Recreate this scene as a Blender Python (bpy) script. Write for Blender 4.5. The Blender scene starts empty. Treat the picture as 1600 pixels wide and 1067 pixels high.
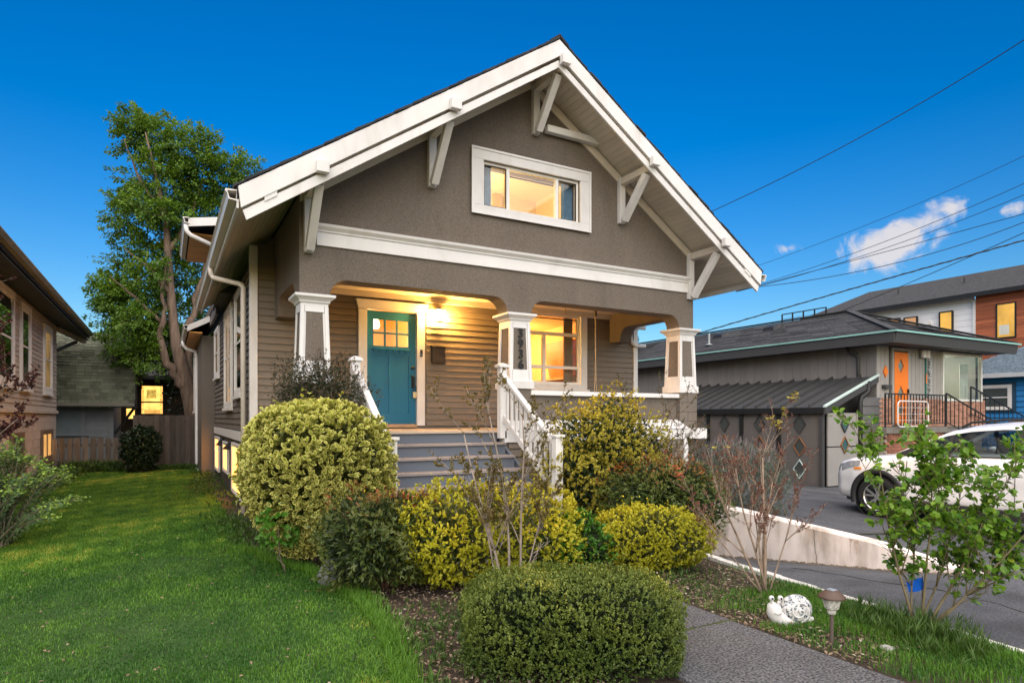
import bpy, bmesh, math, random
import numpy as np
from mathutils import Vector
from mathutils.geometry import tessellate_polygon
SC = bpy.context.scene
COL = SC.collection
random.seed(7)
RNG = np.random.default_rng(11)
R = math.radians

# ------------------------------------------------------------ camera, sky, sun, exposure
TH = math.atan2(541, 981)
cam_data = bpy.data.cameras.new('camera'); CAM = bpy.data.objects.new('camera', cam_data); COL.objects.link(CAM)
CAM.location = (0, 0, 1.6); CAM.rotation_euler = (R(90), 0, -TH)
cam_data.sensor_width = 36; cam_data.lens = 981 / 1600 * 36; cam_data.shift_y = 118.5 / 1600
cam_data.clip_start = 0.05; cam_data.clip_end = 2000
SC.camera = CAM

SUN_AZ = R(202)      # compass bearing of the afterglow, measured clockwise from +Y
SUN_EL = R(13)
w = bpy.data.worlds.new('World'); SC.world = w; w.use_nodes = True
nt = w.node_tree; nt.nodes.clear()
def N(t, k, **kw):
    n = t.nodes.new(k)
    for a, b in kw.items(): setattr(n, a, b)
    return n
out = N(nt, 'ShaderNodeOutputWorld'); bg = N(nt, 'ShaderNodeBackground')
sky = N(nt, 'ShaderNodeTexSky', sky_type='NISHITA', sun_disc=False, sun_elevation=SUN_EL, sun_rotation=SUN_AZ,
        altitude=0, air_density=1.15, dust_density=0.6, ozone_density=4.0)
hs = N(nt, 'ShaderNodeHueSaturation'); hs.inputs['Saturation'].default_value = 1.36; hs.inputs['Hue'].default_value = 0.512
nt.links.new(sky.outputs[0], hs.inputs['Color'])
# a few small fair-weather clouds low over the eastern roofs
tc = N(nt, 'ShaderNodeTexCoord')
def dirv(px, py):
    u = (px - 800) / 981; v = (652 - py) / 981
    d = Vector((math.sin(TH) + math.cos(TH) * u, math.cos(TH) - math.sin(TH) * u, v)); return d.normalized()
nz = N(nt, 'ShaderNodeTexNoise'); nz.inputs['Scale'].default_value = 26; nz.inputs['Detail'].default_value = 8; nz.inputs['Roughness'].default_value = .6; nz.inputs['Distortion'].default_value = .6
nt.links.new(tc.outputs['Generated'], nz.inputs['Vector'])
acc = None
for (px, py, rad, squash) in [(1360, 394, .058, 1.5), (1415, 375, .05, 1.4), (1460, 345, .036, 1.1), (1484, 328, .026, 1.0), (1390, 400, .05, 1.6), (1233, 388, .026, 2.0), (1588, 328, .019, 1.6)]:
    d = dirv(px, py)
    sub = N(nt, 'ShaderNodeVectorMath', operation='SUBTRACT'); sub.inputs[1].default_value = d
    nt.links.new(tc.outputs['Generated'], sub.inputs[0])
    sc_ = N(nt, 'ShaderNodeVectorMath', operation='MULTIPLY'); sc_.inputs[1].default_value = (1 / rad, 1 / rad, squash / rad)
    nt.links.new(sub.outputs[0], sc_.inputs[0])
    ln = N(nt, 'ShaderNodeVectorMath', operation='LENGTH'); nt.links.new(sc_.outputs[0], ln.inputs[0])
    inv = N(nt, 'ShaderNodeMath', operation='SUBTRACT', use_clamp=True); inv.inputs[0].default_value = 1.0; nt.links.new(ln.outputs['Value'], inv.inputs[1])
    if acc is None: acc = inv.outputs[0]
    else:
        mx = N(nt, 'ShaderNodeMath', operation='MAXIMUM'); nt.links.new(acc, mx.inputs[0]); nt.links.new(inv.outputs[0], mx.inputs[1]); acc = mx.outputs[0]
wob = N(nt, 'ShaderNodeMapRange'); wob.inputs['From Min'].default_value = .25; wob.inputs['From Max'].default_value = .75; wob.inputs['To Min'].default_value = -.85; wob.inputs['To Max'].default_value = .55
nt.links.new(nz.outputs[0], wob.inputs['Value'])
add = N(nt, 'ShaderNodeMath', operation='ADD'); nt.links.new(acc, add.inputs[0]); nt.links.new(wob.outputs[0], add.inputs[1])
g2 = N(nt, 'ShaderNodeMath', operation='MULTIPLY', use_clamp=True); g2.inputs[1].default_value = 3.5; nt.links.new(acc, g2.inputs[0])
gate = N(nt, 'ShaderNodeMath', operation='MULTIPLY', use_clamp=True); nt.links.new(add.outputs[0], gate.inputs[0]); nt.links.new(g2.outputs[0], gate.inputs[1])
rmp = N(nt, 'ShaderNodeMapRange', interpolation_type='SMOOTHSTEP'); rmp.inputs['From Min'].default_value = .05; rmp.inputs['From Max'].default_value = .85; rmp.inputs['To Max'].default_value = .9
nt.links.new(gate.outputs[0], rmp.inputs['Value'])
SKY_STRENGTH = 0.088
CLOUD = (4.6, 4.35, 4.4, 1)
mixc = N(nt, 'ShaderNodeMix', data_type='RGBA'); mixc.inputs['B'].default_value = CLOUD
nt.links.new(rmp.outputs[0], mixc.inputs['Factor']); nt.links.new(hs.outputs[0], mixc.inputs['A'])
nt.links.new(mixc.outputs['Result'], bg.inputs['Color']); bg.inputs['Strength'].default_value = SKY_STRENGTH
nt.links.new(bg.outputs[0], out.inputs['Surface'])

sun_d = bpy.data.lights.new('sun', 'SUN'); SUN = bpy.data.objects.new('sun', sun_d); COL.objects.link(SUN)
sun_d.energy = 3.7; sun_d.angle = R(112); sun_d.color = (1.0, .885, .77)
LAMP_EL = R(60)
sd = Vector((math.sin(SUN_AZ) * math.cos(LAMP_EL), math.cos(SUN_AZ) * math.cos(LAMP_EL), math.sin(LAMP_EL)))
SUN.rotation_euler = sd.to_track_quat('Z', 'Y').to_euler()
vs = SC.view_settings; vs.view_transform = 'Standard'; vs.look = 'None'; vs.exposure = 1.0; vs.gamma = 1; vs.use_curve_mapping = False
SC.cycles.use_denoising = True
SC.cycles.max_bounces = 9; SC.cycles.transparent_max_bounces = 8; SC.cycles.diffuse_bounces = 6; SC.cycles.glossy_bounces = 3
SC.cycles.sample_clamp_indirect = 6; SC.cycles.caustics_reflective = False; SC.cycles.caustics_refractive = False

def at(px, py, dist):
    """point of the place seen at a photograph position, dist metres along the view axis"""
    u = (px - 800) / 981; v = (652 - py) / 981
    return Vector(((math.sin(TH) + math.cos(TH) * u) * dist, (math.cos(TH) - math.sin(TH) * u) * dist, 1.6 + v * dist))

# ------------------------------------------------------------ materials
MATS = {}
def newmat(name):
    m = bpy.data.materials.new(name); m.use_nodes = True; t = m.node_tree; t.nodes.clear()
    o = N(t, 'ShaderNodeOutputMaterial'); return m, t, o
def scalecol(t, colsock, facsock):
    v = N(t, 'ShaderNodeVectorMath', operation='SCALE'); t.links.new(colsock, v.inputs[0]); t.links.new(facsock, v.inputs['Scale']); return v.outputs[0]
def noise(t, scale, detail=4, stretch=None, rough=.55):
    g = N(t, 'ShaderNodeNewGeometry'); vec = g.outputs['Position']
    if stretch:
        mp = N(t, 'ShaderNodeVectorMath', operation='MULTIPLY'); mp.inputs[1].default_value = stretch; t.links.new(vec, mp.inputs[0]); vec = mp.outputs[0]
    n = N(t, 'ShaderNodeTexNoise'); n.inputs['Scale'].default_value = scale; n.inputs['Detail'].default_value = detail; n.inputs['Roughness'].default_value = rough
    t.links.new(vec, n.inputs['Vector']); return n.outputs['Fac']
def mapr(t, s, a, b, c, d):
    m = N(t, 'ShaderNodeMapRange'); m.inputs['From Min'].default_value = a; m.inputs['From Max'].default_value = b
    m.inputs['To Min'].default_value = c; m.inputs['To Max'].default_value = d; t.links.new(s, m.inputs['Value']); return m.outputs[0]
def mul(t, a, b):
    m = N(t, 'ShaderNodeMath', operation='MULTIPLY'); t.links.new(a, m.inputs[0]); t.links.new(b, m.inputs[1]); return m.outputs[0]
def M(name, col, rough=.6, var=.12, vscale=3, bump=0, bscale=80, spec=.3, metal=0, coat=0, objrand=0, tone=0, stretch=None, grain=0, grainscale=200, dirt=None, dirtscale=1.5, dirtamt=.5, bstretch=None):
    if name in MATS: return MATS[name]
    m, t, o = newmat(name)
    p = N(t, 'ShaderNodeBsdfPrincipled'); t.links.new(p.outputs[0], o.inputs['Surface'])
    p.inputs['Roughness'].default_value = rough; p.inputs['Metallic'].default_value = metal
    p.inputs['Specular IOR Level'].default_value = spec; p.inputs['Coat Weight'].default_value = coat
    rgb = N(t, 'ShaderNodeRGB'); rgb.outputs[0].default_value = (*col, 1); c = rgb.outputs[0]
    if dirt:
        f = mapr(t, noise(t, dirtscale, 6, stretch), .5, .75, 0, dirtamt)
        mx = N(t, 'ShaderNodeMix', data_type='RGBA'); t.links.new(f, mx.inputs['Factor']); t.links.new(c, mx.inputs['A']); mx.inputs['B'].default_value = (*dirt, 1); c = mx.outputs['Result']
    if var: c = scalecol(t, c, mapr(t, noise(t, vscale, 5, stretch), .25, .75, 1 - var, 1 + var))
    if grain: c = scalecol(t, c, mapr(t, noise(t, grainscale, 2), .3, .7, 1 - grain, 1 + grain))
    if objrand:
        oi = N(t, 'ShaderNodeObjectInfo'); c = scalecol(t, c, mapr(t, oi.outputs['Random'], 0, 1, 1 - objrand, 1 + objrand))
    if tone:
        a = N(t, 'ShaderNodeAttribute', attribute_name='tone'); c = scalecol(t, c, mapr(t, a.outputs['Fac'], 0, 1, 1 - tone, 1 + tone))
    t.links.new(c, p.inputs['Base Color'])
    if bump:
        b = N(t, 'ShaderNodeBump'); b.inputs['Strength'].default_value = bump; b.inputs['Distance'].default_value = .01
        t.links.new(noise(t, bscale, 4, bstretch or stretch), b.inputs['Height']); t.links.new(b.outputs[0], p.inputs['Normal'])
    MATS[name] = m; return m
def EM(name, col, s, var=0, vscale=3):
    if name in MATS: return MATS[name]
    m, t, o = newmat(name); e = N(t, 'ShaderNodeEmission'); e.inputs['Color'].default_value = (*col, 1); e.inputs['Strength'].default_value = s
    if var:
        f = mapr(t, noise(t, vscale, 3), .25, .75, s * (1 - var), s * (1 + var)); t.links.new(f, e.inputs['Strength'])
    t.links.new(e.outputs[0], o.inputs['Surface']); MATS[name] = m; return m
def GLASS(name, tint=(1, 1, 1), refl=1.0, rough=0.02):
    if name in MATS: return MATS[name]
    m, t, o = newmat(name)
    g = N(t, 'ShaderNodeBsdfGlossy'); g.inputs['Roughness'].default_value = rough
    tr = N(t, 'ShaderNodeBsdfTransparent'); tr.inputs['Color'].default_value = (*tint, 1)
    lw = N(t, 'ShaderNodeLayerWeight'); lw.inputs['Blend'].default_value = .5
    p5 = N(t, 'ShaderNodeMath', operation='POWER'); p5.inputs[1].default_value = 5; t.links.new(lw.outputs['Facing'], p5.inputs[0])
    sch = N(t, 'ShaderNodeMath', operation='MULTIPLY_ADD'); sch.inputs[1].default_value = .95; sch.inputs[2].default_value = .045; t.links.new(p5.outputs[0], sch.inputs[0])
    f = N(t, 'ShaderNodeMath', operation='MULTIPLY', use_clamp=True); f.inputs[1].default_value = refl; t.links.new(sch.outputs[0], f.inputs[0])
    mx = N(t, 'ShaderNodeMixShader'); t.links.new(f.outputs[0], mx.inputs[0]); t.links.new(tr.outputs[0], mx.inputs[1]); t.links.new(g.outputs[0], mx.inputs[2])
    t.links.new(mx.outputs[0], o.inputs['Surface']); MATS[name] = m; return m
def LEAF(name, a, b, rim=None, rim0=.45, rim1=.8, trans=.3, rough=.5, third=None):
    """leaf material: per-leaf tone runs a -> b, optional pale margin from the per-vertex rim value"""
    if name in MATS: return MATS[name]
    m, t, o = newmat(name)
    at_ = N(t, 'ShaderNodeAttribute', attribute_name='tone')
    cr = N(t, 'ShaderNodeValToRGB'); cr.color_ramp.elements[0].color = (*a, 1); cr.color_ramp.elements[1].color = (*b, 1)
    if third: e = cr.color_ramp.elements.new(.86); e.color = (*b, 1); cr.color_ramp.elements[-1].color = (*third, 1)
    t.links.new(at_.outputs['Fac'], cr.inputs[0]); c = cr.outputs[0]
    if rim:
        ra = N(t, 'ShaderNodeAttribute', attribute_name='rim'); mx = N(t, 'ShaderNodeMix', data_type='RGBA')
        t.links.new(mapr(t, ra.outputs['Fac'], rim0, rim1, 0, 1), mx.inputs['Factor']); t.links.new(c, mx.inputs['A']); mx.inputs['B'].default_value = (*rim, 1); c = mx.outputs['Result']
    p = N(t, 'ShaderNodeBsdfPrincipled'); p.inputs['Roughness'].default_value = rough; p.inputs['Specular IOR Level'].default_value = .35
    t.links.new(c, p.inputs['Base Color'])
    tl = N(t, 'ShaderNodeBsdfTranslucent'); t.links.new(c, tl.inputs['Color'])
    ms = N(t, 'ShaderNodeMixShader'); ms.inputs[0].default_value = trans; t.links.new(p.outputs[0], ms.inputs[1]); t.links.new(tl.outputs[0], ms.inputs[2])
    t.links.new(ms.outputs[0], o.inputs['Surface']); MATS[name] = m; return m

WHITE = M('white_trim_paint', (.66, .65, .63), .45, .05, 2, bump=.08, bscale=40, dirt=(.42, .39, .34), dirtscale=3.5, dirtamt=.42, objrand=.04, stretch=(1, 1, .4))
CREAM = M('cream_soffit_paint', (.62, .56, .47), .55, .08, 3)
STUCCO = M('taupe_stucco', (.155, .131, .108), .9, .10, 1.2, bump=.9, bscale=110, spec=.15, grain=.30, grainscale=95, dirt=(.105, .086, .07), dirtscale=1.6, dirtamt=.6, stretch=(1, 1, .22), bstretch=(1, 1, 1))
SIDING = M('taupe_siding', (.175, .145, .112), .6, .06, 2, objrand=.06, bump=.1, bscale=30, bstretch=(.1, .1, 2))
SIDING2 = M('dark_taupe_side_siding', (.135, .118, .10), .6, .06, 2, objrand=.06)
SHING = M('charcoal_shingle', (.035, .035, .038), .9, .2, 4, tone=.3, grain=.3, grainscale=120)
TEAL = M('teal_door_paint', (.004, .115, .215), .4, .04, 2, spec=.4)
STEP = M('blue_grey_step_paint', (.105, .122, .150), .55, .10, 3, dirt=(.09, .10, .12), dirtscale=3, objrand=.04)
DECK = M('deck_paint', (.42, .34, .26), .55, .10, 4)
GUTTER = M('gutter_metal', (.60, .57, .52), .35, .05, 3, spec=.5)
BLACK = M('black_metal', (.02, .02, .02), .4, .1)
BRONZE = M('dark_bronze', (.05, .04, .032), .4, .1, metal=.5)
FOUND = M('foundation_paint', (.075, .066, .056), .8, .15, 2, bump=.2, bscale=50)
BLOCK = M('taupe_block', (.15, .127, .105), .9, .12, 5, bump=.6, bscale=60, objrand=.1, grain=.2)
SOIL = M('garden_soil', (.050, .037, .026), .95, .35, 6, bump=1.0, bscale=35, grain=.4, grainscale=60)
ASPH = M('asphalt', (.078, .081, .088), .9, .28, 1.1, bump=.6, bscale=90, grain=.5, grainscale=55, dirt=(.040, .040, .042), dirtscale=1.4, dirtamt=.85)
CONC = M('exposed_aggregate', (.088, .088, .092), .9, .18, 2, bump=.8, bscale=90, grain=.95, grainscale=62, dirt=(.07, .068, .06), dirtscale=1.6, dirtamt=.6)
WALLW = M('painted_retaining_wall', (.88, .79, .73), .75, .14, 2.5, bump=.3, bscale=30, dirt=(.20, .15, .10), dirtscale=2.6, dirtamt=.75, stretch=(1, 1, .35))
WOOD = M('weathered_fence', (.145, .115, .088), .85, .5, 3, objrand=.25, stretch=(6, 6, .7), bump=.3, bscale=20)
BARK = M('bark', (.165, .115, .082), .9, .5, 4, bump=1.0, bscale=9, stretch=(3, 3, .4), dirt=(.085, .075, .055), dirtscale=1.6, dirtamt=.8)
TWIG = M('twig_bark', (.20, .16, .125), .85, .25, 9)
REDTWIG = M('red_twig', (.14, .075, .05), .8, .25, 9)
GLASSM = GLASS('window_glass', (.93, .95, .95), 1.0)
GLASSD = GLASS('window_glass_reflective', (.8, .82, .82), 2.2)
GLASSL = GLASS('lit_window_glass', (.97, .97, .97), .35)
LITW = EM('lit_blind_warm', (1.0, .50, .14), .60, .4, 2)
LITP = EM('lit_curtain_peach', (1.0, .60, .30), .75, .2, 3)

# ------------------------------------------------------------ mesh helpers
def origin(o):
    while o and o.parent: o = o.parent
    return o.location if o else Vector((0, 0, 0))
class MB:
    def __init__(s): s.v = []; s.f = []; s.t = []
    def add(s, vs, fs, tone=None):
        n = len(s.v); s.v += [tuple(p) for p in vs]; s.f += [tuple(n + i for i in f) for f in fs]
        tn = random.random() if tone is None else tone; s.t += [tn] * len(fs); return s
    def box(s, x0, x1, y0, y1, z0, z1, tone=None):
        vs = [(x, y, z) for z in (z0, z1) for y in (y0, y1) for x in (x0, x1)]
        return s.add(vs, [(0, 2, 3, 1), (4, 5, 7, 6), (0, 1, 5, 4), (1, 3, 7, 5), (3, 2, 6, 7), (2, 0, 4, 6)], tone)
    def hexa(s, b, t, tone=None):
        """b, t: four bottom and four top corners in the same turning order"""
        return s.add(list(b) + list(t), [(3, 2, 1, 0), (4, 5, 6, 7), (0, 1, 5, 4), (1, 2, 6, 5), (2, 3, 7, 6), (3, 0, 4, 7)], tone)
    def bar(s, a, b, w, h, up=(0, 0, 1), tone=None):
        a = Vector(a); b = Vector(b); d = (b - a).normalized(); side = d.cross(Vector(up))
        if side.length < 1e-4: side = d.cross(Vector((0, 1, 0)))
        side.normalize(); u = side.cross(d).normalized()
        q = [(-w / 2, -h / 2), (w / 2, -h / 2), (w / 2, h / 2), (-w / 2, h / 2)]
        return s.hexa([a + side * i + u * j for i, j in q], [b + side * i + u * j for i, j in q], tone)
    def tube(s, pts, rad, n=8, cap=True, tone=None):
        pts = [Vector(p) for p in pts]; k = len(pts)
        rad = [rad] * k if isinstance(rad, (int, float)) else list(rad)
        vs = []; prev = None
        for i, p in enumerate(pts):
            d = (pts[min(i + 1, k - 1)] - pts[max(i - 1, 0)]).normalized()
            if prev is None: prev = d.orthogonal().normalized()
            prev = prev - d * prev.dot(d)
            if prev.length < 1e-5: prev = d.orthogonal()
            prev.normalize(); b = d.cross(prev)
            for j in range(n):
                a = 2 * math.pi * j / n; vs.append(p + (prev * math.cos(a) + b * math.sin(a)) * rad[i])
        fs = [(i * n + j, i * n + (j + 1) % n, (i + 1) * n + (j + 1) % n, (i + 1) * n + j) for i in range(k - 1) for j in range(n)]
        if cap: fs += [tuple(reversed(range(n))), tuple((k - 1) * n + j for j in range(n))]
        return s.add(vs, fs, tone)
    def lathe(s, prof, c, n=16, axis='z', sx=1, sy=1, tone=None, cap=True):
        vs = []; c = Vector(c)
        for r, h in prof:
            for j in range(n):
                a = 2 * math.pi * j / n; x, y = r * math.cos(a) * sx, r * math.sin(a) * sy
                vs.append(c + Vector({'z': (x, y, h), 'y': (x, h, y), 'x': (h, x, y)}[axis]))
        k = len(prof)
        fs = [(i * n + j, i * n + (j + 1) % n, (i + 1) * n + (j + 1) % n, (i + 1) * n + j) for i in range(k - 1) for j in range(n)]
        if cap: fs += [tuple(reversed(range(n))), tuple((k - 1) * n + j for j in range(n))]
        return s.add(vs, fs, tone)
    def prism(s, outer, holes, a, b, axis='y', tone=None):
        """polygon with holes extruded along an axis between a and b"""
        loops = [outer] + list(holes); pts = [p for l in loops for p in l]
        tris = tessellate_polygon([[Vector((x, z, 0)) for x, z in l] for l in loops])
        mk = {'y': lambda p, d: (p[0], d, p[1]), 'x': lambda p, d: (d, p[0], p[1]), 'z': lambda p, d: (p[0], p[1], d)}[axis]
        n = len(pts); vs = [mk(p, a) for p in pts] + [mk(p, b) for p in pts]
        fs = [tuple(t) for t in tris] + [tuple(i + n for i in reversed(t)) for t in tris]
        o = 0
        for l in loops:
            for i in range(len(l)):
                j = (i + 1) % len(l); fs.append((o + i, o + j, n + o + j, n + o + i))
            o += len(l)
        return s.add(vs, fs, tone)
    def mesh(s, name, org=(0, 0, 0), smooth=False):
        me = bpy.data.meshes.new(name); ox, oy, oz = org
        me.from_pydata([(x - ox, y - oy, z - oz) for x, y, z in s.v], [], s.f)
        bm = bmesh.new(); bm.from_mesh(me); bmesh.ops.recalc_face_normals(bm, faces=bm.faces); bm.to_mesh(me); bm.free()
        at_ = me.attributes.new('tone', 'FLOAT', 'FACE'); at_.data.foreach_set('value', np.array(s.t, dtype=np.float32))
        if smooth: me.polygons.foreach_set('use_smooth', [True] * len(me.polygons))
        return me
    def build(s, name, mat, parent=None, smooth=False, kind=None, label=None, bevel=0):
        org = origin(parent); me = s.mesh(name, org, smooth); me.materials.append(mat)
        o = bpy.data.objects.new(name, me); COL.objects.link(o)
        if parent: o.parent = parent
        if kind: o['kind'] = kind
        if label: o['label'] = label
        if bevel:
            bv = o.modifiers.new('bevel', 'BEVEL'); bv.width = bevel; bv.segments = 2; bv.limit_method = 'ANGLE'; bv.angle_limit = R(40)
        return o
def thing(name, label, cat, loc=(0, 0, 0), group=None):
    o = bpy.data.objects.new(name, None); COL.objects.link(o); o.location = loc; o.empty_display_size = .1
    return tag(o, label, cat, group)
def tag(o, label, cat, group=None):
    o['label'] = label; o['category'] = cat
    if group: o['group'] = group
    return o
def struct(o): o['kind'] = 'structure'; return o
def piece(name, me, parent, loc, scale=(1, 1, 1), rot=(0, 0, 0)):
    o = bpy.data.objects.new(name, me); COL.objects.link(o); o.parent = parent
    o.location = Vector(loc) - origin(parent); o.scale = scale; o.rotation_euler = rot; return o
def unit(name, mat, fn):
    b = MB(); fn(b); me = b.mesh(name); me.materials.append(mat); return me
def copy_tree(o, loc, parent=None):
    c = o.copy(); COL.objects.link(c); c.parent = parent
    if parent is None: c.location = loc
    for ch in list(o.children): copy_tree(ch, loc, c)
    return c
def lerp(a, b, t): return a + (b - a) * t
def arc(cx, cz, r, a0, a1, n=6): return [(cx + r * math.cos(R(a0 + (a1 - a0) * i / n)), cz + r * math.sin(R(a0 + (a1 - a0) * i / n))) for i in range(n + 1)]
def npmesh(name, V, F, mats, attrs=None, smooth=False):
    """fast mesh from numpy; F is (n,3) or (n,4)"""
    me = bpy.data.meshes.new(name); k = F.shape[1]; n = len(F)
    me.vertices.add(len(V)); me.vertices.foreach_set('co', V.astype(np.float32).ravel())
    me.loops.add(n * k); me.loops.foreach_set('vertex_index', F.astype(np.int32).ravel())
    me.polygons.add(n); me.polygons.foreach_set('loop_start', np.arange(n, dtype=np.int32) * k)
    me.update(calc_edges=True)
    for (an, dom, arr) in attrs or []:
        a = me.attributes.new(an, 'FLOAT', dom); a.data.foreach_set('value', arr.astype(np.float32))
    if smooth: me.polygons.foreach_set('use_smooth', [True] * n)
    for m in mats: me.materials.append(m)
    return me
# ------------------------------------------------------------ the craftsman house
HOUSE = thing('craftsman_house', 'taupe stucco gabled craftsman house with white trim, lit porch and teal front door', 'house', (5.1, 10, 0))
H = HOUSE
XL, XR, YW, YF = 1.18, 9.15, 10.87, 8.70          # side walls, porch back wall, stucco front
def roof_top(x): return 7.24 - .672 * abs(x - 5.135)
def soff(x): return roof_top(x) - .27
RAKE_Y = 7.87
# gable stucco wall with the porch arches cut from its lower edge and the attic window opening
sp, fl = 3.25, 3.49
outl = [(1.56, sp), (1.56, soff(1.56)), (5.135, soff(5.135)), (8.69, soff(8.69)), (8.69, sp), (8.36, sp)]
outl += [(8.36 - .02, sp + .03)] + arc(8.10, fl - .24, .24, 0, 90) + arc(5.39, fl - .24, .24, 90, 180) + [(5.13, sp)]
outl += [(4.74, sp)] + arc(4.48, fl - .24, .24, 0, 90) + arc(2.20, fl - .24, .24, 90, 180) + [(1.93, sp)]
AW = (4.28, 6.08, 4.85, 5.56)
hole = [(AW[0], AW[2]), (AW[1], AW[2]), (AW[1], AW[3]), (AW[0], AW[3])]
MB().prism(outl, [hole], YF, YF + .33).build('gable_wall', STUCCO, H)
# side beams of the porch, each with its own rounded opening and wall bracket
def side_beam(xa, xb):
    y0, y1 = YF + .33, YW
    p = [(y0, soff(xa)), (y0, sp)] + arc(y0 + .26, fl - .24, .24, 180, 90) + arc(y1 - .62, fl - .24, .24, 90, 20) + [(y1 - .37, 3.20), (y1, 3.20), (y1, soff(xa))]
    MB().prism(p, [], xa, xb, 'x').build('porch_side_beam', STUCCO, H)
side_beam(1.56, 1.86); side_beam(8.39, 8.69)
# core walls behind the boards
core = MB()
core.prism([(XL + .03, 1.15), (XL + .03, soff(XL)), (5.135, soff(5.135) - .02), (XR - .03, soff(XR)), (XR - .03, 1.15)],
           [[(3.06, 1.44), (4.02, 1.44), (4.02, 3.52), (3.06, 3.52)], [(5.97, 2.27), (7.62, 2.27), (7.62, 3.72), (5.97, 3.72)]], YW, YW + .15)
core.box(XL + .03, XL + .15, YW + .15, 24, 1.15, 4.05); core.box(XR - .15, XR - .03, YW + .15, 24, -.9, 4.05); core.box(XL + .15, XR - .15, 23.85, 24, -.2, 4.05)
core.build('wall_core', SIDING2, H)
MB().box(XL + .04, XL + .16, YW + .01, 24.02, -.25, 1.16).box(XL + .05, 2.2, YW, YW + .12, -.25, 1.148).build('foundation', FOUND, H)
# clapboards: one object per board
def clap(b):
    vs = [(0, 0, 0), (1, 0, 0), (1, -.030, 0), (0, -.030, 0), (0, 0, 1.1), (1, 0, 1.1), (1, -.004, 1.1), (0, -.004, 1.1)]
    b.add(vs, [(0, 1, 2, 3), (3, 2, 6, 7), (7, 6, 5, 4), (0, 3, 7, 4), (1, 5, 6, 2)])
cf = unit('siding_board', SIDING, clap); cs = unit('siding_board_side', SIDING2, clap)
EXPO = .113
z = 1.22
while z < 4.6:
    segs = [(XL + .1, XR - .1)]
    for (a, b, lo, hi) in [(2.90, 4.19, 1.0, 3.645), (5.82, 7.78, 2.18, 3.79)]:
        if z + EXPO > lo and z < hi:
            segs = [q for (s, e) in segs for q in ((s, min(e, a)), (max(s, b), e)) if q[1] - q[0] > .05]
    for s, e in segs:
        if z < 1.4: e = min(e, 2.1)
        if z > 3.9: e = min(e, 1.9)
        lim = (7.24 - .27 - z - EXPO) / .672
        s = max(s, 5.135 - lim)
        if e - s > .03 and not (z < 1.4 and s > 2): piece('siding_board', cf, H, (s, YW, z), (e - s, 1, EXPO))
    z += EXPO
z = 1.36
while z < 4.02:
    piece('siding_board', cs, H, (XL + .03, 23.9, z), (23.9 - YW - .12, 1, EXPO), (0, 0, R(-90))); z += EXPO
# corner boards, water table, frieze
MB().box(XL, XL + .115, YW - .045, YW + .10, 1.16, 4.36).build('corner_board', WHITE, H, bevel=.004)
MB().box(XR - .11, XR, YW - .045, YW + .10, 1.40, 4.3).build('corner_board', WHITE, H, bevel=.004)
MB().box(XL - .015, XL + .04, YW + .12, 24, 1.17, 1.34).build('water_table', WHITE, H, bevel=.004)
# belly band: flat board with a crown on top
MB().box(1.78, 8.54, YF - .035, YF, 3.92, 4.10).build('belly_band', WHITE, H, bevel=.004)
MB().prism([(YF - .002, 4.102), (YF - .05, 4.102), (YF - .055, 4.125), (YF - .10, 4.165), (YF - .11, 4.20), (YF - .002, 4.21)], [], 1.77, 8.55, 'x').build('belly_band_crown', WHITE, H)
# ---- roof
XE0, XE1 = .72, 9.55
def slab(sign, y0, y1, xe):
    a, b = (5.135, xe)
    t = [(a, y0, roof_top(a)), (b, y0, roof_top(b)), (b, y1, roof_top(b)), (a, y1, roof_top(a))]
    lo = [(p[0], p[1], p[2] - .16) for p in t]
    return lo, t
rb = MB()
for (sg, y0, y1, xe) in [(-1, RAKE_Y + .02, 16.4, XE0), (-1, 16.4, 24.4, 1.02), (1, RAKE_Y + .02, 24.4, XE1)]:
    lo, t = slab(sg, y0, y1, xe); rb.hexa(lo, t)
ROOF = rb.build('roof', M('roof_deck', (.10, .09, .08), .8), H)
sh = MB()
def shingle_rows(xe, y0, y1):
    n = int(abs(xe - 5.135) * 1.205 / .15); sgn = 1 if xe > 5.135 else -1
    for i in range(n + 1):
        xa = xe + sgn * .04 - sgn * i * (abs(xe - 5.135) + .04) / n; xb = xa - sgn * .20
        if sgn * (xb - 5.135) < 0: xb = 5.135
        za, zb = roof_top(xa) + .028, roof_top(xb) + .012
        y = y0 - random.uniform(.015, .05)
        if xe < 5 and i < 1: pass
        while y < y1:
            L = random.uniform(.7, 1.1) if y > y0 + .1 else random.uniform(.25, .5)
            e = min(y + L, y1); th = random.uniform(.0, .012)
            sh.hexa([(xa, y, za - .026), (xb, y, zb - .02), (xb, e, zb - .02), (xa, e, za - .026)], [(xa, y, za + th), (xb, y, zb + th), (xb, e, zb + th), (xa, e, za + th)])
            y = e + .004
shingle_rows(XE0, RAKE_Y, 16.4); shingle_rows(XE1, RAKE_Y, 24.4)
for k in range(28):
    y = RAKE_Y - .04 + k * .6; sh.add([(5.135 - .16, y, roof_top(5.135 - .16) + .045), (5.135, y, 7.30), (5.135 + .16, y, roof_top(5.135 + .16) + .045), (5.135 + .16, y + .62, roof_top(5.135 + .16) + .03), (5.135, y + .62, 7.285), (5.135 - .16, y + .62, roof_top(5.135 - .16) + .03),
         (5.135 - .16, y, roof_top(5.135 - .16) + .0), (5.135, y, 7.25), (5.135 + .16, y, roof_top(5.135 + .16) + .0)], [(0, 1, 4, 5), (1, 2, 3, 4), (0, 6, 7, 1), (1, 7, 8, 2)])
sh.build('shingles', SHING, ROOF, kind='stuff')
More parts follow.
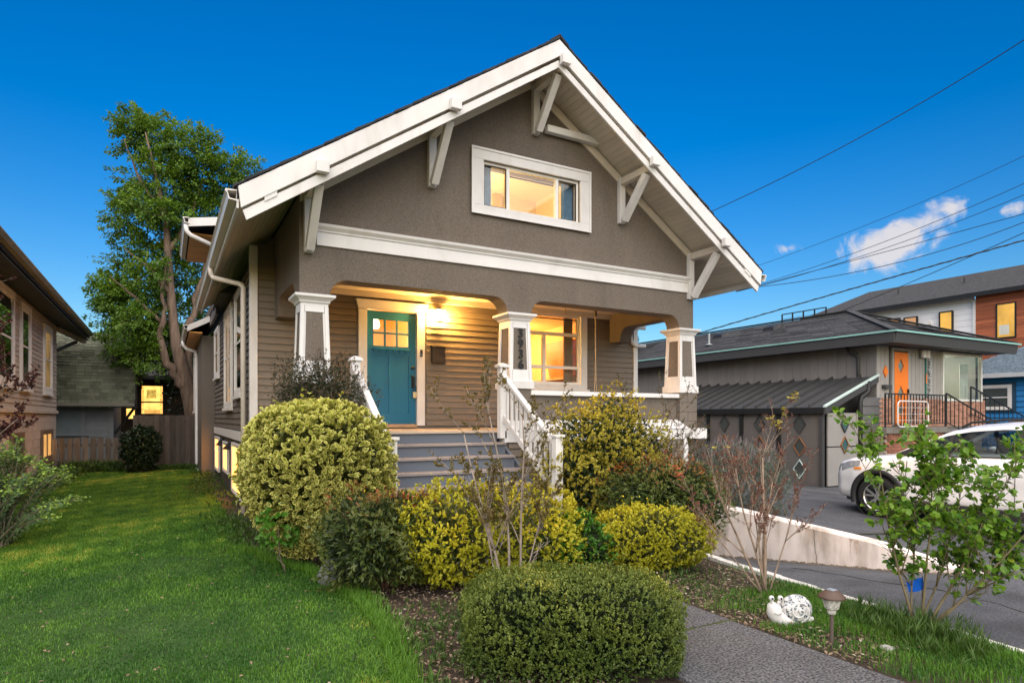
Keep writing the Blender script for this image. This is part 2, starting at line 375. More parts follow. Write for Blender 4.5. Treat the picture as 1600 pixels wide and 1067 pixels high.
# rear gable cut of the left slope behind the gutter end is covered by a plain upper side wall
# soffit boards between wall and barge, joined: narrow beadboard strips along Y
sb = MB()
for sgn, xe in ((-1, XE0), (1, XE1)):
    L = abs(xe - 5.135); n = int(L / .085)
    for i in range(n):
        xa = 5.135 + sgn * L * i / n + sgn * .002; xb = 5.135 + sgn * L * (i + 1) / n - sgn * .002
        y1 = YF + .01 if abs(xb - 5.135) < 3.57 else (16.4 if sgn < 0 else 24.2)
        za, zb = roof_top(xa) - .165, roof_top(xb) - .165
        sb.hexa([(xa, RAKE_Y + .03, za - .02), (xb, RAKE_Y + .03, zb - .02), (xb, y1, zb - .02), (xa, y1, za - .02)], [(xa, RAKE_Y + .03, za), (xb, RAKE_Y + .03, zb), (xb, y1, zb), (xa, y1, za)], tone=random.random())
sb.build('soffit_boards', M('soffit_board_paint', (.60, .54, .45), .55, .06, 3, tone=.07), H, kind='stuff')
# barge boards: wide upper one, slot, narrow lower one
def rake(name, dt, db, y0, y1, xe, cut=0):
    for sgn in (-1, 1):
        x1 = 5.135 + sgn * (5.135 - xe)
        p = [(5.135, roof_top(5.135) - dt), (x1, roof_top(x1) - dt), (x1 + sgn * cut, roof_top(x1) - db), (5.135, roof_top(5.135) - db)]
        MB().prism(p, [], y0, y1).build(name, WHITE, H, bevel=.004)
rake('barge_board', .02, .265, RAKE_Y - .03, RAKE_Y + .015, XE0 + .01, -.03)
rake('lower_barge_board', .315, .425, RAKE_Y - .005, RAKE_Y + .03, XE0 + .06, -.04)
# blocking that ties the two boards at the tail of each rake
for sgn in (-1, 1):
    xa, xb = 5.135 + sgn * 4.12, 5.135 + sgn * 3.98
    MB().prism([(xa, roof_top(xa) - .24), (xb, roof_top(xb) - .24), (xb, roof_top(xb) - .34), (xa, roof_top(xa) - .34)], [], RAKE_Y - .02, RAKE_Y + .02).build('barge_block', WHITE, H)
# rake frieze on the gable wall under the soffit
for sgn in (-1, 1):
    x1 = 5.135 + sgn * 3.57
    MB().prism([(5.135, soff(5.135) + .06), (x1, soff(x1) + .06), (x1, soff(x1) - .10), (5.135, soff(5.135) - .10)], [], YF - .03, YF - .001).build('rake_frieze', CREAM, H)
MB().box(5.38, 6.42, YF - .14, YF - .03, 6.20, 6.31).build('gable_stub_beam', WHITE, H, bevel=.006)
# knee braces with outlookers that end as blocks on the barge board
for bx, bz in [(1.67, 3.80), (3.43, 4.98), (5.21, 6.14), (6.95, 4.97), (8.58, 3.80)]:
    top = soff(bx) - .0
    wd = .115
    if abs(bx - 5.135) < .3: top = soff(5.135) - .03
    b = MB().box(bx - wd / 2, bx + wd / 2, YF - .085, YF - .001, bz, top)
    br = b.build('knee_brace', WHITE, H, bevel=.004)
    MB().box(bx - wd / 2 + .004, bx + wd / 2 - .004, RAKE_Y + .04, YF - .09, top - .125, top - .012).build('outlooker', CREAM, br, bevel=.004)
    MB().bar((bx, YF - .13, bz + .035), (bx, RAKE_Y + .13, top - .13), wd - .012, .11, up=(1, 0, 0)).build('diagonal', WHITE, br, bevel=.004)
    zb = roof_top(bx) - .285
    MB().box(bx - .075, bx + .075, RAKE_Y - .12, RAKE_Y - .032, zb - .055, zb + .085).build('outlooker_end', WHITE, br, bevel=.005)
# ---- eaves, gutters, downspouts on the left
def gutter(x, zt, y0, y1, name='gutter', s=-1):
    p = [(x, zt), (x + s * .115, zt), (x + s * .125, zt - .02), (x + s * .10, zt - .05), (x + s * .085, zt - .115), (x, zt - .125), (x, zt - .11), (x + s * .075, zt - .10), (x + s * .1, zt - .02), (x, zt - .012)]
    return MB().prism(p, [], y0, y1, 'y').build(name, GUTTER, H)
MB().box(XE0 - .005, XE0 + .02, RAKE_Y + .02, 16.38, 4.02, 4.21).build('fascia', WHITE, H)
gutter(XE0 - .006, 4.215, RAKE_Y - .02, 16.4)
gutter(XE1 + .006, 4.215, RAKE_Y - .02, 24.3, s=1)
MB().box(XE1 - .02, XE1 + .005, RAKE_Y + .02, 24.3, 4.02, 4.21).build('fascia', WHITE, H)
DS = M('downspout_paint', (.60, .55, .48), .45, .06, 3)
MB().tube([(.66, 11.6, 4.12), (.66, 11.6, 4.0), (.69, 11.58, 3.93), (1.07, 11.25, 3.80), (1.12, 11.2, 3.74), (1.12, 11.2, 3.5), (1.12, 11.2, .02)], .042, 8).build('downspout', DS, H, smooth=True)
MB().tube([(9.32, 10.79, 3.58), (9.02, 10.79, 3.58), (8.94, 10.79, 3.56), (8.91, 10.79, 3.48), (8.92, 10.79, 3.32), (8.97, 10.79, 3.22), (9.06, 10.79, 3.18), (9.32, 10.79, 3.18)], .045, 8).build('downspout_offset', WHITE, H, smooth=True)
# upper side dormer with its own eave
ORW = M('warm_lit_soffit', (.80, .40, .11), .5, .1, 3, stretch=(1, 6, 1), tone=.1)  # warm window light on the wood soffit put into this bright orange
DM = MB().box(1.0, 3.2, 14.7, 17.2, 4.25, 5.45).build('dormer', SIDING2, H)
MB().hexa([(.42, 14.3, 5.52), (3.0, 14.3, 6.0), (3.0, 17.6, 6.0), (.42, 17.6, 5.52)], [(.42, 14.3, 5.64), (3.0, 14.3, 6.12), (3.0, 17.6, 6.12), (.42, 17.6, 5.64)]).build('dormer_roof', SHING, DM)
MB().hexa([(.40, 14.27, 5.46), (2.6, 14.27, 5.86), (2.6, 14.295, 5.86), (.40, 14.295, 5.46)], [(.40, 14.27, 5.63), (2.6, 14.27, 6.03), (2.6, 14.295, 6.03), (.40, 14.295, 5.63)]).build('dormer_fascia', WHITE, DM)
for i in range(9): MB().box(.45, 1.3, 14.75 + i * .3, 15.04 + i * .3, 5.44, 5.47).build('dormer_soffit_board', ORW, DM)
g = gutter(.42, 5.64, 14.25, 17.6, 'dormer_gutter'); g.parent = DM
MB().tube([(.36, 14.32, 5.5), (.37, 14.32, 5.38), (.44, 14.32, 5.30), (.85, 14.32, 5.14)], .045, 8).build('dormer_downspout', WHITE, DM, smooth=True)
# rear side bay with a small shed roof
BY = MB().box(.86, XL + .02, 19.2, 23.6, -.2, 3.85).build('side_bay', SIDING2, H)
MB().hexa([(.52, 18.75, 3.93), (1.25, 18.75, 4.33), (1.25, 24, 4.33), (.52, 24, 3.93)], [(.52, 18.75, 4.05), (1.25, 18.75, 4.45), (1.25, 24, 4.45), (.52, 24, 4.05)]).build('bay_roof', SHING, BY)
MB().hexa([(.50, 18.72, 3.88), (1.2, 18.72, 4.26), (1.2, 18.745, 4.26), (.50, 18.745, 3.88)], [(.50, 18.72, 4.04), (1.2, 18.72, 4.42), (1.2, 18.745, 4.42), (.50, 18.745, 4.04)]).build('bay_fascia', WHITE, BY)
for i in range(6): MB().box(.55 , .86, 18.8 + i * .8, 19.58 + i * .8, 3.86, 3.89).build('bay_soffit_board', ORW, BY)
g = gutter(.52, 4.05, 18.7, 24, 'bay_gutter'); g.parent = BY
MB().tube([(.46, 21.6, 3.93), (.47, 21.6, 3.8), (.55, 21.6, 3.7), (.80, 21.6, 3.62), (.83, 21.6, 3.5), (.83, 21.6, .15), (.80, 21.4, .05), (.98, 20.4, -.02)], .05, 8).build('bay_downspout', WHITE, BY, smooth=True)
# upper side wall under the rear roof
MB().box(1.04, 1.10, 16.45, 23.9, 4.06, 4.6).build('upper_side_wall', SIDING2, H)

# ---- windows
def frame_mb(b, u0, u1, z0, z1, cw, ch, f):
    """four members of a frame in the wall plane; f(u0,u1,z0,z1) adds one"""
    f(b, u0, u1, z1 - ch, z1); f(b, u0, u1, z0, z0 + ch); f(b, u0, u0 + cw, z0 + ch, z1 - ch); f(b, u1 - cw, u1, z0 + ch, z1 - ch)
def side_window(parent, x, sg, y0, y1, z0, z1, inner, glass=GLASSD, cas=.09, name='window', meet=True, mull=0, casmat=WHITE, sill=True):
    """window on a wall facing +-X (sg): casing, sash, pane, and the blind behind the pane"""
    def mem(b, a, c, d, e, dx0=0., dx1=.05): b.box(min(x + sg * dx0, x + sg * dx1), max(x + sg * dx0, x + sg * dx1), a, c, d, e)
    b = MB(); frame_mb(b, y0, y1, z0, z1, cas, cas, mem); fr = b.build(name, casmat, parent, bevel=.003)
    s = MB(); yi0, yi1, zi0, zi1 = y0 + cas, y1 - cas, z0 + cas, z1 - cas
    frame_mb(s, yi0, yi1, zi0, zi1, .035, .035, lambda b, a, c, d, e: mem(b, a, c, d, e, .004, .038))
    zm = (zi0 + zi1) / 2
    if meet: mem(s, yi0 + .035, yi1 - .035, zm - .02, zm + .02, .004, .036)
    for k in range(mull): ym = lerp(yi0, yi1, (k + 1) / (mull + 1)); mem(s, ym - .02, ym + .02, zi0 + .035, zi1 - .035, .005, .034)
    s.build('sash', casmat, fr)
    MB().box(min(x + sg * .022, x + sg * .026), max(x + sg * .022, x + sg * .026), yi0 + .03, yi1 - .03, zi0 + .03, zi1 - .03).build('pane', glass, fr)
    MB().box(min(x + sg * .006, x + sg * .010), max(x + sg * .006, x + sg * .010), yi0 + .03, yi1 - .03, zi0 + .03, zi1 - .03).build('blind', inner, fr)
    if sill: MB().box(min(x, x + sg * .08), max(x, x + sg * .08), y0 - .03, y1 + .03, z0 - .06, z0 - .002).build('sill', casmat, fr)
    return fr
DIM = M('dim_room', (.10, .085, .07), .7)
DARKB = M('grey_blind', (.22, .24, .26), .6)
side_window(H, XL + .005, -1, 11.72, 13.05, 2.0, 3.92, DARKB, cas=.1)
side_window(H, XL + .005, -1, 13.80, 15.45, 1.80, 3.92, EM('side_window_glow', (1, .60, .28), .17, .5, 3), glass=GLASSL, cas=.1, mull=1)
side_window(H, XL + .005, -1, 17.3, 18.7, 2.63, 3.9, EM('side_window_glow_low', (1, .62, .3), .10, .3, 3), glass=GLASSL, cas=.1)
side_window(H, .855, -1, 21.9, 23.3, 1.8, 3.7, EM('side_window_glow', (1, .62, .3), .45, .3, 3), cas=.1)
side_window(H, XL + .035, -1, 12.25, 14.0, .10, 1.10, EM('basement_glow', (1.0, .38, .06), 5.5, .25, 2), glass=GLASSL, cas=.045, meet=False, mull=1, sill=False)
side_window(H, XL + .035, -1, 15.0, 16.25, .35, 1.05, EM('basement_glow', (1.0, .38, .06), 5.5, .25, 2), glass=GLASSL, cas=.045, meet=False, sill=False)
side_window(H, XL + .035, -1, 17.6, 18.95, .2, 1.10, EM('basement_glow', (1.0, .38, .06), 5.5, .25, 2), glass=GLASSL, cas=.045, meet=False, sill=False)
for yv in (14.55, 16.7):
    MB().add([(XL + .03, yv - .2, 1.12), (XL + .03, yv + .2, 1.12), (XL + .03, yv - .2, .92), (XL + .03, yv + .2, .92), (XL - .12, yv - .2, .93), (XL - .12, yv + .2, .93)], [(0, 1, 5, 4), (0, 4, 2), (1, 3, 5), (2, 4, 5, 3)]).build('vent_hood', BLACK, H)

def front_frame(b, x0, x1, z0, z1, cw, ct, cb, y0, y1):
    b.box(x0, x1, y0, y1, z1 - ct, z1); b.box(x0, x1, y0, y1, z0, z0 + cb); b.box(x0, x0 + cw, y0, y1, z0 + cb, z1 - ct); b.box(x1 - cw, x1, y0, y1, z0 + cb, z1 - ct)
# attic slider
b = MB(); front_frame(b, 4.09, 6.28, 4.735, 5.72, .19, .16, .125, YF - .045, YF - .001)
ATT = b.build('attic_window', WHITE, H, bevel=.006)
b = MB(); front_frame(b, 4.07, 6.30, 4.715, 5.74, .035, .035, .03, YF - .06, YF - .0455); b.build('backband', WHITE, ATT, bevel=.004)
VIN = M('vinyl_sash', (.74, .73, .70), .4, .03)
b = MB(); front_frame(b, AW[0], AW[1], AW[2], AW[3], .035, .04, .035, YF + .02, YF + .10)
b.box(4.71, 4.765, YF + .02, YF + .09, AW[2] + .035, AW[3] - .04); b.box(5.63, 5.685, YF + .02, YF + .09, AW[2] + .035, AW[3] - .04); b.build('sash', VIN, ATT)
for (x0, x1) in [(4.315, 4.71), (5.685, 6.045)]:
    b = MB(); front_frame(b, x0, x1, AW[2] + .036, AW[3] - .041, .012, .014, .012, YF + .03, YF + .06); b.build('screen_frame', BRONZE, ATT)
MB().box(AW[0] + .03, AW[1] - .03, YF + .062, YF + .066, AW[2] + .03, AW[3] - .03).build('pane', GLASSM, ATT)
MB().box(4.75, 5.65, YF + .115, YF + .135, 5.44, 5.46).build('curtain_rod', BRONZE, ATT)
def curtain(x0, x1, y, z0, z1, mat, parent, amp=.03, folds=5):
    n = folds * 8; vs = []; fs = []
    for i in range(n + 1):
        t = i / n; x = lerp(x0, x1, t); yy = y + amp * math.sin(t * folds * 2 * math.pi)
        vs += [(x, yy, z0), (x, yy, z1)]
    fs = [(2 * i, 2 * i + 2, 2 * i + 3, 2 * i + 1) for i in range(n)]
    return MB().add(vs, fs).build('curtain', mat, parent, smooth=True)
BLUEC = M('blue_curtain', (.20, .30, .38), .8, .25, 9)
curtain(4.29, 4.52, YF + .2, 4.80, 5.62, BLUEC, ATT); curtain(5.86, 6.07, YF + .2, 4.80, 5.62, BLUEC, ATT)
YELC = M('cream_interior_wall', (.80, .70, .50), .8, .04)
def room(parent, x0, x1, y0, y1, z0, z1, mat, name='room'):
    return MB().box(x0 - .05, x0, y0, y1, z0, z1).box(x1, x1 + .05, y0, y1, z0, z1).box(x0 - .05, x1 + .05, y1, y1 + .05, z0 - .05, z1 + .05).box(x0 - .05, x1 + .05, y0, y1, z1, z1 + .05).box(x0 - .05, x1 + .05, y0, y1, z0 - .05, z0).build(name, mat, parent)
room(ATT, 3.9, 6.5, YF + .34, 10.80, 4.3, 5.9, YELC)
MB().box(5.52, 5.66, 10.7, 10.79, 4.3, 5.9).build('wall_pilaster', M('ochre_paint', (.62, .42, .08), .7), ATT)
def lamp(name, loc, energy, col, size=.08):
    d = bpy.data.lights.new(name, 'POINT'); d.energy = energy; d.color = col; d.shadow_soft_size = size
    o = bpy.data.objects.new(name, d); COL.objects.link(o); o.location = loc; return o
WARM = (1.0, .56, .20)
lamp('attic_room_lamp', (4.5, 9.7, 5.0), 40, (1.0, .70, .36), .15)
# parlour window behind the porch
b = MB(); front_frame(b, 5.82, 7.78, 2.18, 3.79, .16, .07, .10, YW - .05, YW + .02); PW = b.build('parlour_window', WHITE, H, bevel=.004)
MB().box(5.78, 7.82, YW - .09, YW - .02, 2.11, 2.178).build('sill', WHITE, PW, bevel=.004)
b = MB(); front_frame(b, 5.98, 7.62, 2.28, 3.72, .05, .05, .05, YW, YW + .06)
b.box(6.03, 7.57, YW, YW + .06, 3.28, 3.345); b.box(6.03, 7.57, YW + .002, YW + .062, 2.60, 2.66); b.box(6.71, 6.78, YW + .001, YW + .061, 2.33, 3.28); b.build('sash', VIN, PW)
MB().box(6.0, 7.6, YW + .03, YW + .034, 2.3, 3.7).build('pane', GLASSM, PW)
INT = M('warm_interior_wall', (.80, .62, .34), .8, .05)
room(PW, 4.9, 8.85, YW + .16, 15.2, 1.42, 3.92, INT)
curtain(7.36, 7.58, YW + .22, 2.2, 3.75, M('grey_curtain', (.40, .33, .27), .8, .1, 9), PW, .025, 6)
MB().tube([(5.9, YW + .2, 3.66), (7.66, YW + .2, 3.66)], .012, 8).build('curtain_rod', BRONZE, PW)
BRICK = M('fireplace_brick', (.55, .25, .10), .85, .2, 6, objrand=.25, tone=.3)
fb = MB()
for r in range(12):
    for c in range(8):
        y = 12.2 + c * .205 + (r % 2) * .1; fb.box(8.30 - random.uniform(0, .012), 8.45, y, y + .19, 1.5 + r * .082, 1.5 + r * .082 + .07)
fb.build('fireplace_bricks', BRICK, PW, kind='stuff')
MB().box(8.36, 8.84, 12.2, 13.9, 1.43, 2.49).build('fireplace', M('mortar', (.4, .33, .25), .9), PW)
MB().hexa([(8.42, 12.5, 2.56), (8.83, 12.5, 2.56), (8.83, 13.3, 2.56), (8.42, 13.3, 2.56)], [(8.36, 12.3, 3.45), (8.83, 12.3, 3.45), (8.83, 13.55, 3.45), (8.36, 13.55, 3.45)]).build('chimney_hood', M('copper_hood', (.62, .27, .08), .45, .2, 4), PW)
MB().box(8.24, 8.84, 12.15, 13.95, 2.501, 2.55).build('mantel', CREAM, PW)
MB().box(6.7, 7.0, 15.12, 15.19, 2.3, 3.5).build('mirror', M('mirror', (.5, .5, .52), .08, 0, metal=1), PW)
MB().lathe([(.02, 0), (.16, .01), (.17, .03), (.02, .06)], (6.2, 15.12, 3.0), 20, 'y').build('wall_clock', BRONZE, PW)
lamp('parlour_lamp', (7.5, 14.1, 3.45), 95, WARM, .18)
# ---- front door
b = MB(); b.box(2.93, 3.08, YW - .05, YW + .02, 1.45, 3.49); b.box(4.0, 4.15, YW - .05, YW + .02, 1.45, 3.49)
b.hexa([(2.93, YW - .055, 3.495), (4.15, YW - .055, 3.495), (4.15, YW + .02, 3.495), (2.93, YW + .02, 3.495)], [(2.87, YW - .10, 3.655), (4.21, YW - .10, 3.655), (4.21, YW + .02, 3.655), (2.87, YW + .02, 3.655)])
DC = b.build('door_casing', WHITE, H, bevel=.004)
MB().box(3.08, 4.0, YW - .06, YW + .1, 1.42, 1.47).build('door_sill', M('oak_sill', (.35, .24, .14), .5), H)
dz0, dz1 = 1.475, 3.485
px = [3.21, 3.42, 3.64, 3.85]
holes = [[(px[i] + (.015 if i else 0), z0), (px[i + 1] - .015 if i < 2 else px[i + 1], z0), (px[i + 1] - .015 if i < 2 else px[i + 1], z1), (px[i] + (.015 if i else 0), z1)] for i in range(3) for z0, z1 in ((2.87, 3.085), (3.115, 3.335))]
ph = [[(3.21, 1.66), (3.49, 1.66), (3.49, 2.70), (3.21, 2.70)], [(3.58, 1.66), (3.86, 1.66), (3.86, 2.70), (3.58, 2.70)]]
DOOR = MB().prism([(3.085, dz0), (3.995, dz0), (3.995, dz1), (3.085, dz1)], holes + ph, YW + .01, YW + .055).build('front_door', TEAL, H, bevel=.003)
for q in ph: MB().box(q[0][0], q[1][0], YW + .028, YW + .05, q[0][1], q[2][1]).build('panel', TEAL, DOOR)
for q in holes: MB().box(q[0][0], q[1][0], YW + .03, YW + .034, q[0][1], q[2][1]).build('pane', GLASSM, DOOR)
MB().box(3.18, 3.88, YW - .035, YW + .009, 2.80, 2.835).build('shelf', TEAL, DOOR, bevel=.003)
for i in range(6): MB().box(3.215 + i * .115, 3.275 + i * .115, YW - .02, YW + .009, 2.75, 2.799).build('dentil', TEAL, DOOR)
b = MB().lathe([(.0, -.022), (.03, -.02), (.034, 0), (.034, .03), (.0, .031)], (3.935, YW - .005, 2.50), 14, 'y'); b.build('deadbolt', BLACK, DOOR, smooth=True)
MB().box(3.91, 3.96, YW - .015, YW + .009, 2.13, 2.36).tube([(3.935, YW - .02, 2.33), (3.935, YW - .075, 2.31), (3.935, YW - .075, 2.19), (3.935, YW - .02, 2.16)], .011, 8).tube([(3.935, YW - .015, 2.34), (3.935, YW - .06, 2.345), (3.88, YW - .06, 2.345)], .012, 8).build('handle', BLACK, DOOR)
LB = MB().box(3.915, 3.985, YW - .085, YW - .045, 1.95, 2.06).build('lockbox', M('brass_lockbox', (.62, .50, .30), .35, .1, metal=.6), None, bevel=.006)
MB().tube([(3.925, YW - .065, 2.06), (3.925, YW - .065, 2.16), (3.95, YW - .065, 2.19), (3.975, YW - .065, 2.16), (3.975, YW - .065, 2.06)], .007, 8).build('shackle', BLACK, LB)
tag(LB, 'small brass lockbox hanging from the handle of the teal door', 'lockbox')
room(DOOR, 2.6, 4.6, YW + .16, 14.5, 1.42, 3.95, INT, 'hallway')
pl = MB().tube([(3.55, 12.4, 3.94), (3.55, 12.4, 3.50)], .01, 6).build('pendant_cord', BLACK, DOOR)
MB().lathe([(.02, .14), (.07, .12), (.10, 0), (.08, -.06), (.0, -.07)], (3.53, 11.9, 3.38), 16).build('pendant_globe', EM('pendant_glow', (1, .80, .45), 9), DOOR, smooth=True)
lamp('hallway_lamp', (3.53, 12.6, 3.2), 48, WARM, .12)
# ---- porch floor, ceiling
MB().box(1.56, 8.69, 8.62, YW - .03, 1.27, 1.385).build('porch_floor', DECK, H)
fb = MB(); x = 1.6
for i in range(60): fb.box(1.58 + i * .1183, 1.58 + i * .1183 + .114, 8.56, YW - .025, 1.3855, 1.40)
fb.build('floor_boards', DECK, H, kind='stuff')
MB().box(1.86, 8.39, YF + .33, YW - .03, 3.80, 3.86).build('porch_ceiling', CREAM, H)
b = MB(); b.box(1.87, 8.38, YW - .075, YW - .026, 3.70, 3.798); b.build('ceiling_trim', CREAM, H)
# ---- columns on piers
def column(cx, y, number=None):
    c = MB().hexa([(cx - .190, y - .190, 2.16), (cx + .190, y - .190, 2.16), (cx + .190, y + .190, 2.16), (cx - .190, y + .190, 2.16)], [(cx - .162, y - .162, 3.12), (cx + .162, y - .162, 3.12), (cx + .162, y + .162, 3.12), (cx - .162, y + .162, 3.12)]).build('column_core', WHITE, H)
    c.name = 'column'
    def wz(z): return lerp(.190, .162, (z - 2.16) / .96)
    for nx, ny in ((0, -1), (-1, 0), (1, 0)):
        z0, z1 = 2.36, 3.02; b = MB(); q = []
        for z in (z0, z1):
            for s in (-1, 1):
                h = wz(z) + .006; a = (wz(z) - .058) * s
                q.append((cx + (a if ny else nx * h), y + (ny * h if ny else a), z))
        q2 = [(p[0] - nx * .02, p[1] - ny * .02, p[2]) for p in q]
        b.hexa([q2[0], q2[1], q[1], q[0]], [q2[2], q2[3], q[3], q[2]]); b.build('stucco_panel', STUCCO, c)
        # stiles and rails round the panel stand proud
        b = MB()
        for s in (-1, 1):
            pts = []
            for z in (2.18, 3.10):
                for (e, d) in ((.0, .0), (.050, .0)):
                    for dep in (.0, .018):
                        h = wz(z) + dep + .001; a = s * (wz(z) + .0195 - e) if not d else 0
                        pts.append((cx + (a if ny else nx * h), y + (ny * h if ny else a), z))
            b.hexa([pts[0], pts[1], pts[3], pts[2]], [pts[4], pts[5], pts[7], pts[6]])
        for (z0, z1) in ((2.18, 2.36), (3.02, 3.10)):
            pts = []
            for z in (z0, z1):
                for s in (-1, 1):
                    for dep in (0, .0165):
                        h = wz(z) + dep + .001; a = s * (wz(z) - .038); pts.append((cx + (a if ny else nx * h), y + (ny * h if ny else a), z))
            b.hexa([pts[0], pts[1], pts[3], pts[2]], [pts[4], pts[5], pts[7], pts[6]])
        b.build('panel_frame', WHITE, c)
    b = MB().box(cx - .235, cx + .235, y - .235, y + .235, 2.055, 2.18); b.build('column_base', WHITE, c, bevel=.006)
    b = MB(); b.box(cx - .18, cx + .18, y - .18, y + .18, 3.10, 3.13)
    prof = [(.18, 3.13), (.20, 3.145), (.205, 3.165), (.235, 3.195), (.245, 3.20), (.265, 3.215), (.265, 3.249)]
    for (h0, z0), (h1, z1) in zip(prof, prof[1:]):
        b.hexa([(cx - h0, y - h0, z0), (cx + h0, y - h0, z0), (cx + h0, y + h0, z0), (cx - h0, y + h0, z0)], [(cx - h1, y - h1, z1), (cx + h1, y - h1, z1), (cx + h1, y + h1, z1), (cx - h1, y + h1, z1)])
    b.build('capital', WHITE, c)
    return c
col1 = column(1.755, YF + .165); col2 = column(4.935, YF + .165); col3 = column(8.525, YF + .165)
def text(s, size, depth, mat, parent, loc, rot, name):
    cu = bpy.data.curves.new(name, 'FONT'); cu.body = s; cu.size = size; cu.extrude = depth; cu.align_x = 'CENTER'; cu.align_y = 'CENTER'; cu.offset = size * .02
    o = bpy.data.objects.new(name, cu); COL.objects.link(o); o.parent = parent
    dg = bpy.context.evaluated_depsgraph_get(); me = bpy.data.meshes.new_from_object(o.evaluated_get(dg)); bpy.data.objects.remove(o)
    me.materials.clear(); me.materials.append(mat); p = bpy.data.objects.new(name, me); COL.objects.link(p); p.parent = parent
    p.location = Vector(loc) - origin(parent); p.rotation_euler = rot; return p
for i, d in enumerate('3936'):
    z = 2.93 - i * .165; text(d, .195, .008, BLACK, col2, (4.935, YF - .03 - .012 + (3.12 - z) * -.029 + .012, z), (R(90), 0, 0), 'house_number')
for cx in (1.755, 4.935):
    MB().box(cx - .2, cx + .2, YF - .035, YF + .365, 1.30, 2.05).build('pier', STUCCO, H)
blk = unit('pier_block', BLOCK, lambda b: b.box(0, 1, 0, 1, 0, 1))
for k in range(15):
    z = 2.05 - .172 * (k + 1)
    if k % 2: piece('pier_block', blk, H, (8.30, YF - .06, z), (.425, .42, .166))
    else:
        piece('pier_block', blk, H, (8.30, YF - .057, z), (.20, .42, .166)); piece('pier_block', blk, H, (8.503, YF - .062, z), (.222, .42, .166))
# porch rail wall
MB().box(5.14, 8.29, YF + .02, YF + .16, 1.40, 1.955).build('porch_wall', STUCCO, H)
MB().box(5.12, 8.29, YF - .06, YF + .22, 1.956, 2.03).build('porch_wall_cap', WHITE, H, bevel=.008)
MB().box(8.60, 8.70, YF + .365, YW - .05, 1.3, 1.955).build('porch_wall', STUCCO, H)
MB().box(8.54, 8.75, YF + .365, YW - .05, 1.956, 2.03).build('porch_wall_cap', WHITE, H, bevel=.008)
# lower storey under the right bay: garage front with trimmed band
MB().box(4.52, 8.50, 8.42, 8.60, 1.215, 1.40).build('lower_band', WHITE, H, bevel=.006)
MB().box(8.501, 8.74, 8.40, 8.62, 1.212, 1.403).build('lower_band', WHITE, H, bevel=.006)
MB().hexa([(4.7, 8.40, 1.404), (8.28, 8.40, 1.404), (8.28, 8.66, 1.404), (4.7, 8.66, 1.404)], [(4.7, 8.42, 1.425), (8.28, 8.42, 1.425), (8.28, 8.68, 1.56), (4.7, 8.68, 1.56)]).build('band_flashing', WHITE, H)
z = -.75
while z < 1.15:
    piece('siding_board', cf, H, (4.6, 8.46, z), (3.66, 1, .125)); z += .125
MB().box(4.55, 8.29, 8.462, 8.6, -1, 1.21).build('garage_front_wall', SIDING2, H)
MB().box(8.19, 8.285, 8.41, 8.50, -.9, 1.212).build('corner_board', WHITE, H, bevel=.004)
b = MB(); b.box(5.35, 7.30, 8.36, 8.43, .78, 1.02); b.box(7.16, 7.27, 8.38, 8.43, -.9, .779); b.box(5.38, 5.49, 8.38, 8.43, -.9, .779); b.hexa([(5.3, 8.33, 1.021), (7.35, 8.33, 1.021), (7.35, 8.43, 1.021), (5.3, 8.43, 1.021)], [(5.24, 8.29, 1.11), (7.41, 8.29, 1.11), (7.41, 8.43, 1.11), (5.24, 8.43, 1.11)])
b.build('garage_door_trim', WHITE, H, bevel=.004)
MB().box(5.49, 7.16, 8.39, 8.42, -.9, .778).build('garage_door', M('garage_door_paint', (.20, .17, .14), .6), H)
# ---- stairs
RISE, RUN, NST = .174, .28, 7
SX0, SX1 = 2.27, 4.47
for k in range(0, 8):
    y = 8.55 - k * RUN; z = 1.40 - k * RISE
    MB().box(SX0 + .02, SX1 - .02, y + .005, y + .025, z - RISE + .001, z - .036).build('riser', STEP, H)
    if k: MB().box(SX0 + .02, SX1 - .02, y - .028, y + RUN + .004, z - .035, z).build('tread', M('lamplit_tread_paint', (.24, .21, .20), .55, .15, 4, dirt=(.14, .14, .15), dirtscale=3), H, bevel=.004)  # treads lighter than risers: warm lamp light put into their colour
MB().box(SX0 + .02, SX1 - .02, 8.52, 8.61, 1.365, 1.40).build('deck_nosing', DECK, H, bevel=.004)
def st_z(y): return 1.40 - (8.55 - y) / RUN * RISE
def stair_rail(x):
    r = MB()
    r.box(x - .055, x + .055, 8.42, 8.53, 1.28, 2.36); r.box(x - .085, x + .085, 8.39, 8.56, 2.361, 2.40)
    r.hexa([(x - .075, 8.40, 2.401), (x + .075, 8.40, 2.401), (x + .075, 8.55, 2.401), (x - .075, 8.55, 2.401)], [(x - .02, 8.455, 2.43), (x + .02, 8.455, 2.43), (x + .02, 8.495, 2.43), (x - .02, 8.495, 2.43)])
    n = r.build('newel', WHITE, H, bevel=.004)
    yb = 6.93; MB().box(x - .055, x + .055, yb - .055, yb + .055, 0, 1.34).box(x - .075, x + .075, yb - .075, yb + .075, 1.341, 1.375).build('newel', WHITE, H, bevel=.004)
    a, c = (x, 8.42, 2.23), (x, yb + .055, 1.26)
    hr = MB().bar(a, c, .085, .05).build('handrail', WHITE, H, bevel=.006)
    MB().bar((x, 8.42, 1.60), (x, yb + .055, .63), .05, .09).build('bottom_rail', WHITE, H, bevel=.004)
    for i in range(10):
        y = lerp(8.30, 7.08, i / 9); t = (8.42 - y) / (8.42 - yb - .055); zt = 2.23 - .97 * t
        MB().box(x - .018, x + .018, y - .018, y + .018, zt - .60, zt - .028).build('baluster', WHITE, H)
    MB().prism([(8.55, 1.25), (8.55, 1.02), (6.75, -.05), (6.6, -.05), (6.6, .2)], [], x - .02, x + .02, 'x').build('stringer', STEP, H)
stair_rail(2.25); stair_rail(4.50)
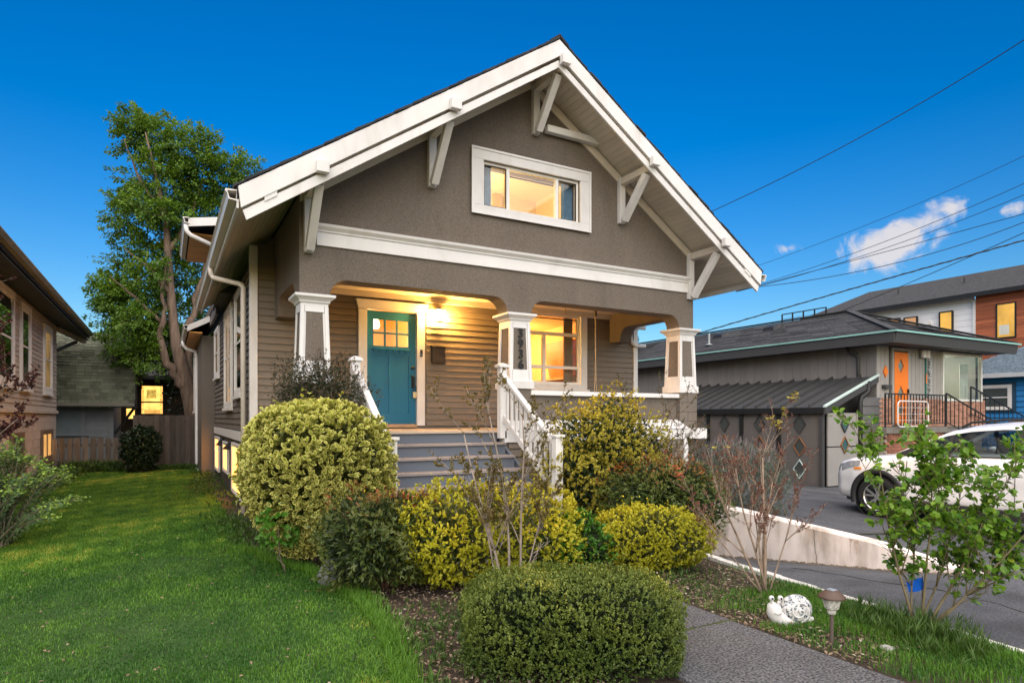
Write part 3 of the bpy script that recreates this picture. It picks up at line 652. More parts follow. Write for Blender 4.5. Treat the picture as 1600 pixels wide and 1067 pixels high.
MB().box(1.56, 2.2, 8.66, 8.75, -.1, 1.27).box(SX0 + .05, SX1, 8.58, 8.62, -.1, 1.3).build('porch_skirt', STUCCO, H)

# ---- small things fixed to or standing on the house
PL = thing('porch_lantern', 'lit glass porch lantern on the siding right of the teal door', 'wall lamp', (4.40, YW, 3.45))
MB().lathe([(.0, -.002), (.055, -.002), (.055, -.022), (.0, -.024)], (4.40, YW, 3.46), 16, 'y').tube([(4.40, YW - .03, 3.47), (4.40, YW - .10, 3.60), (4.40, YW - .13, 3.615)], .012, 8).build('bracket', BRONZE, PL)
LY = YW - .15
MB().lathe([(.0, .115), (.035, .11), (.095, .07), (.10, .055), (.0, .055)], (4.40, LY, 3.50), 12).build('lantern_cap', BRONZE, PL)
MB().lathe([(.0, -.165), (.07, -.155), (.075, -.135), (.0, -.135)], (4.40, LY, 3.50), 12).build('lantern_base', BRONZE, PL)
MB().lathe([(.072, -.134), (.094, .054)], (4.40, LY, 3.50), 12, cap=False).build('lantern_glass', EM('lantern_glow', (1.0, .50, .11), 460), PL)
MBX = thing('mailbox', 'dark metal wall mailbox with sloping lid below the porch lantern', 'mailbox', (4.40, YW, 2.6))
MB().box(4.275, 4.525, YW - .115, YW - .024, 2.60, 2.88).build('box', BRONZE, MBX, bevel=.008)
MB().hexa([(4.265, YW - .13, 2.882), (4.535, YW - .13, 2.882), (4.535, YW - .022, 2.882), (4.265, YW - .022, 2.882)], [(4.265, YW - .13, 2.90), (4.535, YW - .13, 2.90), (4.535, YW - .022, 2.93), (4.265, YW - .022, 2.93)]).build('lid', BRONZE, MBX, bevel=.004)
db = MB().box(4.055, 4.10, YW - .075, YW - .051, 2.70, 2.83).build('doorbell', BLACK, None, bevel=.006); tag(db, 'slim black doorbell on the white casing right of the teal door', 'doorbell')
MB().lathe([(.0, -.002), (.012, -.001), (.012, .003), (.0, .003)], (4.078, YW - .079, 2.735), 12, 'y').build('button', EM('bell_ring', (.5, .6, .7), .3), db)
ROPE = M('rope', (.34, .27, .18), .9)
rp = thing('hanging_rope', 'long thin rope hanging from the porch ceiling, forked at its lower end', 'rope', (7.24, 9.8, 3.8))
MB().tube([(7.24, 9.8, 3.8), (7.24, 9.8, 3.68), (7.24, 9.8, 2.75)], .012, 6).build('cord', ROPE, rp)
MB().tube([(7.24, 9.8, 2.75), (7.20, 9.75, 2.45), (7.14, 9.7, 2.1)], .009, 6).tube([(7.24, 9.8, 2.75), (7.29, 9.85, 2.45), (7.34, 9.9, 2.1)], .009, 6).build('cord', ROPE, rp)
MB().lathe([(.0, .12), (.025, .1), (.03, .0), (.0, -.02)], (7.24, 9.8, 3.55), 8).build('pulley', BRONZE, rp)
rp2 = thing('ceiling_hook', 'short rope end and hook on the porch ceiling near the lit window', 'hook', (6.55, 9.8, 3.8))
MB().tube([(6.55, 9.8, 3.8), (6.55, 9.8, 3.55), (6.565, 9.8, 3.53)], .011, 6).build('cord', ROPE, rp2)
# ------------------------------------------------------------ ground, drives, paths
def wall_x(y): return 8.0
def curb_x(y): return 5.07 + (y - 2.07) * .121
def grid(name, xs, ys, zf, mat, hole=None):
    V = []; F = []; nx = len(xs)
    for y in ys:
        for x in xs: V.append((x, y, zf(x, y)))
    for j in range(len(ys) - 1):
        for i in range(nx - 1):
            cx, cy = (xs[i] + xs[i + 1]) / 2, (ys[j] + ys[j + 1]) / 2
            if hole and hole(cx, cy): continue
            F.append((j * nx + i, j * nx + i + 1, (j + 1) * nx + i + 1, (j + 1) * nx + i))
    return struct(MB().add(V, F, .5).build(name, mat, smooth=True))
def fbm(x, y, s=1.0): return math.sin(x * 1.7 * s + 1.3 * math.sin(y * 1.1 * s)) * math.sin(y * 1.9 * s + 1.1 * math.sin(x * .9 * s + 2))
xs = [-700, -300, -120, -60, -30] + [round(-12 + i * .3, 3) for i in range(56)] + [curb_x(2)]
xs = sorted(set([x for x in xs if x < 4.85])) + [4.86]
def gl(x, y):
    if x < -12 or y > 26 or y < 0: return -.02
    bed = 1 if (x > 1.6 and y > 4) else .35
    return -.02 + .018 * bed * (fbm(x, y, 2.2) + .6 * fbm(x + 3, y, 5.1))
ys = [-300, -100, -30, -8] + [round(-2 + i * .3, 3) for i in range(90)] + [26, 30, 40, 60, 100, 200, 400, 900]
ys = sorted(set(ys))
grid('ground', xs, ys, gl, SOIL)
# the strip of bed along the drive, whose edge follows the kerb
ys2 = [-8, -2] + [round(-1 + i * .35, 3) for i in range(28)]
V = []; F = []
for y in ys2: V += [(4.84, y, gl(4.84, y) - .001), (curb_x(y), y, -.01), (curb_x(y) + .001, y, -1.6)]
for j in range(len(ys2) - 1):
    for i in range(2): F.append((j * 3 + i, j * 3 + i + 1, j * 3 + 4 + i, j * 3 + 3 + i))
struct(MB().add(V, F).build('ground', SOIL))
def low_z(x, y):
    l = -.07 - max(0, y - 3.2) * .05 - max(0, y - 5) * .08; r = lerp(-.08, -.30, max(0, min(1, (y - 3.2) / 1.2))) - max(0, y - 4.4) * .127
    xl = curb_x(y); t = max(0, min(1, (x - xl) / (8 - xl))); return lerp(l, r, t * t * .4 + t * .6) if y > 3.2 else lerp(-.07, -.08, t) - 0 * y
ysd = [-8, -4] + [round(-2 + i * .4, 3) for i in range(27)]
V = []; F = []; NX = 12
for y in ysd:
    xl = curb_x(y)
    for i in range(NX): x = lerp(xl - .05, 8.05, i / (NX - 1)); V.append((x, y, low_z(x, y)))
for j in range(len(ysd) - 1):
    for i in range(NX - 1): F.append((j * NX + i, j * NX + i + 1, (j + 1) * NX + i + 1, (j + 1) * NX + i))
struct(MB().add(V, F).build('sunken_driveway', ASPH, smooth=True))
def up_z(x, y):
    z = -.12 + (max(3.4, min(9, y)) - 4.4) * .06; z = min(z, .06) - .10 * max(0, min(1, (x - 8.3) / 1.6))
    return lerp(z, -.25, max(0, min(1, (x - 11) / 4)))
xs = [8.0, 8.3, 8.6, 9, 9.5, 10, 11, 12, 13, 14, 15, 16, 18, 22, 30, 50, 120, 300, 700]
ys = [-300, -100, -20, -8, -4] + [i * .5 for i in range(0, 21)] + [12, 16, 20, 30, 60, 200, 900]
grid('upper_driveway', xs, ys, up_z, ASPH)
struct(MB().box(8.02, 700, 8.9, 900, -1.5, -.30).build('side_yard', SOIL))
# expansion joint strip with moss across the upper drive
MB().bar((8.1, 5.55, up_z(8.1, 5.55) + .004), (11.5, 5.2, up_z(11.5, 5.2) + .004), .05, .004).build('driveway_joint', M('mossy_joint', (.05, .055, .03), .95, .3, 20, grain=.4), kind='structure')
b = MB()
for (zf, p0, p1) in ((low_z, (6.3, 1.5), (6.9, 5.2)), (up_z, (9.0, 3.2), (9.6, 5.6))):
    n = 16; pts = []
    for i in range(n + 1):
        x, y = lerp(p0[0], p1[0], i / n) + random.uniform(-.05, .05), lerp(p0[1], p1[1], i / n) + random.uniform(-.05, .05); pts.append((x, y, zf(x, y) + .002))
    b.tube(pts, [random.uniform(.002, .005) for _ in pts], 5)
b.build('driveway_crack', M('crack_fill', (.03, .032, .022), .95, .4, 20), kind='structure')
# painted retaining wall that tapers out towards the street
RW = thing('retaining_wall', 'stained whitewashed concrete retaining wall tapering along the sunken driveway', 'wall', (7.9, 6, 0))
V = []; ysw = [3.3 + i * .25 for i in range(23)]
b = MB(); rows = []
for y in ysw:
    top = up_z(8.1, y) + lerp(.0, .12, min(1, (y - 3.3) / 1.5)); rows.append([(7.86, y, -1.6), (7.90, y, top - .03), (7.93, y, top), (8.05, y, top), (8.07, y, top - .02), (8.07, y, -1.6)])
vs = [p for r in rows for p in r]; k = 6
fs = [(i * k + j, i * k + j + 1, (i + 1) * k + j + 1, (i + 1) * k + j) for i in range(len(rows) - 1) for j in range(k - 1)] + [tuple(range(k)), tuple((len(rows) - 1) * k + j for j in range(k))]
b.add(vs, fs).build('wall_body', WALLW, RW)
cr = MB(); p = Vector((7.895, 5.62, up_z(8.1, 5.6) + .08))
pts = []
for i in range(9): pts.append((7.893 - .004 + (7.86 - 7.90) * i / 9 * .6, 5.62 + random.uniform(-.012, .012) - i * .009, lerp(up_z(8.1, 5.6) + .09, low_z(7.9, 5.6), i / 8)))
cr.tube(pts, .0032, 4).build('crack', M('crack_dark', (.08, .06, .05), .95), RW)
gb = MB(); prevz = None; y = 3.5
while y < 8.6:
    e = y + random.uniform(.02, .06); za, zb = low_z(7.86, y), low_z(7.86, e); ha, hb = random.uniform(.008, .03), random.uniform(.008, .035)
    gb.add([(7.857, y, za - .02), (7.857, e, zb - .02), (7.8595, e, zb + hb), (7.8585, (y + e) / 2, (za + zb) / 2 + max(ha, hb) * random.uniform(.7, 1.2)), (7.8595, y, za + ha)], [(0, 1, 2, 3, 4)]); y = e
gb.build('moss_stain', M('moss_stain', (.26, .21, .15), .95, .5, 12), RW)
gb = MB()
for _ in range(16):
    y = random.uniform(3.9, 8.2); w_ = random.uniform(.006, .03); L = random.uniform(.06, .30); zt = up_z(8.1, y) + lerp(.0, .12, min(1, (y - 3.3) / 1.5)) - .03
    xx = lambda z: 7.857 + .04 * max(0, min(1, (z + 1.6) / (zt + 1.6))) - .0005
    L = min(L, max(.05, (zt - low_z(7.9, y)) * .8)); gb.add([(xx(zt) , y - w_, zt), (xx(zt), y + w_, zt), (xx(zt - L * .5), y + w_ * .6, zt - L * .5), (xx(zt - L), y + random.uniform(-.01, .01), zt - L), (xx(zt - L * .5), y - w_ * .6, zt - L * .5)], [(0, 1, 2, 3, 4)])
gb.build('rust_streak', M('rust_streak', (.56, .45, .36), .9, .3, 20), RW)
# white kerb along the drive
KB = MB(); n = 24
for i in range(n):
    y0, y1 = lerp(1.2, 6.3, i / n), lerp(1.2, 6.3, (i + 1) / n) - .002
    for (yy0, yy1) in [(y0, y1)]:
        o = random.uniform(-.008, .008); h = .025 + random.uniform(-.006, .006)
        KB.hexa([(curb_x(yy0) - .06 + o, yy0, -.3), (curb_x(yy0) + .055, yy0, -.3), (curb_x(yy1) + .055, yy1, -.3), (curb_x(yy1) - .06 + o, yy1, -.3)], [(curb_x(yy0) - .05 + o, yy0, h), (curb_x(yy0) + .045, yy0, h), (curb_x(yy1) + .045, yy1, h), (curb_x(yy1) - .05 + o, yy1, h)])
tag(KB.build('kerb', M('worn_white_kerb', (.66, .64, .60), .85, .25, 8, bump=.5, bscale=40, dirt=(.14, .13, .11), dirtscale=5, dirtamt=.9), None), 'worn white painted kerb between the garden bed and the sunken driveway', 'kerb')
# front walk of aggregate slabs, and the pavement by the street
WALK = struct(MB().box(2.74, 3.90, .8, 6.6, -.12, -.006).build('front_walk', SOIL))
slab_me = unit('paving_slab', CONC, lambda b: b.box(0, 1, 0, 1, 0, 1))
yy = [.9, 2.02, 3.50, 5.0, 6.58]
for a, b_ in zip(yy, yy[1:]):
    o = piece('paving_slab', slab_me, WALK, (2.76, a, -.05), (1.12, b_ - a - .035, .062 + random.uniform(0, .006)), (0, 0, R(random.uniform(-.4, .4))))
b = MB()
for y in yy[1:-1]:
    x = 2.78
    while x < 3.86: e = x + random.uniform(.03, .09); b.box(x, e, y - .036 + random.uniform(-.008, .004), y + random.uniform(-.004, .008), -.03, .008 + random.uniform(0, .008)); x = e + random.choice([0, 0, .03])
b.build('joint_moss', M('joint_moss', (.05, .06, .02), .95, .4, 30, grain=.4), WALK, kind='stuff')
struct(MB().box(3.93, 4.9, .2, 1.92, -.1, -.004).build('pavement', CONC))
# far green hill behind the left neighbour's garage
hv = []; n = 40
for i in range(n + 1):
    a = lerp(-60, 40, i / n); h = 21 + 1.6 * fbm(a * .09, 3) + .7 * math.sin(a * .7)
    hv += [(a * 2.2, 160, -2), (a * 2.2, 170, h), (a * 2.2, 230, h + 3)]
hf = [(3 * i + j, 3 * i + 3 + j, 3 * i + 4 + j, 3 * i + 1 + j) for i in range(n) for j in range(2)]
struct(MB().add(hv, hf).build('hill', M('far_hill', (.035, .05, .04), .95, .4, .25)))
# ------------------------------------------------------------ left neighbour
LN = thing('shingled_neighbour_house', 'grey brown lap sided house with block basement at the left edge of the lawn', 'house', (-5.5, 15, 0))
LSID = M('weathered_lap_siding', (.39, .345, .30), .75, .14, 3, tone=.08, stretch=(1, 1, 4), dirt=(.27, .22, .18), dirtscale=2, dirtamt=.4)
LBLK = M('painted_block', (.44, .37, .32), .85, .12, 4, bump=.4, bscale=50, objrand=.07)
LX = -2.87
MB().prism([(-11.13, 1.76), (LX - .02, 1.76), (LX - .02, 4.34), (-7, 6.95), (-11.13, 4.34)], [], 8, 23).build('wall', LSID, LN)
b = MB(); z = 1.80
while z < 4.3:
    b.add([(LX - .02, 8, z), (LX + .018, 8, z), (LX, 8, z + .115), (LX - .02, 8, z + .115), (LX - .02, 23.02, z), (LX + .018, 23.02, z), (LX, 23.02, z + .115), (LX - .02, 23.02, z + .115)], [(0, 1, 2, 3), (4, 7, 6, 5), (1, 5, 6, 2), (0, 4, 5, 1)]); z += .115
z = 1.80
while z < 6.8:
    x1 = min(LX, -2.87 - max(0, z - 4.3) / .635); x0 = max(-11.13, -11.13 + max(0, z - 4.3) / .635); b.add([(x0, 8.0, z), (x1, 8.0, z), (x1, 7.965, z), (x0, 7.965, z), (x0, 7.995, z + .115), (x1, 7.995, z + .115)], [(0, 1, 2, 3), (3, 2, 5, 4)]); z += .115
b.build('siding_boards', LSID, LN, kind='stuff')
b = MB(); front_frame(b, -6.4, -4.6, 2.3, 4.0, .1, .1, .1, 7.92, 7.99); fw = b.build('window', WHITE, LN); MB().box(-6.3, -4.7, 7.955, 7.96, 2.4, 3.9).build('pane', GLASSD, fw); MB().box(-6.3, -4.7, 7.975, 7.98, 2.4, 3.9).build('blind', DARKB, fw)
MB().box(LX - .05, LX + .055, 8, 23.06, 1.70, 1.80).build('base_trim', LSID, LN, bevel=.01)
MB().box(-11.13, LX - .06, 8, 23, -.2, 1.70).build('basement_wall', LBLK, LN)
bk = unit('block', LBLK, lambda b: b.box(0, 1, 0, 1, 0, 1))
for r in range(8):
    y = 12 + (r % 2) * .3
    while y < 22.95:
        L = min(.59, 23 - y)
        piece('block', bk, LN, (LX - .06 , y, -.02 + r * .214), (.06 + random.uniform(-.004, .004), L, .208)); y += .6
MB().hexa([(-2.3, 8, 4.30), (-2.3, 26, 4.30), (-7, 26, 7.1), (-7, 8, 7.1)], [(-2.3, 8, 4.46), (-2.3, 26, 4.46), (-7, 26, 7.26), (-7, 8, 7.26)]).hexa([(-7, 7.5, 7.1), (-7, 26, 7.1), (-11.7, 26, 4.3), (-11.7, 7.5, 4.3)], [(-7, 7.5, 7.26), (-7, 26, 7.26), (-11.7, 26, 4.46), (-11.7, 7.5, 4.46)]).hexa([(-2.3, 7.5, 4.30), (-2.3, 7.999, 4.30), (-7, 7.999, 7.1), (-7, 7.5, 7.1)], [(-2.3, 7.5, 4.46), (-2.3, 7.999, 4.46), (-7, 7.999, 7.26), (-7, 7.5, 7.26)]).build('roof', SHING, LN)
MB().hexa([(-2.32, 8, 4.24), (-2.32, 25.95, 4.24), (-2.95, 25.95, 4.34), (-2.95, 8, 4.34)], [(-2.32, 8, 4.27), (-2.32, 25.95, 4.27), (-2.95, 25.95, 4.60), (-2.95, 8, 4.60)]).build('eave_soffit', M('dark_green_soffit', (.035, .04, .03), .7), LN)
g = MB().prism([(-2.3, 4.50), (-2.19, 4.50), (-2.18, 4.47), (-2.22, 4.40), (-2.3, 4.38)], [], 8, 26.0, 'y').build('gutter', M('old_gutter', (.20, .19, .15), .6, .2, 3), LN)
MB().bar((-2.85, 23.1, 4.25), (-2.4, 25.6, 4.15), .1, .12).build('rafter_tail', LSID, LN)
MB().bar((-2.85, 23.05, 3.6), (-2.6, 25.2, 4.1), .08, .08).build('brace', M('dark_brace', (.05, .045, .04), .7), LN)
side_window(LN, LX + .01, 1, 14.4, 16.85, 2.25, 4.25, DARKB, cas=.14)
side_window(LN, LX + .01, 1, 17.55, 18.75, 2.25, 4.2, DARKB, cas=.15)
side_window(LN, LX + .01, 1, 20.6, 21.95, 2.25, 4.1, EM('upper_warm_glow', (1.0, .58, .2), .15, .7, 1.2), glass=GLASSL, cas=.15)
side_window(LN, LX + .01, 1, 20.3, 22.05, .42, 1.27, LITW, glass=GLASSL, cas=.09, meet=False, mull=1, casmat=M('brown_sash', (.16, .11, .08), .6), sill=True)
side_window(LN, LX + .01, 1, 16.6, 17.9, .42, 1.27, DIM, glass=GLASSL, cas=.09, meet=False, mull=1, casmat=M('brown_sash', (.16, .11, .08), .6), sill=True)
# ------------------------------------------------------------ left garage and the house behind it
GA = thing('old_garage', 'old garage with curved mossy shingle roof and boarded window behind the picket fence', 'garage', (-2.5, 27, 0))
GW = M('garage_siding', (.24, .26, .26), .75, .1, 3, tone=.06)
MB().box(-5.2, -1.62, 26, 30.5, 0, 2.05).build('wall', GW, GA)
b = MB(); z = .2
while z < 2.0: b.add([(-2.40, 25.96, z), (-1.75, 25.96, z), (-1.75, 25.985, z + .12), (-2.40, 25.985, z + .12), (-2.40, 26, z), (-1.75, 26, z)], [(0, 1, 2, 3), (0, 4, 5, 1)]); z += .122
b.build('siding_boards', GW, GA, kind='stuff')
MB().box(-1.745, -1.60, 25.94, 26.02, 0, 2.05).build('corner_board', GW, GA)
MB().box(-2.55, -2.41, 25.94, 26.0, .7, 1.95).build('window_casing', GW, GA)
MB().box(-3.4, -2.551, 25.96, 26.0, 1.05, 1.86).build('boarded_window', M('board_panel_paint', (.19, .23, .23), .7, .1), GA)
MB().box(-3.4, -2.3, 25.90, 26.0, .97, 1.05).build('sill', GW, GA)
prof = [(25.35, 2.08), (25.45, 2.45), (25.6, 2.9), (25.85, 3.4), (26.25, 3.9), (26.9, 4.3), (28.2, 4.75), (30.9, 3.0)]
MB().prism([(y, z - .02) for y, z in prof] + [(y, z - .14) for y, z in reversed(prof)], [], -5.5, -.95, 'x').build('roof', M('garage_roof_deck', (.07, .07, .05), .9), GA)
MOSS = M('mossy_shingle', (.155, .165, .115), .95, .22, 2.2, tone=.28, grain=.25, grainscale=60, dirt=(.085, .09, .06), dirtscale=1.2, dirtamt=.7)
# shingles follow the curve course by course
cum = [0]
for (a, b2) in zip(prof[:-2], prof[1:-1]): cum.append(cum[-1] + math.hypot(b2[0] - a[0], b2[1] - a[1]))
def onprof(s):
    for i in range(len(cum) - 1):
        if s <= cum[i + 1] or i == len(cum) - 2:
            t = (s - cum[i]) / (cum[i + 1] - cum[i]); return lerp(prof[i][0], prof[i + 1][0], t), lerp(prof[i][1], prof[i + 1][1], t)
b = MB(); s = 0
while s < cum[-1] - .1:
    (ya, za), (yb, zb) = onprof(s), onprof(s + .15); nx_ = Vector((0, -(zb - za), (yb - ya))).normalized()
    x = -5.5 + random.uniform(-.15, 0)
    while x < -.97:
        L = random.uniform(.14, .26); e = min(x + L, -.93); o = random.uniform(.012, .03)
        b.hexa([(x, ya, za), (e, ya, za), (e, yb, zb), (x, yb, zb)], [(x, ya + nx_.y * o, za + nx_.z * o), (e, ya + nx_.y * o, za + nx_.z * o), (e, yb + nx_.y * .008, zb + nx_.z * .008), (x, yb + nx_.y * .008, zb + nx_.z * .008)]); x = e + .008
    s += .125
b.build('shingles', MOSS, GA, kind='stuff')
MB().prism([(y, z + .03) for y, z in prof] + [(y, z - .2) for y, z in reversed(prof)], [], -.945, -.88, 'x').build('barge_board', M('black_barge', (.02, .02, .018), .7), GA)
for x in (-3.2, -2.45, -1.7): MB().box(x - .04, x + .04, 25.4, 26, 1.93, 2.04).build('rafter_tail', WHITE, GA)
MB().box(-5.4, -.95, 25.30, 25.40, 1.98, 2.09).build('gutter', M('old_gutter', (.2, .19, .15), .6), GA)
MB().bar((-1.6, 26.6, 1.0), (-1.0, 26.6, 1.95), .09, .09).build('brace', M('dark_brace', (.05, .045, .04), .7), GA)
RH = thing('brown_rear_house', 'dark brown rear house with one bright lit window seen beside the old garage', 'house', (1, 34, 0))
RWL = M('brown_shingle_wall', (.11, .075, .05), .85, .2, 4)
MB().box(-1.9, 5, 31, 38, 0, 3.25).build('wall', RWL, RH)
MB().hexa([(-2.2, 30.4, 3.2), (5.4, 30.4, 3.2), (5.4, 34.5, 5.6), (-2.2, 34.5, 5.6)], [(-2.2, 30.4, 3.35), (5.4, 30.4, 3.35), (5.4, 34.5, 5.75), (-2.2, 34.5, 5.75)]).build('roof', SHING, RH)
b = MB(); front_frame(b, -.96, -.06, 1.70, 3.0, .06, .06, .06, 30.93, 31); b.box(-.9, -.12, 30.94, 30.99, 2.22, 2.28); fr = b.build('window', M('brown_sash', (.16, .11, .08), .6), RH)
BRI = EM('bright_window_glow', (1.0, .56, .13), .85, .5, 2.2)
MB().box(-.9, -.12, 30.985, 30.99, 1.76, 2.94).build('pane', BRI, fr)
MB().box(-.72, -.36, 30.975, 30.983, 2.42, 2.78).build('picture', EM('glowing_wall_picture', (.80, .52, .10), .42, .5, 9), fr)  # picture, curtain and shelf glow themselves in place of room light
MB().box(-.895, -.80, 30.972, 30.98, 1.77, 2.93).box(-.22, -.125, 30.972, 30.98, 1.77, 2.93).build('curtain', EM('glowing_curtain_edge', (1.0, .46, .10), .8, .5, 8), fr)
MB().box(-.80, -.22, 30.976, 30.982, 1.76, 1.92).build('shelf', EM('glowing_shelf', (1.0, .50, .12), .5, .3, 6), fr)
b = MB(); front_frame(b, -1.5, -1.1, 1.5, 2.02, .05, .05, .05, 30.93, 31); fr = b.build('window', M('brown_sash', (.16, .11, .08), .6), RH)
MB().box(-1.45, -1.15, 30.985, 30.99, 1.55, 1.97).build('pane', BRI, fr)
# ------------------------------------------------------------ fences
FN = thing('picket_fence', 'short fence of spaced weathered boards in front of the old garage', 'fence', (-1.9, 21.9, 0))
pk = unit('picket', WOOD, lambda b: b.box(0, 1, 0, 1, 0, 1))
for i in range(10): piece('picket', pk, FN, (-2.85 + i * .185, 21.88 + random.uniform(-.008, .008), .02), (.142, .025, .985 + random.uniform(-.02, .02)), (0, R(random.uniform(-.6, .6)), 0))
MB().box(-2.87, -.98, 21.91, 21.95, .28, .37).box(-2.87, -.98, 21.91, 21.95, .75, .84).build('rail', WOOD, FN)
MB().box(-.99, -.89, 21.86, 21.96, 0, 1.2).build('post', WOOD, FN)
FT = thing('board_fence', 'tall solid fence of grey weathered boards beside the tree trunk', 'fence', (0, 21.95, 0))
pk2 = unit('board', M('grey_fence_board', (.095, .076, .062), .9, .3, 3, objrand=.28, stretch=(6, 6, .6), bump=.3, bscale=20), lambda b: b.box(0, 1, 0, 1, 0, 1))
x = -.86; i = 0
while x < 1.1:
    w_ = random.choice([.125, .14, .14, .15]); piece('board', pk2, FT, (x, 21.93 + random.uniform(-.006, .006), -.02), (w_ - .006, .022, 1.68 + random.uniform(-.012, .012))); x += w_; i += 1
MB().box(-.86, 1.1, 21.96, 22.0, .3, .4).box(-.86, 1.1, 21.96, 22.0, 1.3, 1.4).build('rail', WOOD, FT)
# ------------------------------------------------------------ right neighbour: low hip-roofed house with an orange door
RN = thing('midcentury_house', 'low grey board-and-batten house with orange door and teal edged hip roof', 'house', (20, 14, 0))
GREY = M('grey_board', (.205, .19, .178), .7, .08, 3, objrand=.05, stretch=(3, 3, .5))
GREYL = M('light_grey_board', (.31, .295, .27), .7, .06, 3, objrand=.04)
DGR = M('charcoal_trim', (.055, .055, .055), .55, .08)
MINT = M('mint_drip_edge', (.26, .50, .45), .45, .08)
ORG = M('orange_door_paint', (.80, .20, .02), .45, .05)
PANEL = M('grey_garage_panel', (.27, .258, .24), .7, .08, 2)
LAP = M('dark_lap', (.12, .12, .12), .7, .08, 3)
MB().box(17.53, 20.74, 10.53, 30, -.4, 3.66).box(20.741, 23.12, 13.4, 30, -.4, 3.66).box(23.121, 23.3, 10.53, 30, -.4, 3.66).box(20.741, 23.12, 10.53, 10.6, -.4, 2.12).box(20.741, 23.12, 10.53, 10.6, 3.58, 3.66).build('wall', GREY, RN)
bb = unit('wall_board', GREY, lambda b: b.box(0, 1, 0, 1, 0, 1)); bbl = unit('wall_board_front', GREYL, lambda b: b.box(0, 1, 0, 1, 0, 1))
y = 10.5
while y < 29:
    piece('wall_board', bb, RN, (17.50, y, -.3), (.028 + random.uniform(0, .006), .292, 3.95)); y += .30
x = 17.50
while x < 23.2:
    for (a, c) in [(2.0, 3.66)]:
        if 18.12 < x + .1 < 19.05: pass
        elif 20.72 < x + .1 < 23.1: pass
        else: piece('wall_board', bbl, RN, (x, 10.498, a), (.18, .03 + random.uniform(0, .006), c - a))
    x += .192
# brick wainscot
RBR = M('roman_brick', (.42, .22, .15), .85, .2, 5, tone=.28)
b = MB(); r = 0
while r * .068 < .78:
    x = 17.55 + (r % 2) * .15
    while x < 23.35:
        e = min(x + .29, 23.36)
        if not (18.15 < (x + e) / 2 < 18.98): b.box(x, e, 10.455 - random.uniform(0, .008), 10.53, 1.34 + r * .068, 1.34 + r * .068 + .058)
        x += .30
    r += 1
b.build('bricks', RBR, RN, kind='stuff')
MB().box(17.52, 18.14, 10.475, 10.53, 1.3, 2.1).box(19.0, 23.37, 10.475, 10.53, 1.3, 2.1).build('mortar', M('mortar_grey', (.30, .26, .22), .9), RN)
MB().box(23.30, 23.36, 10.5, 14, 1.3, 2.1).build('brick_return', RBR, RN)
# roof
E0, E1 = 16.95, 23.6
ez, rz = 3.90, 5.16
rf = MB(); zt = .10
P = {'a': (E0, 9.7, ez), 'b': (E1, 9.7, ez), 'c': (E1, 30, ez), 'd': (E0, 30, ez), 'r': (20.27, 13.1, rz), 's': (20.27, 30, rz)}
rf.add([P[k] for k in 'abcdrs'], [(0, 1, 4), (1, 2, 5, 4), (3, 0, 4, 5), (2, 3, 5), (0, 3, 2, 1)])
RSH = M('dark_roof_shingle', (.052, .054, .058), .95, .25, 5, grain=.5, grainscale=22, tone=.25, stretch=(1, 1, 3))
rf.build('roof', RSH, RN)
# shingle courses as thin lapped strips on the two visible slopes
b = MB()
for k in range(24):
    t0, t1 = k / 24, (k + 1.15) / 24
    def L(p, q, t): return tuple(lerp(a, c, min(1, t)) for a, c in zip(p, q))
    a0, a1 = L(P['a'], P['r'], t0), L(P['a'], P['r'], t1); d0, d1 = L(P['d'], P['s'], t0), L(P['d'], P['s'], t1)
    m = 26
    for j in range(m):
        f0, f1 = j / m, (j + .97) / m; o = random.uniform(.012, .026)
        q = [L(a0, d0, f0), L(a0, d0, f1), L(a1, d1, f1), L(a1, d1, f0)]
        b.add([(q[0][0], q[0][1], q[0][2] + o), (q[1][0], q[1][1], q[1][2] + o), (q[2][0], q[2][1], q[2][2] + .006), (q[3][0], q[3][1], q[3][2] + .006)], [(0, 1, 2, 3)])
    b0, b1 = L(P['b'], P['r'], t0), L(P['b'], P['r'], t1)
    for j in range(10):
        f0, f1 = j / 10, (j + .97) / 10; o = random.uniform(.012, .026)
        q = [L(a0, b0, f0), L(a0, b0, f1), L(a1, b1, f1), L(a1, b1, f0)]
        b.add([(q[0][0], q[0][1], q[0][2] + o), (q[1][0], q[1][1], q[1][2] + o), (q[2][0], q[2][1], q[2][2] + .006), (q[3][0], q[3][1], q[3][2] + .006)], [(0, 1, 2, 3)])
b.build('shingles', RSH, RN, kind='stuff')
MB().bar((E0, 9.7, ez + .05), (20.27, 13.1, rz + .05), .2, .03).bar((E1, 9.7, ez + .05), (20.27, 13.1, rz + .05), .2, .03).bar((20.27, 13.1, rz + .05), (20.27, 30, rz + .05), .2, .03).build('ridge_cap', RSH, RN)
MB().box(E0 - .02, E0 + .03, 9.7, 30, ez - .30, ez - .03).hexa([(E0 + .031, 9.70, ez - .30), (E1, 9.70, ez - .30), (E1, 9.78, ez - .30), (E0 + .031, 9.78, ez - .30)], [(E0 + .031, 9.66, ez - .03), (E1 + .02, 9.66, ez - .03), (E1 + .02, 9.74, ez - .03), (E0 + .031, 9.74, ez - .03)]).build('fascia', DGR, RN)
MB().box(E0 - .06, E0 + .02, 9.6, 30, ez - .018, ez + .025).box(E0 + .021, E1 + .10, 9.6, 9.68, ez - .018, ez + .025).build('drip_edge', MINT, RN)
MB().box(E0 + .03, E1 - .02, 9.79, 10.5, ez - .27, ez - .25).box(E0 + .03, 17.5, 10.501, 30, ez - .27, ez - .25).build('soffit', M('dark_soffit', (.07, .068, .064), .7), RN)
MB().tube([(17.36, 11.3, 3.62), (17.36, 11.2, 3.5), (17.42, 11.05, 3.42), (17.44, 11.0, 3.3), (17.44, 11.0, 2.5)], .045, 8).build('downspout', DGR, RN, smooth=True)
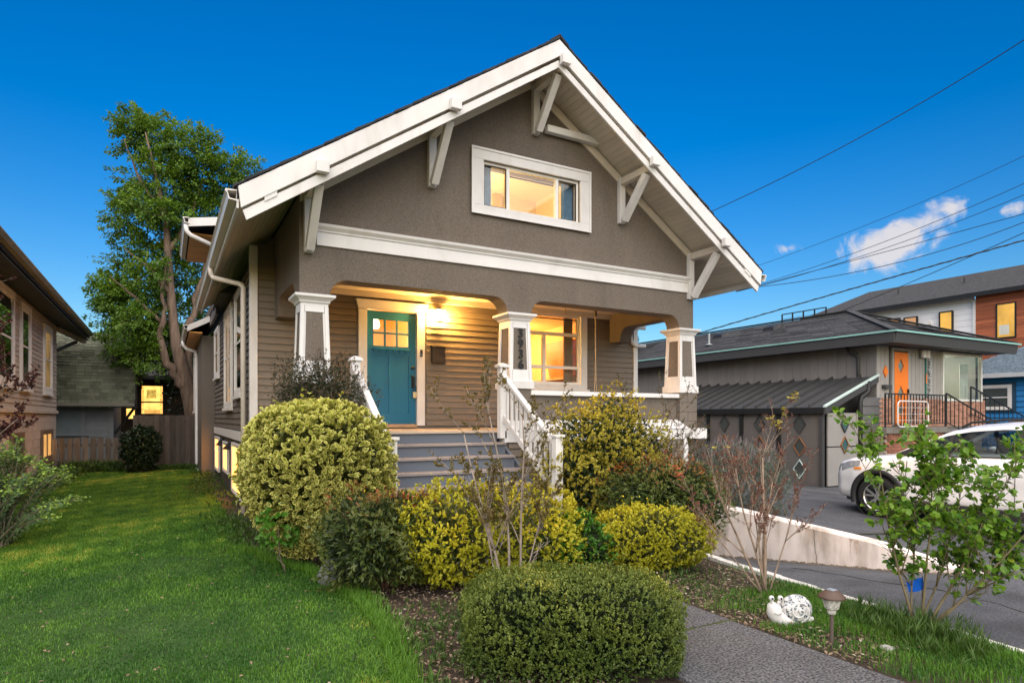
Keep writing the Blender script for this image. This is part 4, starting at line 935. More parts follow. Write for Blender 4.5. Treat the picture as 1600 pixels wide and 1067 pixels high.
# orange door with diamond lights
dX0, dX1 = 18.24, 18.92
dia = lambda cx, cz, w_, h_: [(cx - w_, cz), (cx, cz - h_), (cx + w_, cz), (cx, cz + h_)]
dh = [dia(18.55, 3.08, .15, .22), dia(18.55, 2.30, .15, .22), dia(18.55, 1.80, .15, .2)]
dr = MB().prism([(dX0, 1.40), (dX1, 1.40), (dX1, 3.47), (dX0, 3.47)], dh, 10.43, 10.48).build('orange_door', ORG, RN)
for q in dh: MB().prism(q, [], 10.455, 10.46).build('diamond_pane', M('silvery_pane', (.32, .33, .30), .15, .2, 5, metal=.6), dr)
MB().box(18.86, 18.89, 10.38, 10.429, 2.30, 2.42).build('handle', BLACK, dr)
MB().box(18.93, 19.06, 10.44, 10.50, 1.38, 3.52).box(18.15, 18.238, 10.44, 10.50, 1.38, 3.52).box(18.15, 19.06, 10.44, 10.50, 3.521, 3.60).build('door_casing', GREYL, RN)
MB().prism(dia(17.88, 2.90, .11, .17), [], 10.46, 10.49).build('diamond_ornament', ORG, RN)
MB().box(17.72, 18.02, 10.38, 10.49, 2.42, 2.52).build('mail_slot_box', DGR, RN)
for i, d in enumerate('3932'): text(d, .30, .012, WHITE if False else M('steel_numeral', (.6, .6, .58), .35, 0, metal=.5), RN, (20.10, 10.44, 3.20 - i * .27), (R(90), 0, 0), 'house_number')
MB().box(19.90, 19.94, 10.46, 10.49, 2.2, 3.36).build('number_backer', M('number_backer_green', (.03, .17, .14), .5), RN)
MB().box(19.90, 19.94, 10.45, 10.459, 2.62, 2.9).build('number_backer_band', ORG, RN)
for x in (19.62, 19.82): MB().lathe([(.0, -.1), (.075, -.1), (.075, .12), (.0, .12)], (x, 10.38, 3.46), 12).build('wall_light', WHITE, RN, smooth=False)
# picture window with a lamp inside
b = MB(); front_frame(b, 20.76, 23.1, 2.10, 3.60, .07, .07, .07, 10.42, 10.52); PWN = b.build('picture_window', M('pale_sash', (.62, .62, .56), .5), RN)
MB().box(20.83, 23.03, 10.46, 10.465, 2.17, 3.53).build('pane', GLASS('picture_glass', (.9, .93, .92), 1.1), PWN)
room(PWN, 20.80, 23.06, 10.605, 13.3, 1.5, 3.575, M('pale_room_wall', (.42, .42, .40), .8, .1, 1.5))
for (x0, x1) in [(20.85, 21.25), (22.35, 22.8)]: curtain(x0, x1, 10.72, 2.0, 3.3, M('pale_curtain', (.62, .64, .60), .8), PWN, .03, 5)
MB().lathe([(.34, 0), (.22, .42)], (22.35, 11.9, 2.72), 18).build('lamp_shade', M('pale_shade', (.6, .6, .52), .8), PWN)
MB().lathe([(.0, -.2), (.16, -.08), (.13, .12), (.0, .2)], (21.75, 11.5, 2.50), 14).build('glowing_lamp', EM('lamp_glow_white', (1, .86, .6), 2.5), PWN, smooth=True)
MB().lathe([(.02, -.9), (.03, .0)], (22.35, 11.9, 2.72), 8).build('lamp_stand', BRONZE, PWN)
lamp('picture_window_lamp', (21.9, 11.6, 3.05), 24, (1, .90, .72), .15)
# porch landing, base and railing
STN = M('landing_concrete', (.16, .15, .13), .85, .15, 3)
MB().box(17.2, 20.3, 10.05, 10.45, 1.16, 1.33).build('landing', STN, RN)
b = MB(); r = 0
while -.2 + r * .075 < 1.14:
    x = 17.3 + (r % 2) * .12
    while x < 20.15: e = min(x + .23, 20.2); b.box(x, e, 10.13 - random.uniform(0, .01), 10.2, -.2 + r * .075, -.2 + r * .075 + .064); x += .24
    r += 1
b.build('base_bricks', M('red_brick', (.26, .11, .07), .85, .2, 5, tone=.3), RN, kind='stuff')
MB().box(17.3, 20.2, 10.16, 10.44, -.3, 1.159).build('landing_base', M('mortar_grey', (.30, .26, .22), .9), RN)
for k in range(8): MB().box(20.31 + k * .45, 20.758 + k * .45, 10.05, 10.45, -.3, 1.16 - k * .12).build('stair_step', STN, RN)
def metal_rail(pts, hh, nb, name):
    b = MB(); a, c = Vector(pts[0]), Vector(pts[1])
    b.bar(a + Vector((0, 0, hh)), c + Vector((0, 0, hh)), .04, .035); b.bar(a + Vector((0, 0, .1)), c + Vector((0, 0, .1)), .03, .02); rr = b.build(name, BLACK, RN)
    bal = unit('baluster', BLACK, lambda q: q.box(-.009, .009, -.009, .009, 0, 1))
    for i in range(nb + 1):
        p = a.lerp(c, i / nb); piece('baluster', bal, RN, (p.x, p.y, p.z + (0 if i % nb == 0 else .1)), (2 if i % nb == 0 else 1, 2 if i % nb == 0 else 1, hh - (0 if i % nb == 0 else .1)))
metal_rail([(17.22, 10.1, 1.33), (20.25, 10.1, 1.33)], .92, 20, 'landing_rail')
metal_rail([(20.3, 10.1, 1.36), (23.8, 10.1, .32)], .95, 15, 'stair_rail')
metal_rail([(22.3, 10.38, 1.62), (25.9, 10.38, .65)], .95, 12, 'stair_rail')
MB().tube([(18.45, 10.1, 1.45), (18.55, 10.1, 1.75), (19.0, 10.1, 2.1), (19.3, 10.1, 2.2), (19.35, 10.1, 2.05), (19.2, 10.1, 1.95)], .012, 6).tube([(19.5, 10.1, 1.5), (19.35, 10.1, 1.8), (19.1, 10.1, 1.9), (19.0, 10.1, 1.75)], .012, 6).build('rail_scroll', BLACK, RN)
WG = thing('wire_trellis', 'white wire panel with rounded corners leaning on the black railing', 'trellis', (18.3, 10.0, 1.35))
def rrect(x0, x1, z0, z1, r, y): return [(x, y, z) for x, z in arc(x1 - r, z1 - r, r, 0, 90, 4) + arc(x0 + r, z1 - r, r, 90, 180, 4) + arc(x0 + r, z0 + r, r, 180, 270, 4) + arc(x1 - r, z0 + r, r, 270, 360, 4)]
pts = rrect(17.62, 19.12, 1.34, 2.05, .12, 9.99)
MB().tube(pts + [pts[0]], .02, 6).build('frame', WHITE, WG)
b = MB()
for i in range(1, 7): x = lerp(17.62, 19.12, i / 7); b.tube([(x, 9.99, 1.35), (x, 9.99, 2.04)], .005, 5)
for i in range(1, 4): z = lerp(1.34, 2.05, i / 4); b.tube([(17.63, 9.995, z), (19.11, 9.995, z)], .005, 5)
b.build('wires', WHITE, WG)
# metal awning carport on the left side of that house
AWN = M('dark_standing_seam', (.045, .047, .048), .45, .12, 2, spec=.4)
pan = MB()
panel_me = None
y = 10.5; pw = .44; i = 0
sl = Vector((15.2, 0, 1.86)), Vector((17.5, 0, 2.74))
while y < 17.3:
    b = MB().hexa([(15.2, y + .03, 1.85), (17.49, y + .03, 2.73), (17.49, y + pw, 2.73), (15.2, y + pw, 1.85)], [(15.2, y + .03, 1.87), (17.49, y + .03, 2.75), (17.49, y + pw, 2.75), (15.2, y + pw, 1.87)])
    b.build('awning_panel', AWN, RN)
    MB().hexa([(15.18, y, 1.85), (17.49, y, 2.73), (17.49, y + .028, 2.73), (15.18, y + .028, 1.85)], [(15.18, y, 1.945), (17.49, y, 2.825), (17.49, y + .028, 2.825), (15.18, y + .028, 1.945)]).build('standing_seam', AWN, RN)
    y += pw
MB().hexa([(15.14, 10.44, 1.68), (17.49, 10.44, 2.58), (17.49, 10.495, 2.58), (15.14, 10.495, 1.68)], [(15.14, 10.44, 1.86), (17.49, 10.44, 2.76), (17.49, 10.495, 2.76), (15.14, 10.495, 1.86)]).build('awning_rake', DGR, RN)
MB().hexa([(15.12, 10.42, 1.862), (17.49, 10.42, 2.762), (17.49, 10.50, 2.762), (15.12, 10.50, 1.862)], [(15.12, 10.42, 1.91), (17.49, 10.42, 2.81), (17.49, 10.50, 2.81), (15.12, 10.50, 1.91)]).build('awning_edge', M('pale_mint_edge', (.50, .62, .58), .45), RN)
MB().box(15.14, 15.20, 10.5, 17.3, 1.70, 1.845).build('awning_fascia', BLACK, RN)
# garage screen below the awning: framed panels with diamond cut-outs
def diamonds(parent, x, yc, kind):
    for (z, edge) in ((1.42, DGR), (.80, M('copper_edge', (.26, .12, .05), .6)), (.18, M('pale_mint_edge', (.50, .62, .58), .45))):
        h = .27; w_ = .2
        p = [(yc - w_, z), (yc, z - h), (yc + w_, z), (yc, z + h)]; q = [(yc - w_ + .024, z), (yc, z - h + .033), (yc + w_ - .024, z), (yc, z + h - .033)]
        MB().prism(p, [q], x - .035, x + .02, 'x').build('diamond_frame', edge, parent)
        MB().prism(q, [], x - .012, x + .02, 'x').build('diamond_inset', M('dark_inset', (.06, .065, .06), .6), parent)
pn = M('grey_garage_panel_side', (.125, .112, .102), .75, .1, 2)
for k in range(5):
    y0 = 10.62 + k * 1.32
    s = MB().box(15.26, 15.30, y0 + .06, y0 + 1.28, -.26, 1.70).build('screen_panel', pn, RN); diamonds(s, 15.26, y0 + .67, k)
    MB().box(15.20, 15.30, y0 - .05, y0 + .058, -.3, 1.70).build('screen_post', BLACK if k else DGR, RN)
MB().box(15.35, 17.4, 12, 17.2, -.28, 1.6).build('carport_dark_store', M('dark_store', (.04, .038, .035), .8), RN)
s = MB().box(15.32, 16.62, 10.49, 10.53, -.22, .80).build('screen_panel', PANEL, RN)
s = MB().box(15.32, 16.62, 10.49, 10.53, .83, 1.72).build('screen_panel', PANEL, RN)
for (z, edge) in ((1.42, DGR), (.86, M('copper_edge', (.26, .12, .05), .6)), (.18, M('pale_mint_edge', (.50, .62, .58), .45))):
    cx = 16.0; MB().prism(dia(cx, z, .17, .24), [dia(cx, z, .148, .21)], 10.45, 10.489).build('diamond_frame', edge, s); MB().prism(dia(cx, z, .148, .21), [], 10.47, 10.489).build('diamond_inset', M('teal_inset', (.035, .09, .09), .6), s)
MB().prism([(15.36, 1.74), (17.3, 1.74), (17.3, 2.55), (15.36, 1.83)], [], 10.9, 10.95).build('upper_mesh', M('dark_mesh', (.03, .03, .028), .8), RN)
MB().tube([(17.0, 10.44, 2.6), (17.0, 10.44, 2.3), (16.72, 10.46, 2.15), (16.68, 10.47, 2.0), (16.68, 10.47, -.2)], .065, 8).build('downspout', BLACK, RN, smooth=True)
z = .0
while z < 2.02:
    MB().hexa([(16.78, 10.45, z), (17.62, 10.45, z), (17.62, 10.52, z), (16.78, 10.52, z)], [(16.78, 10.475, z + .235), (17.62, 10.475, z + .235), (17.62, 10.52, z + .235), (16.78, 10.52, z + .235)]).build('lap_board', LAP, RN); z += .24
# rear wing seen through our porch
MB().box(16.3, 17.6, 25, 34, 0, 3.9).build('rear_wing', GREY, RN)
MB().hexa([(15.6, 22, 4.05), (15.6, 36, 4.05), (19, 36, 5.7), (19, 22, 5.7)], [(15.6, 22, 4.2), (15.6, 36, 4.2), (19, 36, 5.85), (19, 22, 5.85)]).build('rear_wing_roof', RSH, RN)
MB().box(15.5, 15.6, 22, 36, 4.12, 4.22).build('drip_edge', MINT, RN); MB().box(15.56, 15.62, 22, 36, 3.86, 4.1).build('fascia', DGR, RN)
MB().hexa([(13.6, 20.5, 2.1), (15.6, 20.5, 2.7), (15.6, 27, 2.7), (13.6, 27, 2.1)], [(13.6, 20.5, 2.3), (15.6, 20.5, 2.9), (15.6, 27, 2.9), (13.6, 27, 2.3)]).build('rear_awning', AWN, RN)
MB().hexa([(13.56, 20.44, 2.24), (15.6, 20.44, 2.84), (15.6, 20.49, 2.84), (13.56, 20.49, 2.24)], [(13.56, 20.44, 2.32), (15.6, 20.44, 2.92), (15.6, 20.49, 2.92), (13.56, 20.49, 2.32)]).build('awning_edge', MINT, RN)
# vent pipes and box vents on the roof: fixed to it
def nroof(x, y): return ez + (x - E0) / (20.27 - E0) * (rz - ez)
for (x, y) in ((18.5, 19.4), (18.0, 17.2)):
    z = nroof(x, y); b = MB(); b.lathe([(.0, -.05), (.045, -.05), (.045, .42), (.0, .42)], (x, y, z + .05), 10).lathe([(.0, -.03), (.16, .0), (.06, .06), (.0, .06)], (x, y, z + .03), 12).build('vent_pipe', M('galvanised', (.30, .33, .34), .45, .1, metal=.4), RN)
for y in (15.2, 17.6): MB().hexa([(19.1, y, nroof(19.1, y)), (19.5, y, nroof(19.5, y)), (19.5, y + .5, nroof(19.5, y)), (19.1, y + .5, nroof(19.1, y))], [(19.15, y + .05, nroof(19.1, y) + .16), (19.5, y + .05, nroof(19.5, y) + .10), (19.5, y + .45, nroof(19.5, y) + .10), (19.15, y + .45, nroof(19.1, y) + .16)]).build('roof_vent', BLACK, RN)
# ------------------------------------------------------------ blue house
BH = thing('blue_house', 'bright blue lap sided house with white double-hung window right of the brick porch', 'house', (30, 10, 0))
BLU = M('blue_siding', (.018, .17, .42), .6, .08, 3, tone=.06)
MB().box(27.53, 34, 8, 13.6, -.4, 3.2).build('wall', BLU, BH)
b = MB(); z = 0
while z < 3.1: b.add([(27.48, 8, z), (27.48, 13.6, z), (27.525, 13.6, z + .2), (27.525, 8, z + .2), (27.53, 8, z), (27.53, 13.6, z)], [(0, 1, 2, 3), (0, 4, 5, 1)]); z += .2
b.build('siding_boards', BLU, BH, kind='stuff')
MB().add([(27.1, 7.6, 3.22), (27.1, 14.0, 3.22), (34.4, 14, 3.22), (34.4, 7.6, 3.22), (30.5, 10.6, 5.0), (31, 10.9, 5.0)], [(0, 1, 5, 4), (1, 2, 5), (2, 3, 4, 5), (3, 0, 4), (0, 3, 2, 1)]).build('roof', M('blue_grey_roof', (.075, .105, .13), .9, .25, 4, grain=.5, grainscale=14, stretch=(1, 1, 3)), BH)
MB().box(27.05, 27.12, 7.6, 14.0, 3.08, 3.24).build('gutter', M('grey_gutter', (.42, .44, .45), .5), BH)
MB().box(27.44, 27.475, 11.3, 12.62, 1.80, 2.92).build('window_backboard', M('navy_trim', (.015, .05, .09), .6), BH)
side_window(BH, 27.44, -1, 11.42, 12.48, 1.88, 2.82, M('blind_grey_green', (.16, .19, .18), .5), cas=.09, sill=False)
# ------------------------------------------------------------ modern block behind
MD = thing('modern_townhouse', 'modern townhouse with white panels, red cedar siding and long dark roof behind the low house', 'house', (38, 17, 0))
WPN = M('white_panel', (.80, .80, .80), .6, .04, 2, tone=.03); CED = M('red_cedar', (.36, .11, .05), .55, .2, 4, tone=.25, stretch=(1, .6, 6))
MB().box(34.74, 44, 16.0, 25, -.4, 7.4).build('panel_wall', WPN, MD); MB().box(34.64, 44, 9, 15.9, -.4, 7.5).build('cedar_wall', CED, MD)
b = MB(); z = 2.5
while z < 7.35: b.box(34.70, 34.735, 16.0, 25, z, z + .287); z += .30
b.build('white_boards', WPN, MD, kind='stuff')
b = MB(); z = 2.5
while z < 7.45: b.box(34.60, 34.635, 9, 15.9, z, z + .130); z += .14
b.build('cedar_boards', CED, MD, kind='stuff')
MB().hexa([(34.2, 8.6, 7.45), (34.2, 25.2, 7.45), (36.9, 22.6, 8.95), (36.9, 8.6, 8.95)], [(34.2, 8.6, 7.6), (34.2, 25.2, 7.6), (36.9, 22.6, 9.1), (36.9, 8.6, 9.1)]).build('roof', RSH, MD)
MB().add([(34.2, 25.2, 7.6), (36.9, 22.6, 9.1), (40, 25.2, 7.6)], [(0, 1, 2)]).build('roof_hip', RSH, MD)
MB().box(34.12, 34.2, 8.6, 25.25, 7.42, 7.62).build('gutter', BLACK, MD)
for y in (20.2, 16.9, 14.2): MB().box(35.7, 35.78, y, y + .06, 8.2, 8.75).build('snow_guard_post', DGR, MD)
b = MB(); 
for y0 in (9.5, 12, 14.5, 17, 19.5, 22): b.box(35.2, 35.24, y0, y0 + 2.4, 8.05, 8.10)
b.build('roof_rail', DGR, MD)
MB().box(34.58, 34.74, 15.90, 16.02, -.3, 7.35).build('downspout', WHITE, MD)
def mwin(y0, y1, z0, z1, em):
    b = MB(); frame_mb(b, y0, y1, z0, z1, .06, .06, lambda b, a, c, d, e: b.box(34.55, 34.66, a, c, d, e)); fr = b.build('window', BLACK, MD)
    MB().box(34.585, 34.59, y0 + .05, y1 - .05, z0 + .05, z1 - .05).build('pane', GLASSM, fr); MB().box(34.59 + .004, 34.598, y0 + .05, y1 - .05, z0 + .05, z1 - .05).build('lit_room', em, fr); return fr
YE = EM('townhouse_glow', (1.0, .52, .08), .50, .35, 1.2); PE = EM('townhouse_peach', (1.0, .48, .20), .45, .2, 1.5)
fr = mwin(14.22, 15.04, 5.32, 6.98, YE)
MB().box(34.575, 34.583, 14.5, 14.9, 5.5, 5.95).build('picture_frame', M('pale_shade', (.6, .6, .52), .8), fr)
fr = mwin(16.9, 17.55, 5.0, 6.96, YE); MB().lathe([(.0, -.12), (.12, 0), (.0, .12)], (34.56, 17.3, 5.55), 10, sx=.1).build('bulb', EM('townhouse_bulb', (1, .9, .6), 5), fr)
mwin(19.5, 20.5, 5.5, 6.96, PE); mwin(18.6, 19.3, 5.5, 6.92, PE); mwin(20.9, 21.6, 5.5, 6.92, PE)
MB().box(34.5, 34.7, 18.0, 18.35, 6.4, 6.6).build('vent_cover', WHITE, MD)
# flat-roofed block between, carrying a roof-deck railing
FB = thing('flat_roofed_block', 'flat roofed block with black roof deck railing rising behind the low hip roof', 'building', (28, 22, 0))
MB().box(25.8, 31, 17.4, 20.8, -.4, 5.55).build('wall', GREY, FB)
MB().box(25.7, 31.1, 17.3, 20.9, 5.551, 5.7).build('roof', DGR, FB)
bal = unit('deck_post', BLACK, lambda q: q.box(-.025, .025, -.025, .025, 0, 1))
for i in range(5): piece('deck_post', bal, FB, (26.0, 17.9 + i * .575, 5.7), (1, 1, .85))
b = MB()
for z in (6.52, 6.3, 6.1, 5.9): b.box(25.985, 26.015, 17.9, 20.2, z, z + (.045 if z > 6.5 else .015))
b.build('deck_rail', BLACK, FB)
# ------------------------------------------------------------ overhead wires, strung between far poles outside the view
WIRE = M('black_cable', (.015, .015, .017), .6, 0)
def wire(name_label, p0, pm, p1, t0, t1, r, twist=0):
    pts = []; n = 40
    for i in range(n + 1):
        s = i / n; q = [lerp(lerp(a, b, s), lerp(b, c, s), s) for a, b, c in zip(p0, (2 * pm[0] - .5 * (p0[0] + p1[0]), 2 * pm[1] - .5 * (p0[1] + p1[1])), p1)]
        pts.append(at(q[0], q[1], lerp(t0, t1, s)))
    o = MB().tube(pts, r, 5)
    if twist:
        k = 240; fine = []
        for i in range(k + 1):
            f = i / k * n; a = int(min(f, n - 1)); p = pts[a].lerp(pts[a + 1], f - a); an = i * .6
            fine.append(p + Vector((math.cos(an) * .5, math.cos(an) * .5, math.sin(an))) * r * .8)
        o.tube(fine, r * .8, 4)
    o = o.build('power_line', WIRE); tag(o, name_label, 'power line', 'overhead wires on the right'); return o
wire('topmost single wire rising steeply from the right roof slope of the gabled house', (1040, 362), (1360, 206), (1680, 10), 24, 16, .014)
wire('thin faint wire passing above the small cloud', (1120, 437), (1400, 333), (1680, 205), 40, 26, .012)
wire('upper of two close wires crossing the middle of the large cloud', (1150, 455), (1400, 371), (1680, 250), 30, 22, .012)
wire('lower of two close wires crossing the middle of the large cloud', (1150, 456), (1400, 382), (1680, 270), 30, 22, .012)
wire('dark wire skirting the lower edge of the large cloud', (1150, 455.5), (1400, 389), (1680, 312), 32, 22, .014)
wire('wire leaving the right eave tip of the gabled house almost level', (1100, 455), (1400, 411), (1680, 313), 26, 20, .013)
wire('thick twisted cable sagging down to the column of the gabled porch', (1060, 530), (1360, 443), (1700, 348), 20, 16, .017, 1)
wire('wire that crosses the twisted cable and drops along the hip roof', (1300, 492), (1500, 408), (1700, 318), 24, 18, .012)
# ------------------------------------------------------------ vegetation
def rnd(n): return RNG.random(n)
def unitv(n):
    v = RNG.normal(size=(n, 3)); return v / np.linalg.norm(v, axis=1, keepdims=True)
def norm(v): return v / np.maximum(np.linalg.norm(v, axis=1, keepdims=True), 1e-6)
def lump(v, f, seed):
    r = np.random.default_rng(seed); o = np.zeros(len(v))
    for k in range(5):
        d = r.normal(size=3) * f * (1 + .5 * k); o += np.sin(v @ d + r.random() * 6) / (1 + .6 * k)
    return o / 2.2
def leaves(name, P, D, U, L, W, tone, mat, parent, fold=.15, quad=False, kind='stuff', droop=.12, rnd_=False):
    """one mesh of leaves: P base points, D axis, U up-ish normal, L length, W width, tone 0..1"""
    org = np.array(origin(parent)); P = P - org
    D = norm(D); S = norm(np.cross(D, U)); Nn = np.cross(S, D)
    n = len(P); L = np.broadcast_to(L, (n,))[:, None]; W = np.broadcast_to(W, (n,))[:, None]
    base = P; tip = P + D * L - Nn * L * droop; mid = P + D * L * .48 - Nn * W * fold * .3
    rt = P + D * L * .45 + S * W * .5 + Nn * W * fold; lf = P + D * L * .45 - S * W * .5 + Nn * W * fold
    if rnd_:
        V = np.stack([base, P + D * L * .26 + S * W * .43 + Nn * W * fold * .8, P + D * L * .66 + S * W * .47 + Nn * W * fold - Nn * L * droop * .3, tip, P + D * L * .66 - S * W * .47 + Nn * W * fold - Nn * L * droop * .3, P + D * L * .26 - S * W * .43 + Nn * W * fold * .8, mid], 1).reshape(-1, 3); i = np.arange(n)[:, None] * 7
        F = np.concatenate([i + np.array([[q, (q + 1) % 6, 6]]) for q in range(6)], 1).reshape(-1, 3); rim = np.tile([1, 1, 1, 1, 1, 1, 0.], n); fr = np.repeat(tone, 6)
    elif quad:
        V = np.stack([base, rt, tip, lf], 1).reshape(-1, 3); i = np.arange(n)[:, None] * 4
        F = np.concatenate([i + np.array([[0, 1, 2]]), i + np.array([[0, 2, 3]])], 1).reshape(-1, 3); rim = np.tile([1, 1, 1, 1.], n); fr = np.repeat(tone, 2)
    else:
        V = np.stack([base, rt, tip, lf, mid], 1).reshape(-1, 3); i = np.arange(n)[:, None] * 5
        F = np.concatenate([i + np.array([[0, 1, 4]]), i + np.array([[1, 2, 4]]), i + np.array([[2, 3, 4]]), i + np.array([[3, 0, 4]])], 1).reshape(-1, 3)
        rim = np.tile([1, 1, 1, 1, 0.], n); fr = np.repeat(tone, 4)
    me = npmesh(name, V, F, [mat], [('rim', 'POINT', rim), ('tone', 'FACE', fr)])
    o = bpy.data.objects.new(name, me); COL.objects.link(o); o.parent = parent
    if kind: o['kind'] = kind
    return o
def tufts(C, A, k, spread, L, W, tone, size=0., Lvar=.35, tvar=.3):
    """k leaves radiating from each tuft centre C about the axis A; returns arrays for leaves()"""
    n = len(C); A = norm(A); X = norm(np.cross(A, unitv(n))); Yv = np.cross(A, X)
    Cs, Ds, Us, Ls, Ws, Ts = [], [], [], [], [], []
    for j in range(k):
        a = 2 * np.pi * (j / k + rnd(n) * .12) + j * 2.4; sp = spread * (.55 + .9 * rnd(n)) * (.35 + .65 * (k - j) / k if k > 4 else 1)
        rad = X * np.cos(a)[:, None] + Yv * np.sin(a)[:, None]
        D = A * np.cos(sp)[:, None] + rad * np.sin(sp)[:, None]
        Cs.append(C - A * (size * rnd(n))[:, None] + unitv(n) * size * .15); Ds.append(D); Us.append(A * np.sin(sp)[:, None] * 1.0 - rad * np.cos(sp)[:, None] * 1.0 + A * .2)
        sc = 1 - Lvar * rnd(n); Ls.append(L * sc); Ws.append(W * sc); Ts.append(np.clip(tone + (rnd(n) - .5) * tvar, 0, 1))
    return [np.concatenate(q) for q in (Cs, Ds, Us, Ls, Ws, Ts)]
def cat(*sets): return [np.concatenate([s[i] for s in sets]) for i in range(6)]
def blob(n, c, r, seed, power=2.4, noise_=.12, f=2.5, depth=.25, bottom=-.85, taper=0., yaw=0.):
    """points near the surface of a lumpy superellipsoid, with outward normals"""
    d = unitv(int(n * 1.8)); d = d[d[:, 2] > bottom][:n]
    s = (np.abs(d) ** power).sum(1) ** (-1 / power)
    s = s * (1 + noise_ * lump(d * 1.0, f, seed) + noise_ * .5 * lump(d, f * 3, seed + 1))
    fr = 1 - depth * rnd(len(d)) ** 2.2
    p = d * (s * fr)[:, None] * np.array(r)
    if taper: p[:, :2] *= (1 - taper * np.clip(-p[:, 2] / r[2], 0, 1))[:, None]
    nrm = norm(d / np.array(r)); 
    if yaw:
        cy, sy = math.cos(yaw), math.sin(yaw); Rm = np.array([[cy, -sy, 0], [sy, cy, 0], [0, 0, 1]]); p = p @ Rm.T; nrm = nrm @ Rm.T
    return p + np.array(c), nrm, fr
def stems(name, base, tips, mat, parent, r0=.018, r1=.004, wob=.05, n=5, k=6):
    b = MB()
    for t in tips:
        a = Vector(base) + Vector((random.uniform(-.05, .05), random.uniform(-.05, .05), 0)); t = Vector(t); pts = []
        for i in range(k):
            s = i / (k - 1); q = a.lerp(t, s); q.z = a.z + (t.z - a.z) * s ** .85
            pts.append(q + Vector((random.uniform(-wob, wob), random.uniform(-wob, wob), random.uniform(-wob, wob) * .4)) * (s * (1 - s) * 4))
        b.tube(pts, [lerp(r0, r1, i / (k - 1)) for i in range(k)], n)
    return b.build(name, mat, parent, smooth=True)
def shrub(name, label, c, r, mat, n, k, L, W, spread=.9, up=.5, tone=lambda p, nr: .5, seed=1, power=2.4, noise_=.12, f=2.5, depth=.3, bottom=-.85, taper=.2, inner=.35, group=None, cat_='shrub', stemmat=None, size=.03, jit=.35, yaw=0., ntip=14, tvar=.4, base=None, inmat=None, rnd_=False, stray=.03):
    base = base or (c[0], c[1], 0)
    t = thing(name, label, cat_, base, group)
    P, Nr, fr = blob(n, c, r, seed, power, noise_, f, depth, bottom, taper, yaw)
    ok = P[:, 2] > .015; P, Nr, fr = P[ok], Nr[ok], fr[ok]
    A = norm(Nr * (1 - up * .5) + np.array([0, 0, up]) + unitv(len(P)) * jit)
    T = tufts(P, A, k, spread, L, W, np.clip(np.repeat(.5, len(P)) + 0, 0, 1), size, tvar=0)
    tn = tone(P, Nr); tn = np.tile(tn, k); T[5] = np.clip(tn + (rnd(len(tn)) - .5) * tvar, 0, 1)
    if stray:
        q = RNG.permutation(len(P))[:max(6, int(len(P) * stray))]; ex = []
        for j in range(1, 5):
            o_ = (.025 * j * (.6 + .9 * rnd(len(q))))[:, None]; Pj = P[q] + norm(A[q] + np.array([0, 0, .5])) * o_; X = tufts(Pj, A[q] + np.array([0, 0, .4]), max(2, k // 3), spread, L * .9, W * .9, np.full(len(q), .5), 0, tvar=0); X[5] = np.clip(np.tile(tn[:len(P)][q], max(2, k // 3)) + (rnd(len(X[5])) - .4) * tvar, 0, 1); ex.append(X)
        T = cat(T, *ex)
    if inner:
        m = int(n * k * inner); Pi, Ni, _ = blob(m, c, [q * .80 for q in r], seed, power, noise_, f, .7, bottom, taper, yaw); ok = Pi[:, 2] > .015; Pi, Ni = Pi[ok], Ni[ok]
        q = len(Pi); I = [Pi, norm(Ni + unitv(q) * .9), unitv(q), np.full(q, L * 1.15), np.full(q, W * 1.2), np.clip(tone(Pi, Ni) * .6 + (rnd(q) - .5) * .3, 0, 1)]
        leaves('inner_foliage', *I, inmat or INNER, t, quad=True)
    leaves('foliage', *T, mat, t, rnd_=rnd_)
    tips = [Vector(P[random.randrange(len(P))]).lerp(Vector(c), .25) for _ in range(ntip)]
    stems('stem', base, tips, stemmat or TWIG, t)
    return t
const = lambda v: (lambda p, nr: np.full(len(p), v))
upper = lambda a, b: (lambda p, nr: np.clip(lerp(a, b, (nr[:, 2] + .6) / 1.6), 0, 1))

# --- leaf materials (per-leaf tone picks the hue; margins are real variegation)
INNER = LEAF('shade_dark_inner_leaf', (.018, .035, .010), (.05, .075, .02), trans=.2)  # dark colour carries the shade inside the shrubs
INNERY = LEAF('shaded_variegated_leaf', (.06, .085, .02), (.20, .20, .05), trans=.2)  # darker copy of the variegated leaf, inner shade put into its colour
EUON = LEAF('variegated_leaf', (.030, .075, .014), (.24, .31, .022), rim=(.60, .56, .15), rim0=.55, rim1=.80, third=(.50, .52, .04))
GOLD = LEAF('golden_leaf', (.10, .18, .012), (.40, .41, .018), rim=(.56, .50, .03), rim0=.5, rim1=.95, third=(.68, .52, .03))
BOX = LEAF('box_leaf', (.032, .070, .014), (.17, .22, .034), third=(.42, .40, .06), rough=.45)
GRNSH = LEAF('fresh_green_leaf', (.03, .12, .01), (.10, .24, .02))
NAND = LEAF('nandina_leaf', (.038, .072, .014), (.125, .145, .030), third=(.32, .08, .03), rough=.4, trans=.2)
NANDR = LEAF('reddish_nandina_leaf', (.045, .09, .018), (.14, .16, .028), third=(.46, .10, .035), rough=.4, trans=.2)
DKTW = LEAF('dark_small_leaf', (.035, .042, .022), (.09, .07, .04), third=(.16, .06, .04))
VARG = LEAF('golden_variegated_leaf', (.05, .10, .015), (.30, .29, .025), rim=(.55, .44, .05), rim0=.5, rim1=.9, third=(.68, .48, .03))
LAV = LEAF('lavender_leaf', (.10, .13, .095), (.19, .22, .175), third=(.22, .17, .18), trans=.15, rough=.7)
MAPLE = LEAF('young_maple_leaf', (.12, .10, .025), (.20, .15, .035), third=(.24, .07, .035))
BUD = LEAF('red_bud', (.13, .04, .03), (.24, .08, .05), third=(.36, .32, .05))
